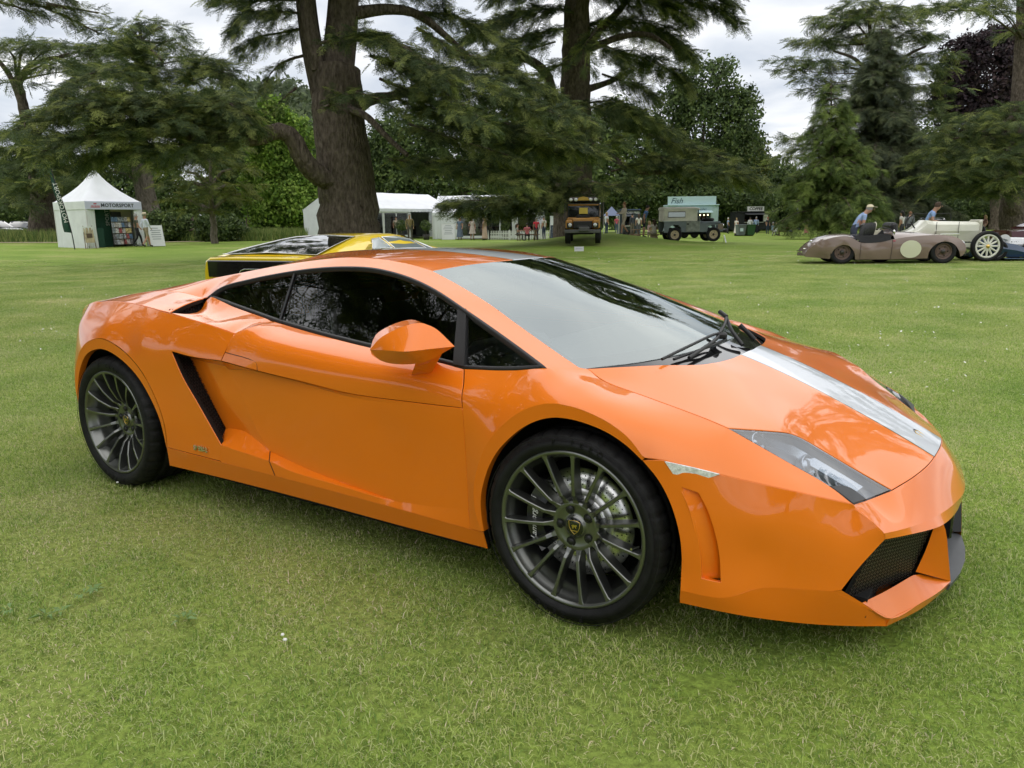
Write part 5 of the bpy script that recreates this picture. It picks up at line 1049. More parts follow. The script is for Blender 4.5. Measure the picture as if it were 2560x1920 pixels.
# sweep of foliage to the right of the trunk, falling to the lower right
B1([(760,90,-2),(800,80,-3),(880,105,-4),(960,170,-5)],1.25,dens=15,size=.42)
B1([(690,95,-2.6),(760,75,-3),(830,70,-3.4)],1.0,dens=14,size=.42)
B1([(800,120,-2.5),(900,160,-3.5),(990,220,-4.5),(1060,270,-5)],1.3,dens=15,size=.42)
B1([(830,95,-1),(930,140,-2),(1040,170,-3),(1130,215,-3.4),(1210,250,-4)],1.5,dens=16,size=.45)
B1([(900,60,1),(990,110,.5),(1090,150,0),(1190,200,-.5),(1290,270,-1)],1.6,dens=15,size=.45)
B1([(880,30,2),(960,30,2),(1040,60,2),(1120,110,1)],1.5,dens=13,size=.45)
B1([(820,170,0),(930,215,-.5),(1050,255,-1),(1180,290,-1.5),(1300,330,-2)],1.5,dens=15,size=.45)
B1([(850,210,1),(960,255,.5),(1080,300,0),(1230,330,-.5),(1350,300,-1)],1.4,dens=13,size=.45)
B1([(860,260,-1),(950,290,-2),(1050,320,-2.5),(1130,345,-3)],1.1,dens=11,size=.42)
B1([(900,190,2),(1020,200,2),(1140,240,2),(1260,290,1.5)],1.5,dens=13,size=.45)
B1([(700,235,-3),(760,200,-3.6),(820,215,-4),(880,250,-4.4)],.9,dens=9,size=.38)
B1([(840,345,-1),(920,350,-2),(1000,362,-2.6),(1080,385,-3.2),(1150,400,-3.6)],1.05,dens=17,size=.42)
B1([(850,350,1),(950,345,.5),(1050,355,0),(1160,385,-.5)],1.0,dens=14,size=.42)
# upper left curtain
B1([(665,30,0),(600,25,-.5),(540,30,-1),(500,60,-1.4)],1.2,dens=13,size=.40,droop=.4); B1([(660,60,.5),(610,70,.3),(560,80,0),(520,110,0)],1.2,dens=12,size=.40,droop=.4); B1([(655,120,0),(620,130,0),(590,150,-.4),(570,190,-.6)],.7,dens=8,size=.36,droop=.4); B1([(650,0,1),(580,0,1),(510,5,1),(450,-5,1)],1.3,dens=12,size=.42); B1([(640,190,-.5),(615,210,-.8),(600,225,-1)],.5,dens=7,size=.34)
B1([(700,-40,0),(600,-60,-.5),(480,-30,-1)],1.6,dens=10,size=.45); B1([(760,-40,0),(860,-30,1),(960,0,1)],1.6,dens=9,size=.45)
# foliage carried by the low crooked limb, in front of the marquee
def BL(pts,w,**k): cd1.bough([at(x*1.1573,y*1.1573,T1D+d) for x,y,d in pts],w,**k)
BL([(560,300,-2),(480,250,-3),(380,215,-4),(290,205,-5),(200,190,-5.6)],1.7,dens=19,size=.42); BL([(540,295,-2),(460,275,-3),(380,270,-4),(300,265,-4.6),(220,270,-5)],1.7,dens=18,size=.42); BL([(520,300,-3),(440,310,-4),(340,315,-5),(250,325,-5.6),(190,340,-6)],1.3,dens=17,size=.42)
BL([(430,270,-4),(330,235,-5),(230,225,-6),(130,230,-7)],1.6,dens=17,size=.42); BL([(330,290,-5),(250,285,-6),(160,300,-6.6),(90,330,-7.2)],1.4,dens=16,size=.42); BL([(400,240,-2),(340,180,-2),(300,130,-2.4),(280,95,-2.6)],1.4,dens=17,size=.42); BL([(380,220,-1),(420,160,-1),(450,140,-1.4),(500,165,-2)],1.4,dens=16,size=.42)
BL([(420,230,-3),(470,215,-3.4),(520,240,-3.8),(545,270,-4)],1.2,dens=15,size=.42); BL([(300,300,-3),(240,330,-4),(180,355,-4.6)],.9,dens=13,size=.40); BL([(470,310,-1),(400,340,-2),(330,345,-3)],1.0,dens=13,size=.40)
BL([(300,170,-3),(240,150,-4),(180,165,-4.6),(130,200,-5)],1.2,dens=14,size=.42); BL([(350,130,-1),(300,90,-1),(240,95,-1.5)],1.0,dens=14,size=.42)
BL([(260,240,-4),(180,215,-5),(100,240,-6),(30,280,-7)],1.2,dens=13,size=.42)
for k_,(x0,x1,y0) in enumerate(((470,1000,-110),(420,1080,-190),(480,1050,-270),(430,1120,-350),(500,1050,-430),(560,1000,-520),(600,940,-620))):
    xm=745+k_*2
    for x_,dd in ((x0,-1.5),(x1,1.5),((x0+xm)/2,-5),((x1+xm)/2,-5.5),((x0+xm)/2,4),((x1+xm)/2,4)):
        B1([(xm,y0-20,0),((xm+x_)/2,y0-45,dd/2),(x_,y0,dd)],1.9,dens=4.6,size=.75)
cd1.limb([A1_(760,-330),A1_(770,-480),A1_(775,-680)],.42,.12,10)
cd1.done()
# --- T2: second cedar behind the mound
T2D=45.0
def A2_(x,y,d=0): return at(x*1.1573,y*1.1573,T2D+d)
b2=gp(1240*1.1573,T2D); cd2=Cedar('cedar_tree','tall cedar with furrowed trunk rising behind the mustard off-roader',b2,mats=L_cd,seed=33)
cd2.limb([np.array(b2)+[0,0,-.3],A2_(1238,420),A2_(1240,300),A2_(1243,180),A2_(1245,60),A2_(1250,-60)],1.25,.62,16,.03); cd2.limb([A2_(1225,400,-.5),A2_(1195,230,-.8),A2_(1180,160,-1),A2_(1130,125,-1.5),A2_(1060,130,-2)],.50,.16,10); cd2.limb([A2_(1190,190,-1),A2_(1150,190,0),A2_(1090,200,1)],.25,.1,8); cd2.limb([A2_(1255,110),A2_(1300,60,.5),A2_(1340,20,1),A2_(1370,-20,1)],.30,.14,8); cd2.limb([A2_(1262,195),A2_(1320,175,1),A2_(1370,150,1)],.22,.1,8); cd2.limb([A2_(1262,110),A2_(1340,80,0),A2_(1400,75,-1),A2_(1450,105,-2)],.22,.1,8); cd2.limb([A2_(1262,300),A2_(1380,370,-2),A2_(1440,372,-3)],.2,.12,8)
def B2(pts,w,**k): k.setdefault('size',.58); cd2.bough([A2_(*p) for p in pts],w,**k)
for pts,w,dn in (([(1240,20,0),(1160,20,-1),(1080,40,-2),(1010,80,-3)],2.0,12),([(1230,60,-1),(1150,75,-2),(1070,110,-3)],1.8,12),([(1240,60,0),(1330,45,1),(1420,60,2),(1480,110,2)],2.0,13),([(1250,-20,0),(1350,-10,0),(1440,10,0),(1490,40,0)],2.2,13),([(1240,-30,1),(1150,-30,1),(1060,-10,1)],2.2,12),
  ([(1300,110,1),(1370,120,1),(1440,150,2),(1490,190,2)],1.8,13),([(1300,160,0),(1360,180,0),(1420,210,0)],1.5,11),([(1280,90,-2),(1330,110,-3),(1360,160,-3.5)],1.2,9),([(1200,90,2),(1140,110,2),(1090,150,2)],1.5,9),([(1240,130,-2),(1210,140,-3),(1170,150,-3.4)],1.0,8),
  ([(1350,60,3),(1450,80,3),(1500,120,3)],1.8,11),([(1290,60,-3),(1260,110,-4),(1270,150,-4.4)],1.0,9),([(1400,0,0),(1500,0,0),(1560,20,0),(1600,50,0)],1.3,13),([(1440,-30,0),(1540,-20,0),(1590,10,0)],1.3,12),
  ([(1250,225,-2),(1320,220,-3),(1390,250,-4),(1440,280,-4)],1.5,14),([(1270,230,0),(1350,250,0),(1430,275,0),(1490,330,0)],1.8,14),([(1300,260,2),(1400,280,2),(1480,320,2),(1530,360,2)],1.8,13),([(1400,290,-2),(1500,320,-3),(1570,345,-4),(1640,395,-4)],1.6,15),([(1380,330,-3),(1470,350,-4),(1560,372,-5),(1620,382,-5)],1.5,15),
  ([(1280,330,-3),(1180,335,-4),(1080,340,-5)],1.5,13),([(1260,370,-4),(1180,375,-5),(1100,385,-6)],1.5,14),([(1280,400,-4),(1180,415,-5),(1060,430,-6),(960,440,-7)],1.6,18),([(1290,420,-3),(1200,435,-4),(1100,450,-5),(1000,455,-6)],1.4,17),([(1260,390,-5),(1330,400,-6),(1400,395,-6.6)],1.2,13),([(1320,370,-2),(1420,350,-3),(1500,375,-3)],1.6,13),([(1300,300,3),(1200,300,3),(1100,290,3)],2.2,13)):
    B2(pts,w,dens=dn)
for pts in ([(1252,-230,0),(1480,-210,-3),(1690,-130,-6)],[(1252,-300,0),(1500,-290,-2),(1740,-210,-4)],[(1252,-190,0),(1450,-150,-8),(1640,-110,-14)],[(1252,-330,0),(1480,-340,-8),(1700,-300,-14)],[(1252,-380,0),(1520,-390,-2),(1780,-320,-2)],[(1400,-260,-10),(1560,-230,-15),(1720,-190,-18)],[(1252,-280,0),(1380,-230,-10),(1500,-160,-16)]):
    B2(pts,2.8,dens=4.5,size=.9)
cd2.limb([A2_(1250,-60),A2_(1252,-200),A2_(1255,-420)],.62,.12,10)
for k_,(x0,x1,y0) in enumerate(((960,1540,-90),(1000,1560,-150),(980,1500,-215),(1050,1480,-280),(1100,1420,-350),(1160,1350,-420))):
    for x_,dd in ((x0,-1.5),(x1,1.5),((x0+1252)/2,-6),((x1+1252)/2,-6.5),((x0+1252)/2,5),((x1+1252)/2,5)):
        B2([(1252,y0-15,0),((1252+x_)/2,y0-35,dd/2),(x_,y0,dd)],2.6,dens=3.6,size=.95)
cd2.done()
print('sprays',cd1.count,cd2.count)
# ---------------------------------------------------------------- other trees
def Q(x,y,D): return at(x*1.1573,y*1.1573,D)
def plate_tree(name,label,xb,D,trunk,tiers,r0_,r1_,mats=L_cd,seed=1,size=.7,group=None,barkm=None,light=.26,ntuft=8,limbs=(),droop=.3,dens=1.0,dome=.25):
    """cedar from photo readings: trunk = [(x,y)...], tiers = [(x,y,halfwidth_px,depth_offset)]"""
    b=gp(xb*1.1573,D); t=Cedar(name,label,b,group,mats,barkm,seed)
    t.limb([np.array(b)+[0,0,-.3]]+[Q(x,y,D) for x,y in trunk],r0_,r1_,12,.02)
    for lp in limbs: t.limb([Q(x,y,D+d) for x,y,d in lp[0]],lp[1],lp[2],7)
    pxm=FPX/D
    for (x,y,hw,dd) in tiers:
        c_=Q(x,y,D+dd); rx=hw*1.1573/pxm; n=int(max(36,rx*rx*18*dens)) if rx<4 else int(rx*72*dens)
        t.plate(c_,rx,rx*.62,n,rot=RZC,droop=droop,size=size,dome=dome)
        # limb to the trunk
        tx=min(trunk,key=lambda p:abs(p[1]-y-10)); t.tr.tube(crom([np.array(Q(tx[0],tx[1]+8,D))-t.base,np.array(Q((tx[0]+x)/2,y+8,D+dd/2))-t.base,np.array(c_)-t.base],.6),[.13,.11,.09,.07,.05,.05,.04,.04,.04,.03,.03,.03,.03,.03,.03,.03,.03,.03,.03,.03,.03][:len(crom([np.array(Q(tx[0],tx[1]+8,D))-t.base,np.array(Q((tx[0]+x)/2,y+8,D+dd/2))-t.base,np.array(c_)-t.base],.6))] if len(crom([np.array(Q(tx[0],tx[1]+8,D))-t.base,np.array(Q((tx[0]+x)/2,y+8,D+dd/2))-t.base,np.array(c_)-t.base],.6))<=21 else .05,5,caps=False)
    return t.done(ntuft,light)
# left: flat-topped cedar with leaning bare stems
plate_tree('cedar_tree','flat-topped cedar with bare forked stems at the left edge',95,58,[(92,430),(75,330),(55,250),(45,200),(38,165)],
 [(60,95,75,0),(150,105,90,-1),(235,110,70,-2),(20,110,60,-1),(110,140,80,-3),(190,150,90,-3),(40,180,40,-2),(20,300,70,-3),(80,320,70,-4),(140,345,90,-3),(40,360,70,-5),(120,395,80,-5),(30,400,70,-4),(160,305,80,-3),(200,260,80,0),(130,255,70,0),(10,440,60,-6),(70,290,80,2),(30,330,90,3),(110,360,90,3),(60,420,80,2)],1.15,.22,seed=41,size=.75,
 limbs=[([(50,230,0),(25,170,0),(0,135,0),(-30,110,0)],.28,.12),([(42,180,0),(60,145,0),(100,128,0),(150,120,0)],.22,.1),([(70,300,0),(110,260,0),(150,230,0)],.25,.1)],light=.2,dens=.95)
plate_tree('cedar_tree','dark flat-crowned cedar with pale twin trunk beside the small marquee',322,62,[(325,470),(312,410),(300,340),(300,250),(300,150),(305,80)],
 [(300,48,50,0),(270,62,50,-1),(350,60,55,0),(380,85,35,-1),(280,95,60,0),(340,100,70,1),(230,120,40,0),(400,130,80,0),(250,150,80,1),(330,160,90,1),(440,170,70,0),(480,200,60,-1),(420,225,90,1),(300,220,100,2),(220,230,80,2),(370,280,100,2),(480,250,50,0),(200,300,90,2),(300,330,110,2),(400,330,90,2),(240,370,60,0)],.95,.25,seed=42,size=.75,barkm=M_bark2,limbs=[([(325,470,0),(318,400,-.4),(312,340,-.6)],.6,.45)],dens=.95)
plate_tree('young_cedar_tree','small young cedar with thin pale trunk right of the two strolling men',463,47,[(463,510),(458,450),(455,400),(455,340),(452,300)],
 [(455,300,35,0),(430,325,60,0),(480,320,55,0),(450,350,75,0),(400,370,45,0),(500,365,60,0),(420,395,70,-1),(490,400,60,-1),(450,425,80,-1),(390,430,40,0),(520,420,40,0),(430,455,50,-1)],.24,.06,seed=43,size=.5,mats=L_yg,dens=1.0,light=.35,barkm=M_bark2)
# broadleaf trees: lobed crowns of leaf clumps
def broadleaf(name,label,xb,D,lobes,mats,r_tr,seed,leaf=.35,n=9000,group=None,barkm=None,light=.3,base_y=None):
    """lobes=[(x,y,rx_px,ry_px,dd)] read on the photo"""
    r=np.random.default_rng(seed); b=gp(xb*1.1573,D); root=empty(name,b,label=label,cat='tree',group=group); B=np.array(b); pxm=FPX/D/1.1573
    wts=np.array([l[2]*l[3] for l in lobes],float); wts/=wts.sum(); P=[];N=[]
    tr=MB(); top=np.array(Q(lobes[0][0],lobes[0][1],D))-B; lowest=max(l[1] for l in lobes)
    tr.tube([(0,0,-.3),(0,0,1.5),(top[0]*.4,top[1]*.4,top[2]*.5),top],[r_tr*1.3,r_tr,r_tr*.6,r_tr*.15],10)
    for l,w_ in zip(lobes,wts):
        c_=np.array(Q(l[0],l[1],D+l[4]))-B; rx,rz=l[2]/pxm,l[3]/pxm; m=int(n*w_)+20
        d=r.normal(0,1,(m,3)); d/=np.linalg.norm(d,axis=1)[:,None]; q=r.uniform(.55,1.08,m)**.6
        bump=1+.16*np.sin(d[:,0]*7+l[0])*np.sin(d[:,2]*6+l[1])+.12*np.sin(d[:,1]*9+d[:,2]*5)
        p=d*(q*bump)[:,None]*[rx,rx*.8,rz]; ex=np.array([r0.x,r0.y]); ey=np.array([f0.x,f0.y])
        P.append(np.c_[c_[0]+p[:,0]*ex[0]+p[:,1]*ey[0],c_[1]+p[:,0]*ex[1]+p[:,1]*ey[1],c_[2]+p[:,2]]); N.append(d)
        tr.tube(crom([top*.45,(top*.45+c_)/2+[0,0,.3],c_],1.0),.05+r_tr*.12,5,caps=False)
    P=np.vstack(P);N=np.vstack(N); m=len(P)
    tr.build('trunk',barkm or M_bark,root)
    # broader leaf faces
    mesh_obj('crown',leaf_mesh(P,N,leaf,mats,seed,light),None,root); return root
def leaf_mesh(P,N,leaf,mats,seed,light):
    r=np.random.default_rng(seed+5); n=len(P); k=3; P=np.repeat(P,k,0)+r.normal(0,leaf*.5,(n*k,3)); m=n*k
    d=np.repeat(N,k,0)+r.normal(0,.8,(m,3)); d/=np.linalg.norm(d,axis=1)[:,None]; u=np.cross(d,r.normal(0,1,(m,3))); u/=np.linalg.norm(u,axis=1)[:,None]; v=np.cross(d,u); s=(leaf*r.uniform(.28,.55,m))[:,None]
    V=np.stack([P-u*s,P+v*s*.55,P+u*s,P-v*s*.55],1).reshape(-1,3); b=np.arange(m)*4; me=np_mesh('crown',V,F4=np.stack([b,b+1,b+2,b+3],1))
    for q in mats: me.materials.append(q)
    q=np.repeat(r.random(n),k); me.polygons.foreach_set('material_index',np.where(q<.36,0,np.where(q<1-light,1,2)).astype(np.int32)); return me
broadleaf('broadleaf_tree','bright lime-green conical tree left of the great cedar trunk',600,67,[(600,330,55,70,0),(590,255,35,35,0),(585,232,22,18,0),(640,300,40,45,0),(565,300,30,40,0),(640,390,50,60,0),(570,400,45,60,0),(610,440,60,55,-1),(650,450,40,45,0),(580,470,40,35,0),(545,420,20,30,0),(675,420,25,40,0)],L_br,.25,51,leaf=.40,n=10000,light=.36)
# copper beech and dark wood on the right
broadleaf('copper_beech_tree','dark purple copper beech towering over the right of the lawn',2150,92,[(2130,170,80,80,0),(2080,130,45,45,0),(2170,110,50,45,0),(2200,180,50,80,0),(2070,210,50,60,0),(2110,260,80,60,0),(2180,270,60,60,0),(2040,200,25,40,0),(2150,80,30,20,0),(2100,95,25,20,0)],L_cu,.7,52,leaf=.5,n=10000)
GRPB='trees closing the park behind the stalls'
for k_,(xb,D,lb,mt,lob,lf) in enumerate((
 (1500,100,'rounded broadleaf tree with loose top rising right of the second cedar',L_gr,[(1530,190,60,55,0),(1490,230,50,50,0),(1570,230,45,45,0),(1600,260,40,60,0),(1540,280,90,70,0),(1590,330,60,60,0),(1520,360,80,60,0),(1450,260,40,60,0),(1560,145,30,18,0),(1615,210,20,25,0),(1470,190,30,30,0)],.55),
 (1640,112,'yellow-green bushy tree low beside the sky gap',L_yg,[(1610,350,45,60,0),(1640,390,35,50,0),(1600,420,60,50,0),(1650,430,30,40,0),(1575,380,40,50,0)],.55),
 (1010,95,'dense dark tree filling the gap behind the long marquee',L_gr,[(1000,330,110,80,0),(900,350,90,70,0),(1100,330,90,80,0),(1000,400,150,50,0),(880,300,60,60,0),(1080,270,80,60,0)],.6),
 (1240,98,'dark broadleaf tree massed behind the second cedar trunk',L_gr,[(1230,330,110,80,0),(1320,340,100,80,0),(1280,400,160,60,0),(1380,370,90,70,0),(1180,270,60,60,0),(1330,270,60,50,0)],.6),
 (1450,96,'dark leafy tree behind the food stalls',L_gr,[(1450,380,90,60,0),(1520,410,90,50,0),(1400,410,70,50,0),(1480,440,120,40,0),(1590,440,80,40,0)],.55),
 (1880,105,'dark low wood edge behind the coffee trailer',L_gr,[(1720,430,70,50,0),(1800,430,80,50,0),(1900,430,90,55,0),(1700,400,50,40,0),(1960,420,70,70,0)],.6),
 (2080,100,'dark shaded tree behind the cream racing car',L_gr,[(2040,400,90,80,0),(2120,390,90,90,0),(2000,330,60,60,0),(2190,380,70,100,0),(2090,330,80,50,0),(2060,450,120,40,0)],.6),
 (760,92,'green tree peeping between great cedar trunk and bright conical tree',L_gr,[(830,400,60,60,0),(760,380,60,60,0),(840,320,50,60,0),(700,430,70,50,0),(800,450,90,40,0),(690,380,40,60,0)],.55),
 (250,105,'mid-green tree far behind the pointed marquee',L_gr,[(270,430,80,50,0),(200,440,70,50,0),(350,430,70,50,0),(330,370,60,50,0),(180,390,50,50,0),(420,440,60,40,0),(500,430,60,50,0),(250,360,50,40,0)],.6),
 (40,110,'shaded tree at the far left beyond the parked cars',L_gr,[(20,430,80,45,0),(100,420,60,50,0),(-40,400,70,70,0),(60,380,60,50,0),(150,450,50,30,0)],.6),
 (540,100,'dark rounded tree left of the bright conical tree',L_gr,[(540,330,40,40,0),(520,380,50,50,0),(560,420,60,50,0),(490,400,40,50,0),(530,290,25,25,0)],.55))):
    broadleaf('background_tree',lb,xb,D,lob,mt,.45,60+k_,leaf=lf,n=7000,group=GRPB)
# low understorey along the far lawn edge
for k_,(xs,y,D,lb) in enumerate((((340,380,420,460,500),500,52,'dark rounded bushes behind the young cedar'),((2040,2090,2140,2190,2230),462,95,'dark undergrowth under the right-hand trees'),((1630,1690,1750,1560),478,104,'dark hedge behind the coffee trailer'),((860,940,1020,1100,1180,1260,1340),455,96,'dark hedge behind the long marquee'),((0,60,120,180,230),470,100,'low bushes behind the parked cars'))):
    broadleaf('bush',lb,xs[len(xs)//2],D,[(x,y-8+((i_*37)%17),40 if D>60 else 32,30,(i_%3)-1) for i_,x in enumerate(xs)],L_gr,.1,80+k_,leaf=.45 if D>60 else .3,n=5000).__setitem__('category','bush')
# wooded hill far behind
hp=[Q(x,y,330) for x,y in ((380,300),(480,262),(545,240),(600,222),(660,216),(720,240),(800,300))]
M_hill=leafmat('far wood',(.075,.10,.06),.35)
mb=MB(); rg=[[tuple(p+f0*k*25+Vector((0,0,-k*k*1.4 if k<0 else -k*9))) for p in hp] for k in (-3,-2,-1,0,1,2)]
mb.loft(rg,closed=False); hl_=mb.build('hill',mat('hill grass',(.07,.10,.03),.9)); tag(hl_,'low wooded hill far behind the trees',kind='structure')
r=np.random.default_rng(77); P=[];
for _ in range(2600):
    u=r.random()*(len(hp)-1.001); i_=int(u); p=hp[i_].lerp(hp[i_+1],u-i_); k=r.uniform(-3,1); q=p+f0*k*25+Vector((0,0,(-k*k*1.4 if k<0 else -k*9)+r.uniform(-1,4.5))); P.append(tuple(q))
me=leaf_mesh(np.array(P),r.normal(0,1,(len(P),3)),2.6,[M_hill,leafmat('far wood mid',(.09,.12,.065),.3),leafmat('far wood light',(.12,.15,.08),.3)],7,.2); o=mesh_obj('hill_wood',me); tag(o,'distant woodland covering the low hill','woodland',kind='stuff')
# --- right-hand group
def conifer(name,label,xb,D,top,bot,hw,mats,seed,size=.55,tiers=26,droop=.55,dens=1.0,light=.4,lean=0,sx=0,wmul=1.0):
    """pyramidal cedar: whorls of arching drooping boughs"""
    b=gp(xb*1.1573,D); t=Cedar(name,label,b,None,mats,None,seed); tp=np.array(Q(top[0],top[1],D)); t.limb([np.array(b)+[0,0,-.2],(np.array(b)+tp)/2,tp],.34,.03,8)
    H=tp[2]-b[2]; z0=Q(bot[0],bot[1],D)[2]-b[2]; pxm=FPX/D/1.1573; Rm=hw/pxm; r=t.r
    for k in range(tiers):
        u=(k+.5)/tiers; z=z0+(H-z0)*u; Rr=Rm*(1-u)**.82*(1+.14*math.sin(k*2.3)); nb=int(7+6*(1-u))
        for q in range(nb):
            a=r.uniform(0,2*math.pi); L=Rr*r.uniform(.7,1.12)+.25; o=(np.array(b)*(1-z/H)+tp*(z/H)); o[2]=b[2]+z
            d=np.array([math.cos(a),math.sin(a),0]); t.bough([o,o+d*L*.5+[0,0,.12*L],o+d*L+[0,0,-.10*L]],.16*L*wmul+.35,dens=7*dens,droop=droop,size=size,rad=.05,flat=.2)
    return t.done(9,light)
conifer('young_conifer','bright green pyramidal young cedar standing in the open',1800,56,(1795,180),(1800,492),118,L_cg,91,size=.5,tiers=22,dens=.62)
conifer('tall_conifer','tall grey-green weeping cedar behind the young pyramidal one',1885,68,(1905,55),(1895,470),135,L_blue,92,size=.62,tiers=28,dens=.85,light=.35)
plate_tree('cedar_tree','tall spreading dark cedar crowning the right-hand group',1930,78,[(1925,470),(1915,350),(1905,250),(1890,150),(1880,80)],
 [(1860,12,60,0),(1920,25,70,0),(1810,40,60,0),(1880,50,90,0),(1760,90,50,0),(1830,90,80,1),(1940,80,70,1),(1720,130,45,0),(1790,140,70,0),(1990,85,45,0),(2010,120,50,0),(1960,150,90,1),(1830,190,80,1),(1750,170,40,0),(1700,150,25,0),(2000,190,60,0),(1950,230,90,1),(1880,240,90,2),(1720,300,40,0),(1700,340,35,0),(1760,320,60,2),(1980,300,80,0),(2010,250,50,0),(1900,330,110,3),(1960,370,80,0),(1720,400,50,2),(1820,420,90,3),(2000,400,60,1),(1940,440,80,2)],.8,.2,seed=93,size=.85,dens=1.0,limbs=[([(1900,200,0),(1850,130,0),(1800,110,0)],.3,.1),([(1905,180,0),(1960,120,0),(2000,100,0)],.3,.1)])
plate_tree('cedar_tree','massive cedar with flared trunk at the right edge of the lawn',2200,62,[(2190,475),(2196,400),(2202,300),(2208,180),(2212,80),(2215,-40)],
 [(2200,-10,90,-2),(2100,12,70,-6),(2050,22,50,-8),(2150,30,40,-6),(2020,15,30,-8),(2210,70,50,0),(2200,230,60,-2),(2140,250,60,-3),(2090,270,60,-4),(2040,290,50,-4),(2150,300,80,-3),(2080,320,80,-4),(2020,335,50,-4),(2180,350,80,-4),(2110,365,90,-5),(2040,380,60,-5),(2170,395,70,-6),(2090,400,60,-4),(2000,355,40,-3),(2210,300,60,-4),(2190,270,70,-5),(2200,330,70,-6),(2150,340,70,-6),(2195,380,60,-6),(2130,420,60,-4),(2060,415,60,-4)],1.1,.5,seed=94,size=.68,barkm=M_bark,mats=L_cd,dens=1.05,limbs=[([(2200,470,0),(2185,440,-.5),(2192,395,0)],.9,.5),([(2195,250,0),(2140,280,-2),(2060,300,-4)],.2,.07)])
# branch of an old cedar that stands just out of frame to the left; the tree is what the side windows mirror
bl=Vector((-11.5,-6.5,gz(-11.5,-6.5))); t=Cedar('cedar_tree','old cedar just outside the left edge whose branch hangs into the top corner',bl,seed=95)
B=np.array(bl); t.limb([B+[0,0,-.3],B+[.2,.1,4],B+[.1,.4,9],B+[.3,.2,15]],1.0,.5,16,.03)
for k_ in range(20):
    a=k_*2.39996; z=4.2+k_*.62; L=7.5*(1-.45*(k_/20)); d=np.array([math.cos(a),math.sin(a),0]); o=B+[.15,.25,z]
    if 40<math.degrees(math.atan2(d[1],d[0]))%360<62 and z<8: continue
    t.limb([o,o+d*L*.5+[0,0,.7],o+d*L*.9+[0,0,.5]],.22,.06,7); 
    for e in (-.55,-.2,.2,.55):
        d2=np.array([math.cos(a+e),math.sin(a+e),0]); t.bough([o+d*L*.35+[0,0,.5],o+d2*L*.8+[0,0,.6],o+d2*L*1.05+[0,0,-.1]],1.3,dens=5.0,size=.6)
for pts,w_ in (([(-80,-40,13),(40,-5,13),(130,30,13.3),(215,72,13.6)],.42),([(-60,-60,13),(80,-30,13),(170,5,13.2)],.40),([(-60,-10,12.6),(20,10,12.8),(80,30,13)],.30),([(100,10,13),(165,20,13.2),(212,28,13.5)],.24)):
    t.bough([at(x*1.1573,y*1.1573,d) for x,y,d in pts],w_,dens=15,size=.20,rad=.04)
t.done(10,.3)
# old cedar out of frame to the right; its branches are the dark streaks mirrored on the bonnet
bl=Vector((9.5,33.5,gz(9.5,33.5))); t=Cedar('cedar_tree','old cedar just outside the right edge mirrored in the orange bonnet',bl,seed=96); B=np.array(bl); t.limb([B+[0,0,-.3],B+[.2,.1,6],B+[.1,.4,13],B+[.3,.2,21]],1.0,.4,14,.03)
for k_ in range(24):
    a=k_*2.39996+.4; z=6.5+k_*.66; L=7.0*(1-.5*(k_/24)); d=np.array([math.cos(a),math.sin(a),0]); o=B+[.15,.25,z]
    t.limb([o,o+d*L*.5+[0,0,.7],o+d*L*.9+[0,0,.5]],.2,.06,6)
    for e in (-.45,0,.45):
        d2=np.array([math.cos(a+e),math.sin(a+e),0]); t.bough([o+d*L*.3+[0,0,.5],o+d2*L*.8+[0,0,.6],o+d2*L*1.05+[0,0,-.1]],1.3,dens=3.0,size=.7)
t.done(10,.3)
# trees behind the camera, seen only as dark shapes mirrored in paint and glass
def behind(lb,x,y,seed,mt=L_gr,h=11,rr=6):
    r=np.random.default_rng(seed); b=Vector((x,y,gz(x,y))); root=empty('broadleaf_tree',b,label=lb,cat='tree'); tr=MB(); tr.tube([(0,0,-.2),(0,0,h*.4),(0,0,h*.8)],[.5,.4,.15],10); P=[];N=[]
    for _ in range(11):
        c_=np.array([r.normal(0,rr*.45),r.normal(0,rr*.45),h*r.uniform(.35,.95)]); d=r.normal(0,1,(520,3)); d/=np.linalg.norm(d,axis=1)[:,None]; P.append(c_+d*r.uniform(.6,1,(520,1))*[rr*.45,rr*.45,rr*.35]); N.append(d); tr.tube([(0,0,h*.35),tuple(c_*[.5,.5,.8]),tuple(c_)],[.2,.12,.05],5,caps=False)
    tr.build('trunk',M_bark,root); mesh_obj('crown',leaf_mesh(np.vstack(P),np.vstack(N),.6,mt,seed,.25),None,root)
for lb,x,y,sd_ in (('broad tree standing well behind the viewer',6,-30,301),('broad tree behind the viewer toward the car tail',-16,-26,302),('broad tree behind the viewer toward the car nose',26,-18,303),('broad tree far left behind the viewer',-32,-16,304)): behind(lb,x,y,sd_,h=13,rr=8)
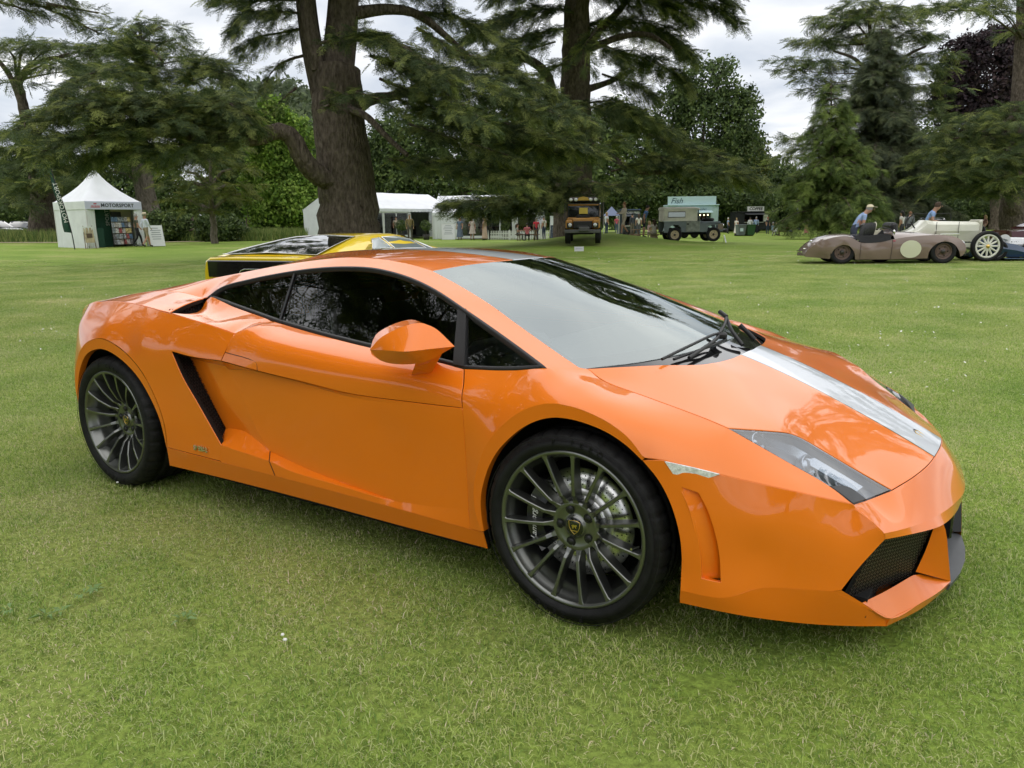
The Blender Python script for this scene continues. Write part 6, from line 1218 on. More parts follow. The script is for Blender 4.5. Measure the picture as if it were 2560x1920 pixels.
# ---------------------------------------------------------------- people
SKIN=mat('skin',(.42,.24,.17),.55); SKIN2=mat('tanned skin',(.33,.18,.12),.55)
HAIRS={'grey':(.28,.27,.26),'brown':(.06,.035,.02),'blond':(.36,.26,.13),'dark':(.015,.012,.01),'white':(.6,.58,.55),'ginger':(.22,.11,.05)}
def cloth(c): return mat('cloth %.2f %.2f %.2f'%c[:3],c,.85,noise=(9,.14),bump=(18,.35))
def person(label,loc,face,h=1.75,pose='stand',top=(.5,.5,.5),bot=(.05,.05,.06),shorts=False,dress=None,hair='brown',hat=None,sleeves='short',group=None,shoe=(.03,.03,.03),lean=0,arms=None,seat=.45,long_hair=False,bag=None,skin=None):
    """face: heading of the person (radians, world); built facing local +Y"""
    sk=skin or SKIN; k=h/1.75; r=np.random.default_rng(abs(hash(label))%9999)
    J={'pel':(0,0,.96),'wst':(0,0,1.08),'chs':(0,.0,1.28),'nek':(0,-.005,1.46),'hd0':(0,.01,1.53),'hd1':(0,.018,1.60),'hd2':(0,.005,1.69)}
    for s,n in ((-1,'l'),(1,'r')):
        J['sh'+n]=(s*.185,-.01,1.41); J['el'+n]=(s*.235,-.02,1.14); J['wr'+n]=(s*.225,.06,.90); J['ha'+n]=(s*.215,.09,.82); J['th'+n]=(s*.19,.12,.86)
        J['hp'+n]=(s*.095,0,.91); J['kn'+n]=(s*.105,.015,.50); J['an'+n]=(s*.11,-.02,.085); J['to'+n]=(s*.125,.15,.035)
    if pose=='walk':
        J.update(knl=(-.10,.16,.50),anl=(-.10,.20,.09),tol=(-.11,.36,.05),knr=(.10,-.02,.49),anr=(.10,-.28,.14),tor=(.11,-.14,.04),ell=(-.24,-.10,1.15),wrl=(-.22,-.05,.92),hal=(-.21,-.0,.85),thl=(-.18,.02,.88),elr=(.24,.06,1.14),wrr=(.21,.17,.95),har=(.20,.23,.89),thr=(.18,.23,.93))
    if pose=='sit':
        dz=seat-.46
        for q in list(J):
            if q[:2] in('pe','ws','ch','ne','hd','sh','el','wr','ha','th','hp'): x,y,z=J[q]; J[q]=(x,y+.02*(z-.9),z-.46+dz)
        for s,n in ((-1,'l'),(1,'r')): J['kn'+n]=(s*.13,.43,.52+dz); J['an'+n]=(s*.13,.40,.09); J['to'+n]=(s*.14,.56,.04); J['el'+n]=(s*.25,.08,.72+dz); J['wr'+n]=(s*.16,.32,.76+dz); J['ha'+n]=(s*.12,.40,.77+dz); J['th'+n]=(s*.09,.36,.79+dz)
    if arms=='forward':
        for s,n in ((-1,'l'),(1,'r')): J['el'+n]=(s*.22,.12,1.16); J['wr'+n]=(s*.14,.34,1.14); J['ha'+n]=(s*.11,.42,1.13); J['th'+n]=(s*.07,.38,1.16)
    if arms=='one':
        J['elr']=(.26,.10,1.17); J['wrr']=(.18,.32,1.22); J['har']=(.15,.40,1.25); J['thr']=(.11,.36,1.27)
    if lean:
        cs,sn=math.cos(lean),math.sin(lean); pz=J['pel'][2]
        for q in J:
            if q[:2] in('ws','ch','ne','hd','sh','el','wr','ha','th'):
                x,y,z=J[q]; dy,dz_=y,z-pz; J[q]=(x,dy*cs+dz_*sn,pz+dz_*cs-dy*sn)
    E=[('pel','wst'),('wst','chs'),('chs','nek'),('nek','hd0'),('hd0','hd1'),('hd1','hd2')]
    for n in 'lr': E+=[('chs','sh'+n),('sh'+n,'el'+n),('el'+n,'wr'+n),('wr'+n,'ha'+n),('wr'+n,'th'+n),('pel','hp'+n),('hp'+n,'kn'+n),('kn'+n,'an'+n),('an'+n,'to'+n)]
    Rd={'pel':(.145,.115),'wst':(.135,.10),'chs':(.165,.115),'nek':(.052,.055),'hd0':(.07,.085),'hd1':(.078,.098),'hd2':(.055,.07)}
    for n in 'lr': Rd.update({'sh'+n:(.068,.066),'el'+n:(.043,.043),'wr'+n:(.03,.03),'ha'+n:(.036,.022),'th'+n:(.014,.014),'hp'+n:(.092,.092),'kn'+n:(.06,.06),'an'+n:(.04,.042),'to'+n:(.045,.03)})
    names=list(J); me=bpy.data.meshes.new('p'); me.from_pydata([tuple(np.array(J[q])*k) for q in names],[(names.index(a),names.index(b)) for a,b in E],[])
    o=bpy.data.objects.new('p',me); col.objects.link(o); md=o.modifiers.new('s','SKIN'); sv=me.skin_vertices[0].data
    for i_,q in enumerate(names): sv[i_].radius=(Rd[q][0]*k,Rd[q][1]*k); sv[i_].use_root=(q=='pel')
    o.modifiers.new('d','SUBSURF').levels=1
    dg=bpy.context.evaluated_depsgraph_get(); m2=bpy.data.meshes.new_from_object(o.evaluated_get(dg)); bpy.data.objects.remove(o); bpy.data.meshes.remove(me)
    root=empty('person',loc,face-math.pi/2,label=label,cat='person',group=group)
    mt=[sk,cloth(top),cloth(bot),mat('shoe %.2f'%shoe[0],shoe,.6),mat('hair '+hair,HAIRS[hair],.7,bump=(60,.5))]
    m2.materials.clear()
    for q in mt: m2.materials.append(q)
    segs=np.array([[np.array(J[a])*k,np.array(J[b])*k] for a,b in E]); nf=len(m2.polygons); cc=np.zeros(nf*3); m2.polygons.foreach_get('center',cc); cc=cc.reshape(-1,3)
    d=segs[:,1]-segs[:,0]; t=np.clip(((cc[:,None]-segs[None,:,0])*d[None]).sum(-1)/((d**2).sum(-1)),0,1); ds=np.linalg.norm(segs[None,:,0]+t[...,None]*d[None]-cc[:,None],axis=-1); bi=ds.argmin(1)
    idx=np.zeros(nf,int)
    for f in range(nf):
        a,b=E[bi[f]]; tt=t[f,bi[f]]
        if a in('pel',) and b.startswith('hp'): v=2
        elif a in('pel','wst','chs') and b in('wst','chs','nek'): v=1 if not(a=='chs' and tt>.8) else 0
        elif a=='chs' and b.startswith('sh'): v=1
        elif a.startswith('sh'): v=1 if (sleeves=='long' or tt<.6) else 0
        elif a.startswith('el'): v=1 if sleeves=='long' else 0
        elif a.startswith('hp'): v=2 if not dress else 0
        elif a.startswith('kn'): v=(2 if not shorts and not dress else 0) if tt<.9 else 3
        elif a.startswith('an'): v=3
        elif a.startswith('hd') or a=='nek': v=0
        else: v=0
        if a.startswith('hp') and shorts and tt>.85: v=0
        idx[f]=v
    m2.polygons.foreach_set('material_index',idx.astype(np.int32)); m2.polygons.foreach_set('use_smooth',np.ones(nf,bool)); mesh_obj('body',m2,None,root)
    hc=(np.array(J['hd1'])*.55+np.array(J['hd2'])*.45)*k
    # hair cap open at the face, nose
    mb=MB(); rings=[]
    for i_ in range(6):
        ph=i_/5*math.pi*.62; rr=.096*k*math.sin(ph+.05); zz=.118*k*math.cos(ph)
        rings.append([tuple(hc+np.array([rr*math.cos(a)*.92,(rr*math.sin(a))*1.12-.008*k-(.03*k if (math.sin(a)>.3 and i_>2) else 0),zz])) for a in np.linspace(0,2*math.pi,12,endpoint=False)])
    mb.loft(rings,caps=True); 
    if long_hair: mb.tube([tuple(hc+np.array([0,-.07,.02])*k),tuple(hc+np.array([0,-.10,-.14])*k),tuple(hc+np.array([0,-.10,-.30])*k)],[.085*k,.085*k,.045*k],8)
    mb.build('hair',mt[4],root)
    mb=MB(); mb.box(tuple(hc+np.array([0,.105,-.025])*k),(.022*k,.03*k,.035*k),bev=.008); mb.build('nose',sk,root)
    if dress:
        mb=MB(); z1=np.array(J['wst'])*k; L=dress[1]*k; rg=[]
        for u,rr in ((0,.15),(.15,.175),(.5,.21),(1,.27)):
            rg.append([(rr*k*math.cos(a)*(1+.05*math.sin(a*9)*u),rr*.8*k*math.sin(a)*(1+.05*math.cos(a*7)*u),z1[2]-L*u) for a in np.linspace(0,2*math.pi,22,endpoint=False)])
        mb.loft(rg); mb.build('dress',cloth(dress[0]),root)
    if hat:
        kind,hcl=hat; mb=MB(); tp=hc+np.array([0,-.005,.045])*k
        if kind=='brim': mb.lathe([(.0005,.085*k),(.06*k,.085*k),(.085*k,.07*k),(.10*k,.0),(.19*k,-.012*k),(.19*k,-.02*k),(.09*k,-.012*k)],'Z',tuple(tp),20)
        else:
            mb.lathe([(.0005,.075*k),(.055*k,.065*k),(.09*k,.035*k),(.103*k,-.01*k)],'Z',tuple(tp),16); mb.box(tuple(tp+np.array([0,.135,-.005])*k),(.13*k,.12*k,.012*k),bev=.004,rx=-.15)
        mb.build('hat',mat('hat %.2f %.2f'%hcl[:2],hcl,.85,bump=(120,.3)),root)
        if kind=='brim': mb=MB(); mb.lathe([(.098*k,.02*k),(.103*k,.0)],'Z',tuple(tp),20); mb.build('hat_band',mat('hat band',(.02,.02,.02),.8),root)
    if bag: mb=MB(); mb.box((.26*k,-.02,.95*k),(.10,.22,.26),bev=.03); mb.tube([(.24*k,0,1.06*k),(.1,0,1.45*k),(-.16*k,-.08,1.2*k)],.012,5); mb.build('bag',cloth(bag),root)
    return root
FX=math.atan2(r0.y,r0.x); FA=math.atan2(f0.y,f0.x)   # picture-right heading, away heading
def PP(x,y,D): 
    """standing spot from a photo column at depth D"""
    return gp(x,D)
def spot(x,D,dz=0): p=gp(x,D); return (p.x,p.y,p.z+dz)
person('man in olive polo shirt and black trousers strolling beside the straw-hatted man',spot(347,42.2),FX+.5,1.74,'walk',(.075,.08,.055),(.012,.012,.014),hair='grey')
person('man in straw hat, loose white shirt and khaki shorts walking past the marquee',spot(369,41.6),FX+.9,1.80,'walk',(.62,.66,.76),(.30,.25,.17),True,hair='grey',hat=('brim',(.62,.55,.38)),sleeves='long',shoe=(.06,.05,.045))
person('man in tan jacket and green shirt facing the lawn by the marquee door',spot(1026,49),FX-1.2,1.78,'stand',(.25,.19,.10),(.10,.09,.08),hair='grey',sleeves='long')
person('woman in long blue patterned dress standing near the marquee',spot(1150,58),FX-1.9,1.68,'stand',(.12,.16,.24),(.1,.1,.1),dress=((.12,.15,.22),.85),hair='ginger',long_hair=True,bag=(.55,.5,.42))
person('woman in short pale sleeveless dress with long brown hair',spot(1181,58),FX-1.3,1.66,'stand',(.55,.47,.44),(.5,.45,.42),dress=((.55,.47,.45),.58),hair='brown',long_hair=True,bag=(.05,.04,.03))
person('woman in long dusky pink dress and sun hat beside the picket fence',spot(1212,57.5),FX+2.6,1.66,'stand',(.50,.35,.28),(.4,.3,.25),dress=((.50,.36,.29),.92),hair='blond',hat=('brim',(.45,.35,.2)),long_hair=True)
person('man in black half hidden behind the woman in the dusky pink dress',spot(1221,58.6),FX+2.2,1.78,'stand',(.02,.02,.022),(.02,.02,.02),hair='dark',sleeves='long')
person('white-haired woman in red top standing at the picnic table',spot(1341,57),FA,1.62,'stand',(.55,.04,.06),(.03,.03,.05),hair='white')
person('man in pale shirt and jeans standing right of the red-topped woman',spot(1360,57),FX+2.4,1.74,'stand',(.55,.52,.48),(.04,.05,.10),hair='grey')
SE='picnickers on benches'
person('seated woman with brown hair and grey top at the picnic table',spot(1293,55.5),FX,1.65,'sit',(.30,.29,.27),(.05,.05,.06),hair='brown',long_hair=True,group=SE)
person('seated person in pink patterned shirt seen from behind at the picnic table',spot(1318,55),FA,1.70,'sit',(.45,.12,.15),(.03,.03,.04),hair='dark',group=SE)
person('man in beige shirt and shorts striding down the grassy mound',at(1560,588,43.5),FX+3.4,1.80,'walk',(.50,.44,.35),(.45,.39,.31),True,hair='ginger',sleeves='long',arms='forward')
person('man in blue shirt and navy shorts bending over beside the grey off-roader',at(1609,594,44.2),FX-.3,1.82,'stand',(.10,.20,.42),(.015,.017,.03),True,hair='dark',lean=.28)
person('long-haired woman in white top seated on a post by the grey off-roader',at(1634,602,44),FA+.4,1.62,'sit',(.62,.58,.52),(.4,.34,.27),hair='brown',long_hair=True)
person('small child in pink top at the drinks stall',at(1541,582,55),FA,1.15,'stand',(.65,.12,.20),(.10,.14,.22),hair='white')
person('seated person in pink and white beside the blue-shirted man',at(1622,600,49),FX,1.6,'sit',(.7,.45,.5),(.6,.6,.6),hair='blond')
person('woman in sky-blue shirt and dark trousers left of the coffee trailer',spot(1819,84),FX,1.7,'stand',(.25,.36,.55),(.02,.025,.04),hair='white')
person('woman in long white dress left of the wheelie bins',spot(1840,80),FX+.6,1.68,'stand',(.7,.66,.6),(.6,.6,.6),dress=((.7,.66,.6),.9),hair='blond')
person('man in white shirt ordering at the coffee hatch',spot(1874,84),FA,1.74,'stand',(.68,.70,.74),(.02,.025,.04),hair='dark',sleeves='long')
person('man in pale blue shirt behind the green wheelie bin',spot(1889,82),FA-.3,1.78,'stand',(.30,.40,.62),(.015,.02,.03),hair='grey',sleeves='long')
person('person in dark clothes and red cap right of the coffee trailer',spot(1918,82),FX-1.2,1.72,'stand',(.03,.035,.05),(.03,.05,.09),hair='dark',hat=('cap',(.5,.03,.03)))
person('seated woman in white top seen from behind on the lawn bench',spot(1940,74),FA+.2,1.66,'sit',(.72,.74,.78),(.4,.4,.42),hair='blond',group=SE)
person('seated woman in dusty pink top at the lawn bench',spot(1957,75),FX+3.1,1.64,'sit',(.55,.42,.38),(.05,.05,.06),hair='ginger',long_hair=True,group=SE)
person('seated man in navy jacket and white cap at the lawn bench',spot(1979,73.5),FX+2.7,1.72,'sit',(.03,.035,.06),(.05,.06,.09),hair='grey',hat=('cap',(.75,.75,.72)),sleeves='long',group=SE)
person('seated man in blue shirt at the far side of the lawn bench',spot(1931,76.5),FX+.2,1.72,'sit',(.25,.35,.55),(.04,.05,.08),hair='grey',group=SE)
person('woman in coral pink dress walking by the young cedar',spot(2015,77),FX+2.6,1.68,'walk',(.62,.22,.22),(.5,.2,.2),dress=((.62,.23,.22),.85),hair='blond',bag=(.7,.7,.7))
person('man in cream cap and pale blue shirt leaning over the tan roadster',spot(2128,23.2),FX-.25,1.76,'stand',(.28,.38,.58),(.05,.06,.09),hair='grey',hat=('cap',(.66,.58,.42)),lean=.62,arms='forward')
person('man in blue short-sleeved shirt with dark shoulder strap leaning over the cream racer',spot(2306,25.6),FX-.5,1.80,'stand',(.22,.33,.55),(.04,.05,.07),hair='brown',lean=.46,arms='one')
person('woman in patterned top and beige trousers walking under the right-hand cedar',spot(2458,60),FX+3.0,1.66,'walk',(.22,.12,.10),(.42,.33,.26),hair='blond',long_hair=True)
person('woman with dark hair and white top beyond the cream racer',spot(2252,43),FA+.6,1.68,'stand',(.60,.58,.56),(.05,.05,.06),hair='dark',long_hair=True,lean=.1)
person('stooping person in grey jacket beyond the cream racer',spot(2268,42),FA-.6,1.66,'stand',(.16,.17,.18),(.04,.04,.05),hair='ginger',lean=.35,sleeves='long')
person('person in white and navy standing left of the fries trailer',at(1516,590,57),FX+.4,1.70,'stand',(.62,.64,.70),(.03,.04,.08),hair='blond')
person('woman in white blouse queueing at the fries trailer',at(1596,590,60),FA,1.66,'stand',(.66,.64,.62),(.10,.10,.12),hair='brown',long_hair=True)
person('man in dark jumper waiting between the two off-roaders',at(1580,590,62),FA+.5,1.76,'stand',(.04,.045,.06),(.12,.10,.08),hair='dark',sleeves='long')
person('person in pale top seen inside the marquee doorway',spot(992,60),FX-1.4,1.70,'stand',(.45,.38,.33),(.05,.05,.06),hair='dark')
# ---------------------------------------------------------------- marquees and stalls
M_can=mat('white canvas',(.74,.76,.79),.75,noise=(1.2,.05),bump=(2.2,.5)); M_canw=mat('white canvas wall',(.70,.73,.74),.8,noise=(2,.06),bump=(3.5,1.0)); M_pole=mat('white alloy pole',(.7,.7,.7),.4,metal=.3)
M_clear=glassmat('clear plastic window',(.62,.66,.66),ior=1.5,rough=.08,mn=.03); M_green=mat('dark green cloth',(.012,.055,.035),.75,bump=(20,.2)); M_wood=mat('weathered wood',(.16,.10,.06),.8,noise=(6,.3)); M_dark=mat('dark interior cloth',(.05,.045,.04),.9)
def frame(px,D,ang,**k):
    """root Empty standing on the lawn; local +X points ang radians left of picture-right"""
    p=gp(px,D); return empty(k.pop('name'),p,FX+ang,**k)
# pointed marquee: local x along the sign front, local y inward; the sign corner is the origin
W_=3.05; tent=frame(226,40.6,1.0,name='pagoda_marquee',label='small pointed white marquee with MOTORSPORT fascia and book stand',cat='marquee')
e=2.38; ap=4.55
mb=MB(); rg=[]
for u in np.linspace(0,1,9):
    s_=(1-u)**1.9; zz=e+(ap-e)*u; h_=W_/2*max(s_,.012)+.0; cx=W_/2; ring=[]
    for q in range(4):
        a,b=[((-1,-1),(1,-1)),((1,-1),(1,1)),((1,1),(-1,1)),((-1,1),(-1,-1))][q]
        for t_ in (0,.25,.5,.75): ring.append((cx+h_*(a[0]+(b[0]-a[0])*t_),cx+h_*(a[1]+(b[1]-a[1])*t_),zz-.10*h_*math.sin(math.pi*t_)*(1-u)))
    rg.append(ring)
mb.loft(rg,caps=False); mb.build('canopy',M_can,tent)
for nm,(c_,d_) in {'front':((W_/2,-.02,e-.2),(W_+.06,.03,.42)),'left':((-.02,W_/2,e-.2),(.03,W_,.42)),'right':((W_+.02,W_/2,e-.2),(.03,W_,.42)),'rear':((W_/2,W_+.02,e-.2),(W_,.03,.42))}.items():
    mb=MB(); mb.box(c_,d_,bev=.01); mb.build('valance',M_canw if nm!='front' else mat('pale lilac fascia',(.56,.58,.74),.6),tent)
for x,y in ((0,0),(W_,0),(0,W_),(W_,W_)): mb=MB(); mb.tube([(x,y,-.1),(x,y,e+.02)],.035,8); mb.build('corner_pole',M_pole,tent)
def curtain(x0,y0,x1,y1,z0,z1,fold=.03,n=26,flare=0):
    mb=MB(); d=np.array([x1-x0,y1-y0]); L=np.linalg.norm(d); nr=np.array([-d[1],d[0]])/L; rg=[]
    for z in np.linspace(z0,z1,7):
        t=(z1-z)/(z1-z0); rg.append([(x0+d[0]*i/n+nr[0]*(fold*math.sin(i*1.9+z*1.3)*(.3+t)+flare*t),y0+d[1]*i/n+nr[1]*(fold*math.sin(i*1.9+z*1.3)*(.3+t)+flare*t),z) for i in range(n+1)])
    mb.loft(rg,closed=False); return mb
curtain(0,W_,0,0,-.02,e-.38,.045,flare=-.05).build('side_wall',M_canw,tent); curtain(W_,0,W_,W_,-.02,e-.38,.04).build('side_wall',M_canw,tent); curtain(W_,W_,0,W_,-.02,e-.38,.04).build('rear_wall',M_canw,tent)
curtain(0,-.02,.52,.1,-.02,e-.38,.05,10).build('tied_curtain',M_canw,tent); curtain(W_-.42,.05,W_,-.02,.1,e-.38,.05,10).build('tied_curtain',M_canw,tent)
mb=MB(); mb.box((1.22,.75,1.05),(.95,.06,2.1)); mb.build('green_backdrop',M_green,tent); mb=MB(); mb.box((2.35,.95,1.15),(1.3,.05,1.9)); mb.build('cream_backdrop',mat('cream board',(.55,.5,.36),.8),tent)
mb=MB(); mb.box((.72,.5,.5),(.5,.5,1.0),bev=.02); mb.build('counter',M_green,tent)
mb=MB(); mb.box((2.12,.9,1.62),(.55,.03,.5)); mb.build('framed_picture',mat('dark print',(.03,.03,.03),.4),tent)
text_obj('MOTORSPORT',.26,mat('dark fascia lettering',(.04,.045,.06),.6),tent,basis((W_*.56,-.04,e-.2),(1,0,0),(0,0,1)),.004,'fascia_lettering',bold=.006,spacing=1.08)
mb=MB(); red=mat('red print',(.5,.09,.12),.6)
for i_ in range(7): mb.box((.30+.07*i_,-.041,e-.24),(.045,.004,.05+.02*(i_%2)))
mb.box((.5,-.041,e-.30),(.5,.004,.025)); mb.box((.5,-.041,e-.12),(.16,.004,.06)); mb.build('fascia_crest',red,tent)
text_obj('SPORT',.28,mat('grey print',(.35,.37,.36),.7),tent,basis((1.5,.70,1.55),(0,0,1),(-1,0,0)),.003,'backdrop_lettering')
# magazine rack (stands inside the marquee)
rk=empty('magazine_rack',tent.matrix_basis@Vector((1.45,.25,0)),FX+1.0,label='black wire rack full of magazines inside the pointed marquee',cat='rack')
fr_=mat('black wire',(.015,.015,.015),.5)
mb=MB(); 
for x in (0,.62,1.15): mb.tube([(x,0,0),(x,.12,1.55)],.015,5)
for z in (.25,.55,.85,1.15,1.45): mb.box((.57,.05+z*.05,z-.13),(1.2,.03,.02))
mb.build('rack_frame',fr_,rk)
cols=[(.35,.37,.4),(.45,.42,.4),(.30,.08,.08),(.12,.2,.32),(.5,.5,.48),(.22,.25,.27),(.55,.45,.2),(.15,.15,.16),(.35,.25,.2)]
rr_=np.random.default_rng(3)
for z in (.25,.55,.85,1.15,1.45):
    for i_ in range(6):
        cc=cols[rr_.integers(len(cols))]; mb=MB(); mb.box((.11+i_*.185,.02+z*.05,z+.02),(.165,.012,.25),rx=-.15); mb.build('magazine',mat('magazine %.2f %.2f'%cc[:2],cc,.4,noise=(14,.6,2)),rk)
# feather flag
fl_=frame(187,39.4,0,name='feather_flag',label='tall dark green feather flag with white lettering beside the pointed marquee',cat='flag')
mb=MB(); pp=[(0,0,0),(-.05,0,.8),(-.3,0,2.3),(-.58,0,3.4),(-.66,0,4.1),(-.60,0,4.5)]; mb.tube(crom(pp,.25),[.025]*len(crom(pp,.25)),6); mb.build('pole',M_blk,fl_)
mb=MB(); q=crom(pp,.12); q=q[q[:,2]>.75]; rg=[]
for i_,p in enumerate(q):
    u=(p[2]-.75)/3.7; w_=.36*(1-u*.75)+.05; wv=.05*math.sin(p[2]*4)
    rg.append([(p[0]-w_*.9,wv,p[2]+.02),(p[0]-w_*.45,wv*1.4+.015,p[2]),(p[0]+.02,wv*.3,p[2]-.03),(p[0]-w_*.45,wv*1.4-.006,p[2])])
mb.loft(rg); mb.build('banner',M_green,fl_)
text_obj('MOTORSPORT',.30,mat('white print',(.7,.7,.7),.7),fl_,basis((-.36,-.07,2.3),(-.17,0,1),(-1,0,-.1)),.002,'banner_lettering')
# A-boards and easel
def aboard(label,px,D,ang,w=.6,h=1.05,face=(.72,.74,.75),lines=6,text=None):
    t=frame(px,D,ang,name='sandwich_board',label=label,cat='sign'); fm=mat('board %.2f %.2f'%face[:2],face,.6)
    for s in (1,-1):
        mb=MB(); mb.box((0,s*.16,h/2),(w,.02,h),rx=s*.29); mb.build('board_face',fm,t)
    mb=MB()
    for x in (-w/2,w/2):
        for s in (1,-1): mb.tube([(x,s*.31,0),(x,0,h)],.014,5)
    mb.build('board_frame',M_pole,t)
    mb=MB(); rr=np.random.default_rng(px)
    for i_ in range(lines): zz=h*.85-i_*h*.1; mb.box((0,-.16-(h/2-zz)*.29-.014,zz),(w*rr.uniform(.4,.75),.004,h*.03),rx=-.29)
    mb.build('printed_lines',mat('grey lettering',(.25,.27,.3),.7),t); return t
aboard('white sandwich board right of the man in khaki shorts',391,42.6,.75,.75,1.15); aboard('white sandwich board with text in front of the long marquee',1121,59,.1,.95,1.25); aboard('small dark blue board beside the white box tent',1384,55,.2,.5,1.1,(.03,.05,.08),4)
ez=frame(228,39.9,.95,name='poster_easel',label='easel with sepia poster draped in white at the marquee corner',cat='easel')
mb=MB(); 
for x in (-.22,.22): mb.tube([(x*1.2,0,0),(x,.12,1.15)],.02,5)
mb.tube([(0,.4,0),(0,.12,1.1)],.018,5); mb.build('easel_legs',M_wood,ez)
mb=MB(); mb.box((0,.03,.68),(.46,.02,.75),rx=-.1); mb.build('poster',mat('sepia poster',(.45,.38,.26),.7,noise=(5,.3)),ez); mb=MB(); mb.box((0,.012,.66),(.28,.02,.22),rx=-.1); mb.build('poster_picture',mat('brown print',(.10,.07,.05),.6),ez)
mb=curtain(-.27,.06,.27,.06,.75,1.12,.03,10); mb.build('white_drape',M_canw,ez)
# long marquees
def marquee(label,px,D,ang,L,Wd,ev,rdg,bays,door,name='long_marquee',end_open=False):
    t=frame(px,D,ang,name=name,label=label,cat='marquee'); hw=Wd/2
    # local x along the eave toward picture right, y away
    mb=MB(); n=bays*4; rg=[]
    for i_ in range(n+1):
        x=L*i_/n; sag=.05*math.sin(math.pi*(i_%4)/4)
        rg.append([(x,-.08,ev),(x,hw*.5,(ev+rdg)/2-sag),(x,hw,rdg-sag*.4),(x,Wd-hw*.5,(ev+rdg)/2-sag),(x,Wd+.08,ev)])
    mb.loft(rg,closed=False); mb.build('roof',M_can,t)
    for s,yy in ((0,-.09),(1,Wd+.09)):
        mb=MB(); v=[];k=int(L/.22); 
        for i_ in range(k+1): v+=[(L*i_/k,yy,ev+.01),(L*i_/k,yy-.01,ev-.20-(.05 if i_%2 else 0))]
        mb.add(v,[(2*i_,2*i_+2,2*i_+3,2*i_+1) for i_ in range(k)]); mb.build('scalloped_valance',M_canw,t)
    for x in (0,L):
        mb=MB(); v=[(x,0,ev),(x,Wd,ev),(x,hw,rdg)]; mb.add(v,[(0,1,2)]); mb.build('gable',M_canw,t); curtain(x,0,x,Wd,0,ev,.05).build('end_wall',M_canw,t)
    curtain(0,Wd,L,Wd,0,ev,.05,60).build('rear_wall',M_canw,t)
    bw=L/bays
    for b in range(bays):
        x0=b*bw
        mb=MB(); mb.box((x0,0,ev/2),(.07,.07,ev)); mb.build('leg',M_pole,t)
        kind=door[b]
        if kind=='w': curtain(x0,0,x0+bw,0,0,ev-.02,.05,24).build('front_wall',M_canw,t)
        elif kind=='c':
            mb=MB(); 
            for xx in (x0+.06,x0+bw/2,x0+bw-.06): mb.box((xx,-.01,ev/2),(.10,.02,ev-.05))
            for zz in (.12,ev-.22): mb.box((x0+bw/2,-.01,zz),(bw,.02,.2))
            mb.build('window_surround',M_canw,t)
            for xx in (x0+bw*.27,x0+bw*.73): mb=MB(); mb.box((xx,0,ev/2),(bw*.42,.006,ev-.5)); mb.build('window_pane',M_clear,t)
        else:
            curtain(x0,0,x0+.32,.04,0,ev-.05,.06,8).build('tied_curtain',M_canw,t); curtain(x0+bw-.32,.04,x0+bw,0,0,ev-.05,.06,8).build('tied_curtain',M_canw,t)
    mb=MB(); mb.box((L,0,ev/2),(.07,.07,ev)); mb.build('leg',M_pole,t)
    mb=MB(); mb.box((L/2,Wd*.72,.5),(L*.85,.7,.74)); mb.build('tables_inside',M_dark,t)
    mb=MB(); mb.box((L/2,Wd/2,.03),(L-.1,Wd-.1,.04)); mb.build('floor',mat('matting',(.10,.09,.08),.9),t)
    return t
marquee('white gabled marquee showing on both sides of the great cedar trunk',892,56.5,1.02,12.0,5.2,2.2,3.5,4,['c','c','d','c'])
marquee('long low white marquee with clear windows behind the picket fence',1083,61,-.10,8.4,5.0,2.0,3.35,4,['w','c','c','d'])
bx=frame(1376,60,-.05,name='box_tent',label='small white box tent left of the mustard off-roader',cat='tent')
mb=MB(); mb.box((.65,.65,1.75),(1.36,1.36,.06)); mb.build('roof',M_can,bx); curtain(0,0,1.3,0,0,1.75,.04,14).build('front_wall',M_canw,bx); curtain(0,1.3,0,0,0,1.75,.04,14).build('side_wall',M_canw,bx); curtain(1.3,0,1.3,1.3,0,1.75,.04,14).build('side_wall',M_canw,bx)
# picket fence
pf=frame(1221,59.2,-.06,name='picket_fence',label='low white picket fence in front of the long marquee',cat='fence'); M_wp=mat('white painted wood',(.75,.76,.76),.55)
mb=MB(); mb.prism([(-.035,0,0),(.035,0,0),(.035,0,.62),(0,0,.68),(-.035,0,.62)],(0,.02,0)); pk=mb.mesh('picket'); pk.materials.append(M_wp)
for i_ in range(38):
    o=bpy.data.objects.new('picket',pk); col.objects.link(o); o.parent=pf; o.location=(i_*.128,0,.02)
for zz in (.18,.48): mb=MB(); mb.box((2.4,.035,zz),(4.9,.03,.06)); mb.build('rail',M_wp,pf)
for xx in (0,1.6,3.2,4.8): mb=MB(); mb.box((xx,.06,.36),(.07,.07,.76)); mb.build('post',M_wp,pf)
# picnic tables
def picnic(label,px,D,ang):
    t=frame(px,D,ang,name='picnic_table',label=label,cat='table')
    mb=MB(); mb.box((0,0,.74),(1.6,.7,.05)); mb.build('table_top',M_wood,t)
    for s in (1,-1): mb=MB(); mb.box((0,s*.68,.44),(1.6,.26,.045)); mb.build('bench',M_wood,t)
    for x in (-.6,.6):
        mb=MB(); mb.tube([(x,-.75,0),(x,-.25,.74)],.04,5); mb.tube([(x,.75,0),(x,.25,.74)],.04,5); mb.box((x,0,.40),(.05,1.5,.08)); mb.build('leg_frame',M_wood,t)
picnic('dark wooden picnic table with seated people by the picket fence',1318,56,.1); picnic('wooden picnic table on the open lawn near the coffee trailer',1955,75,.15); picnic('empty-looking picnic table below the food stalls',1612,50,.2)
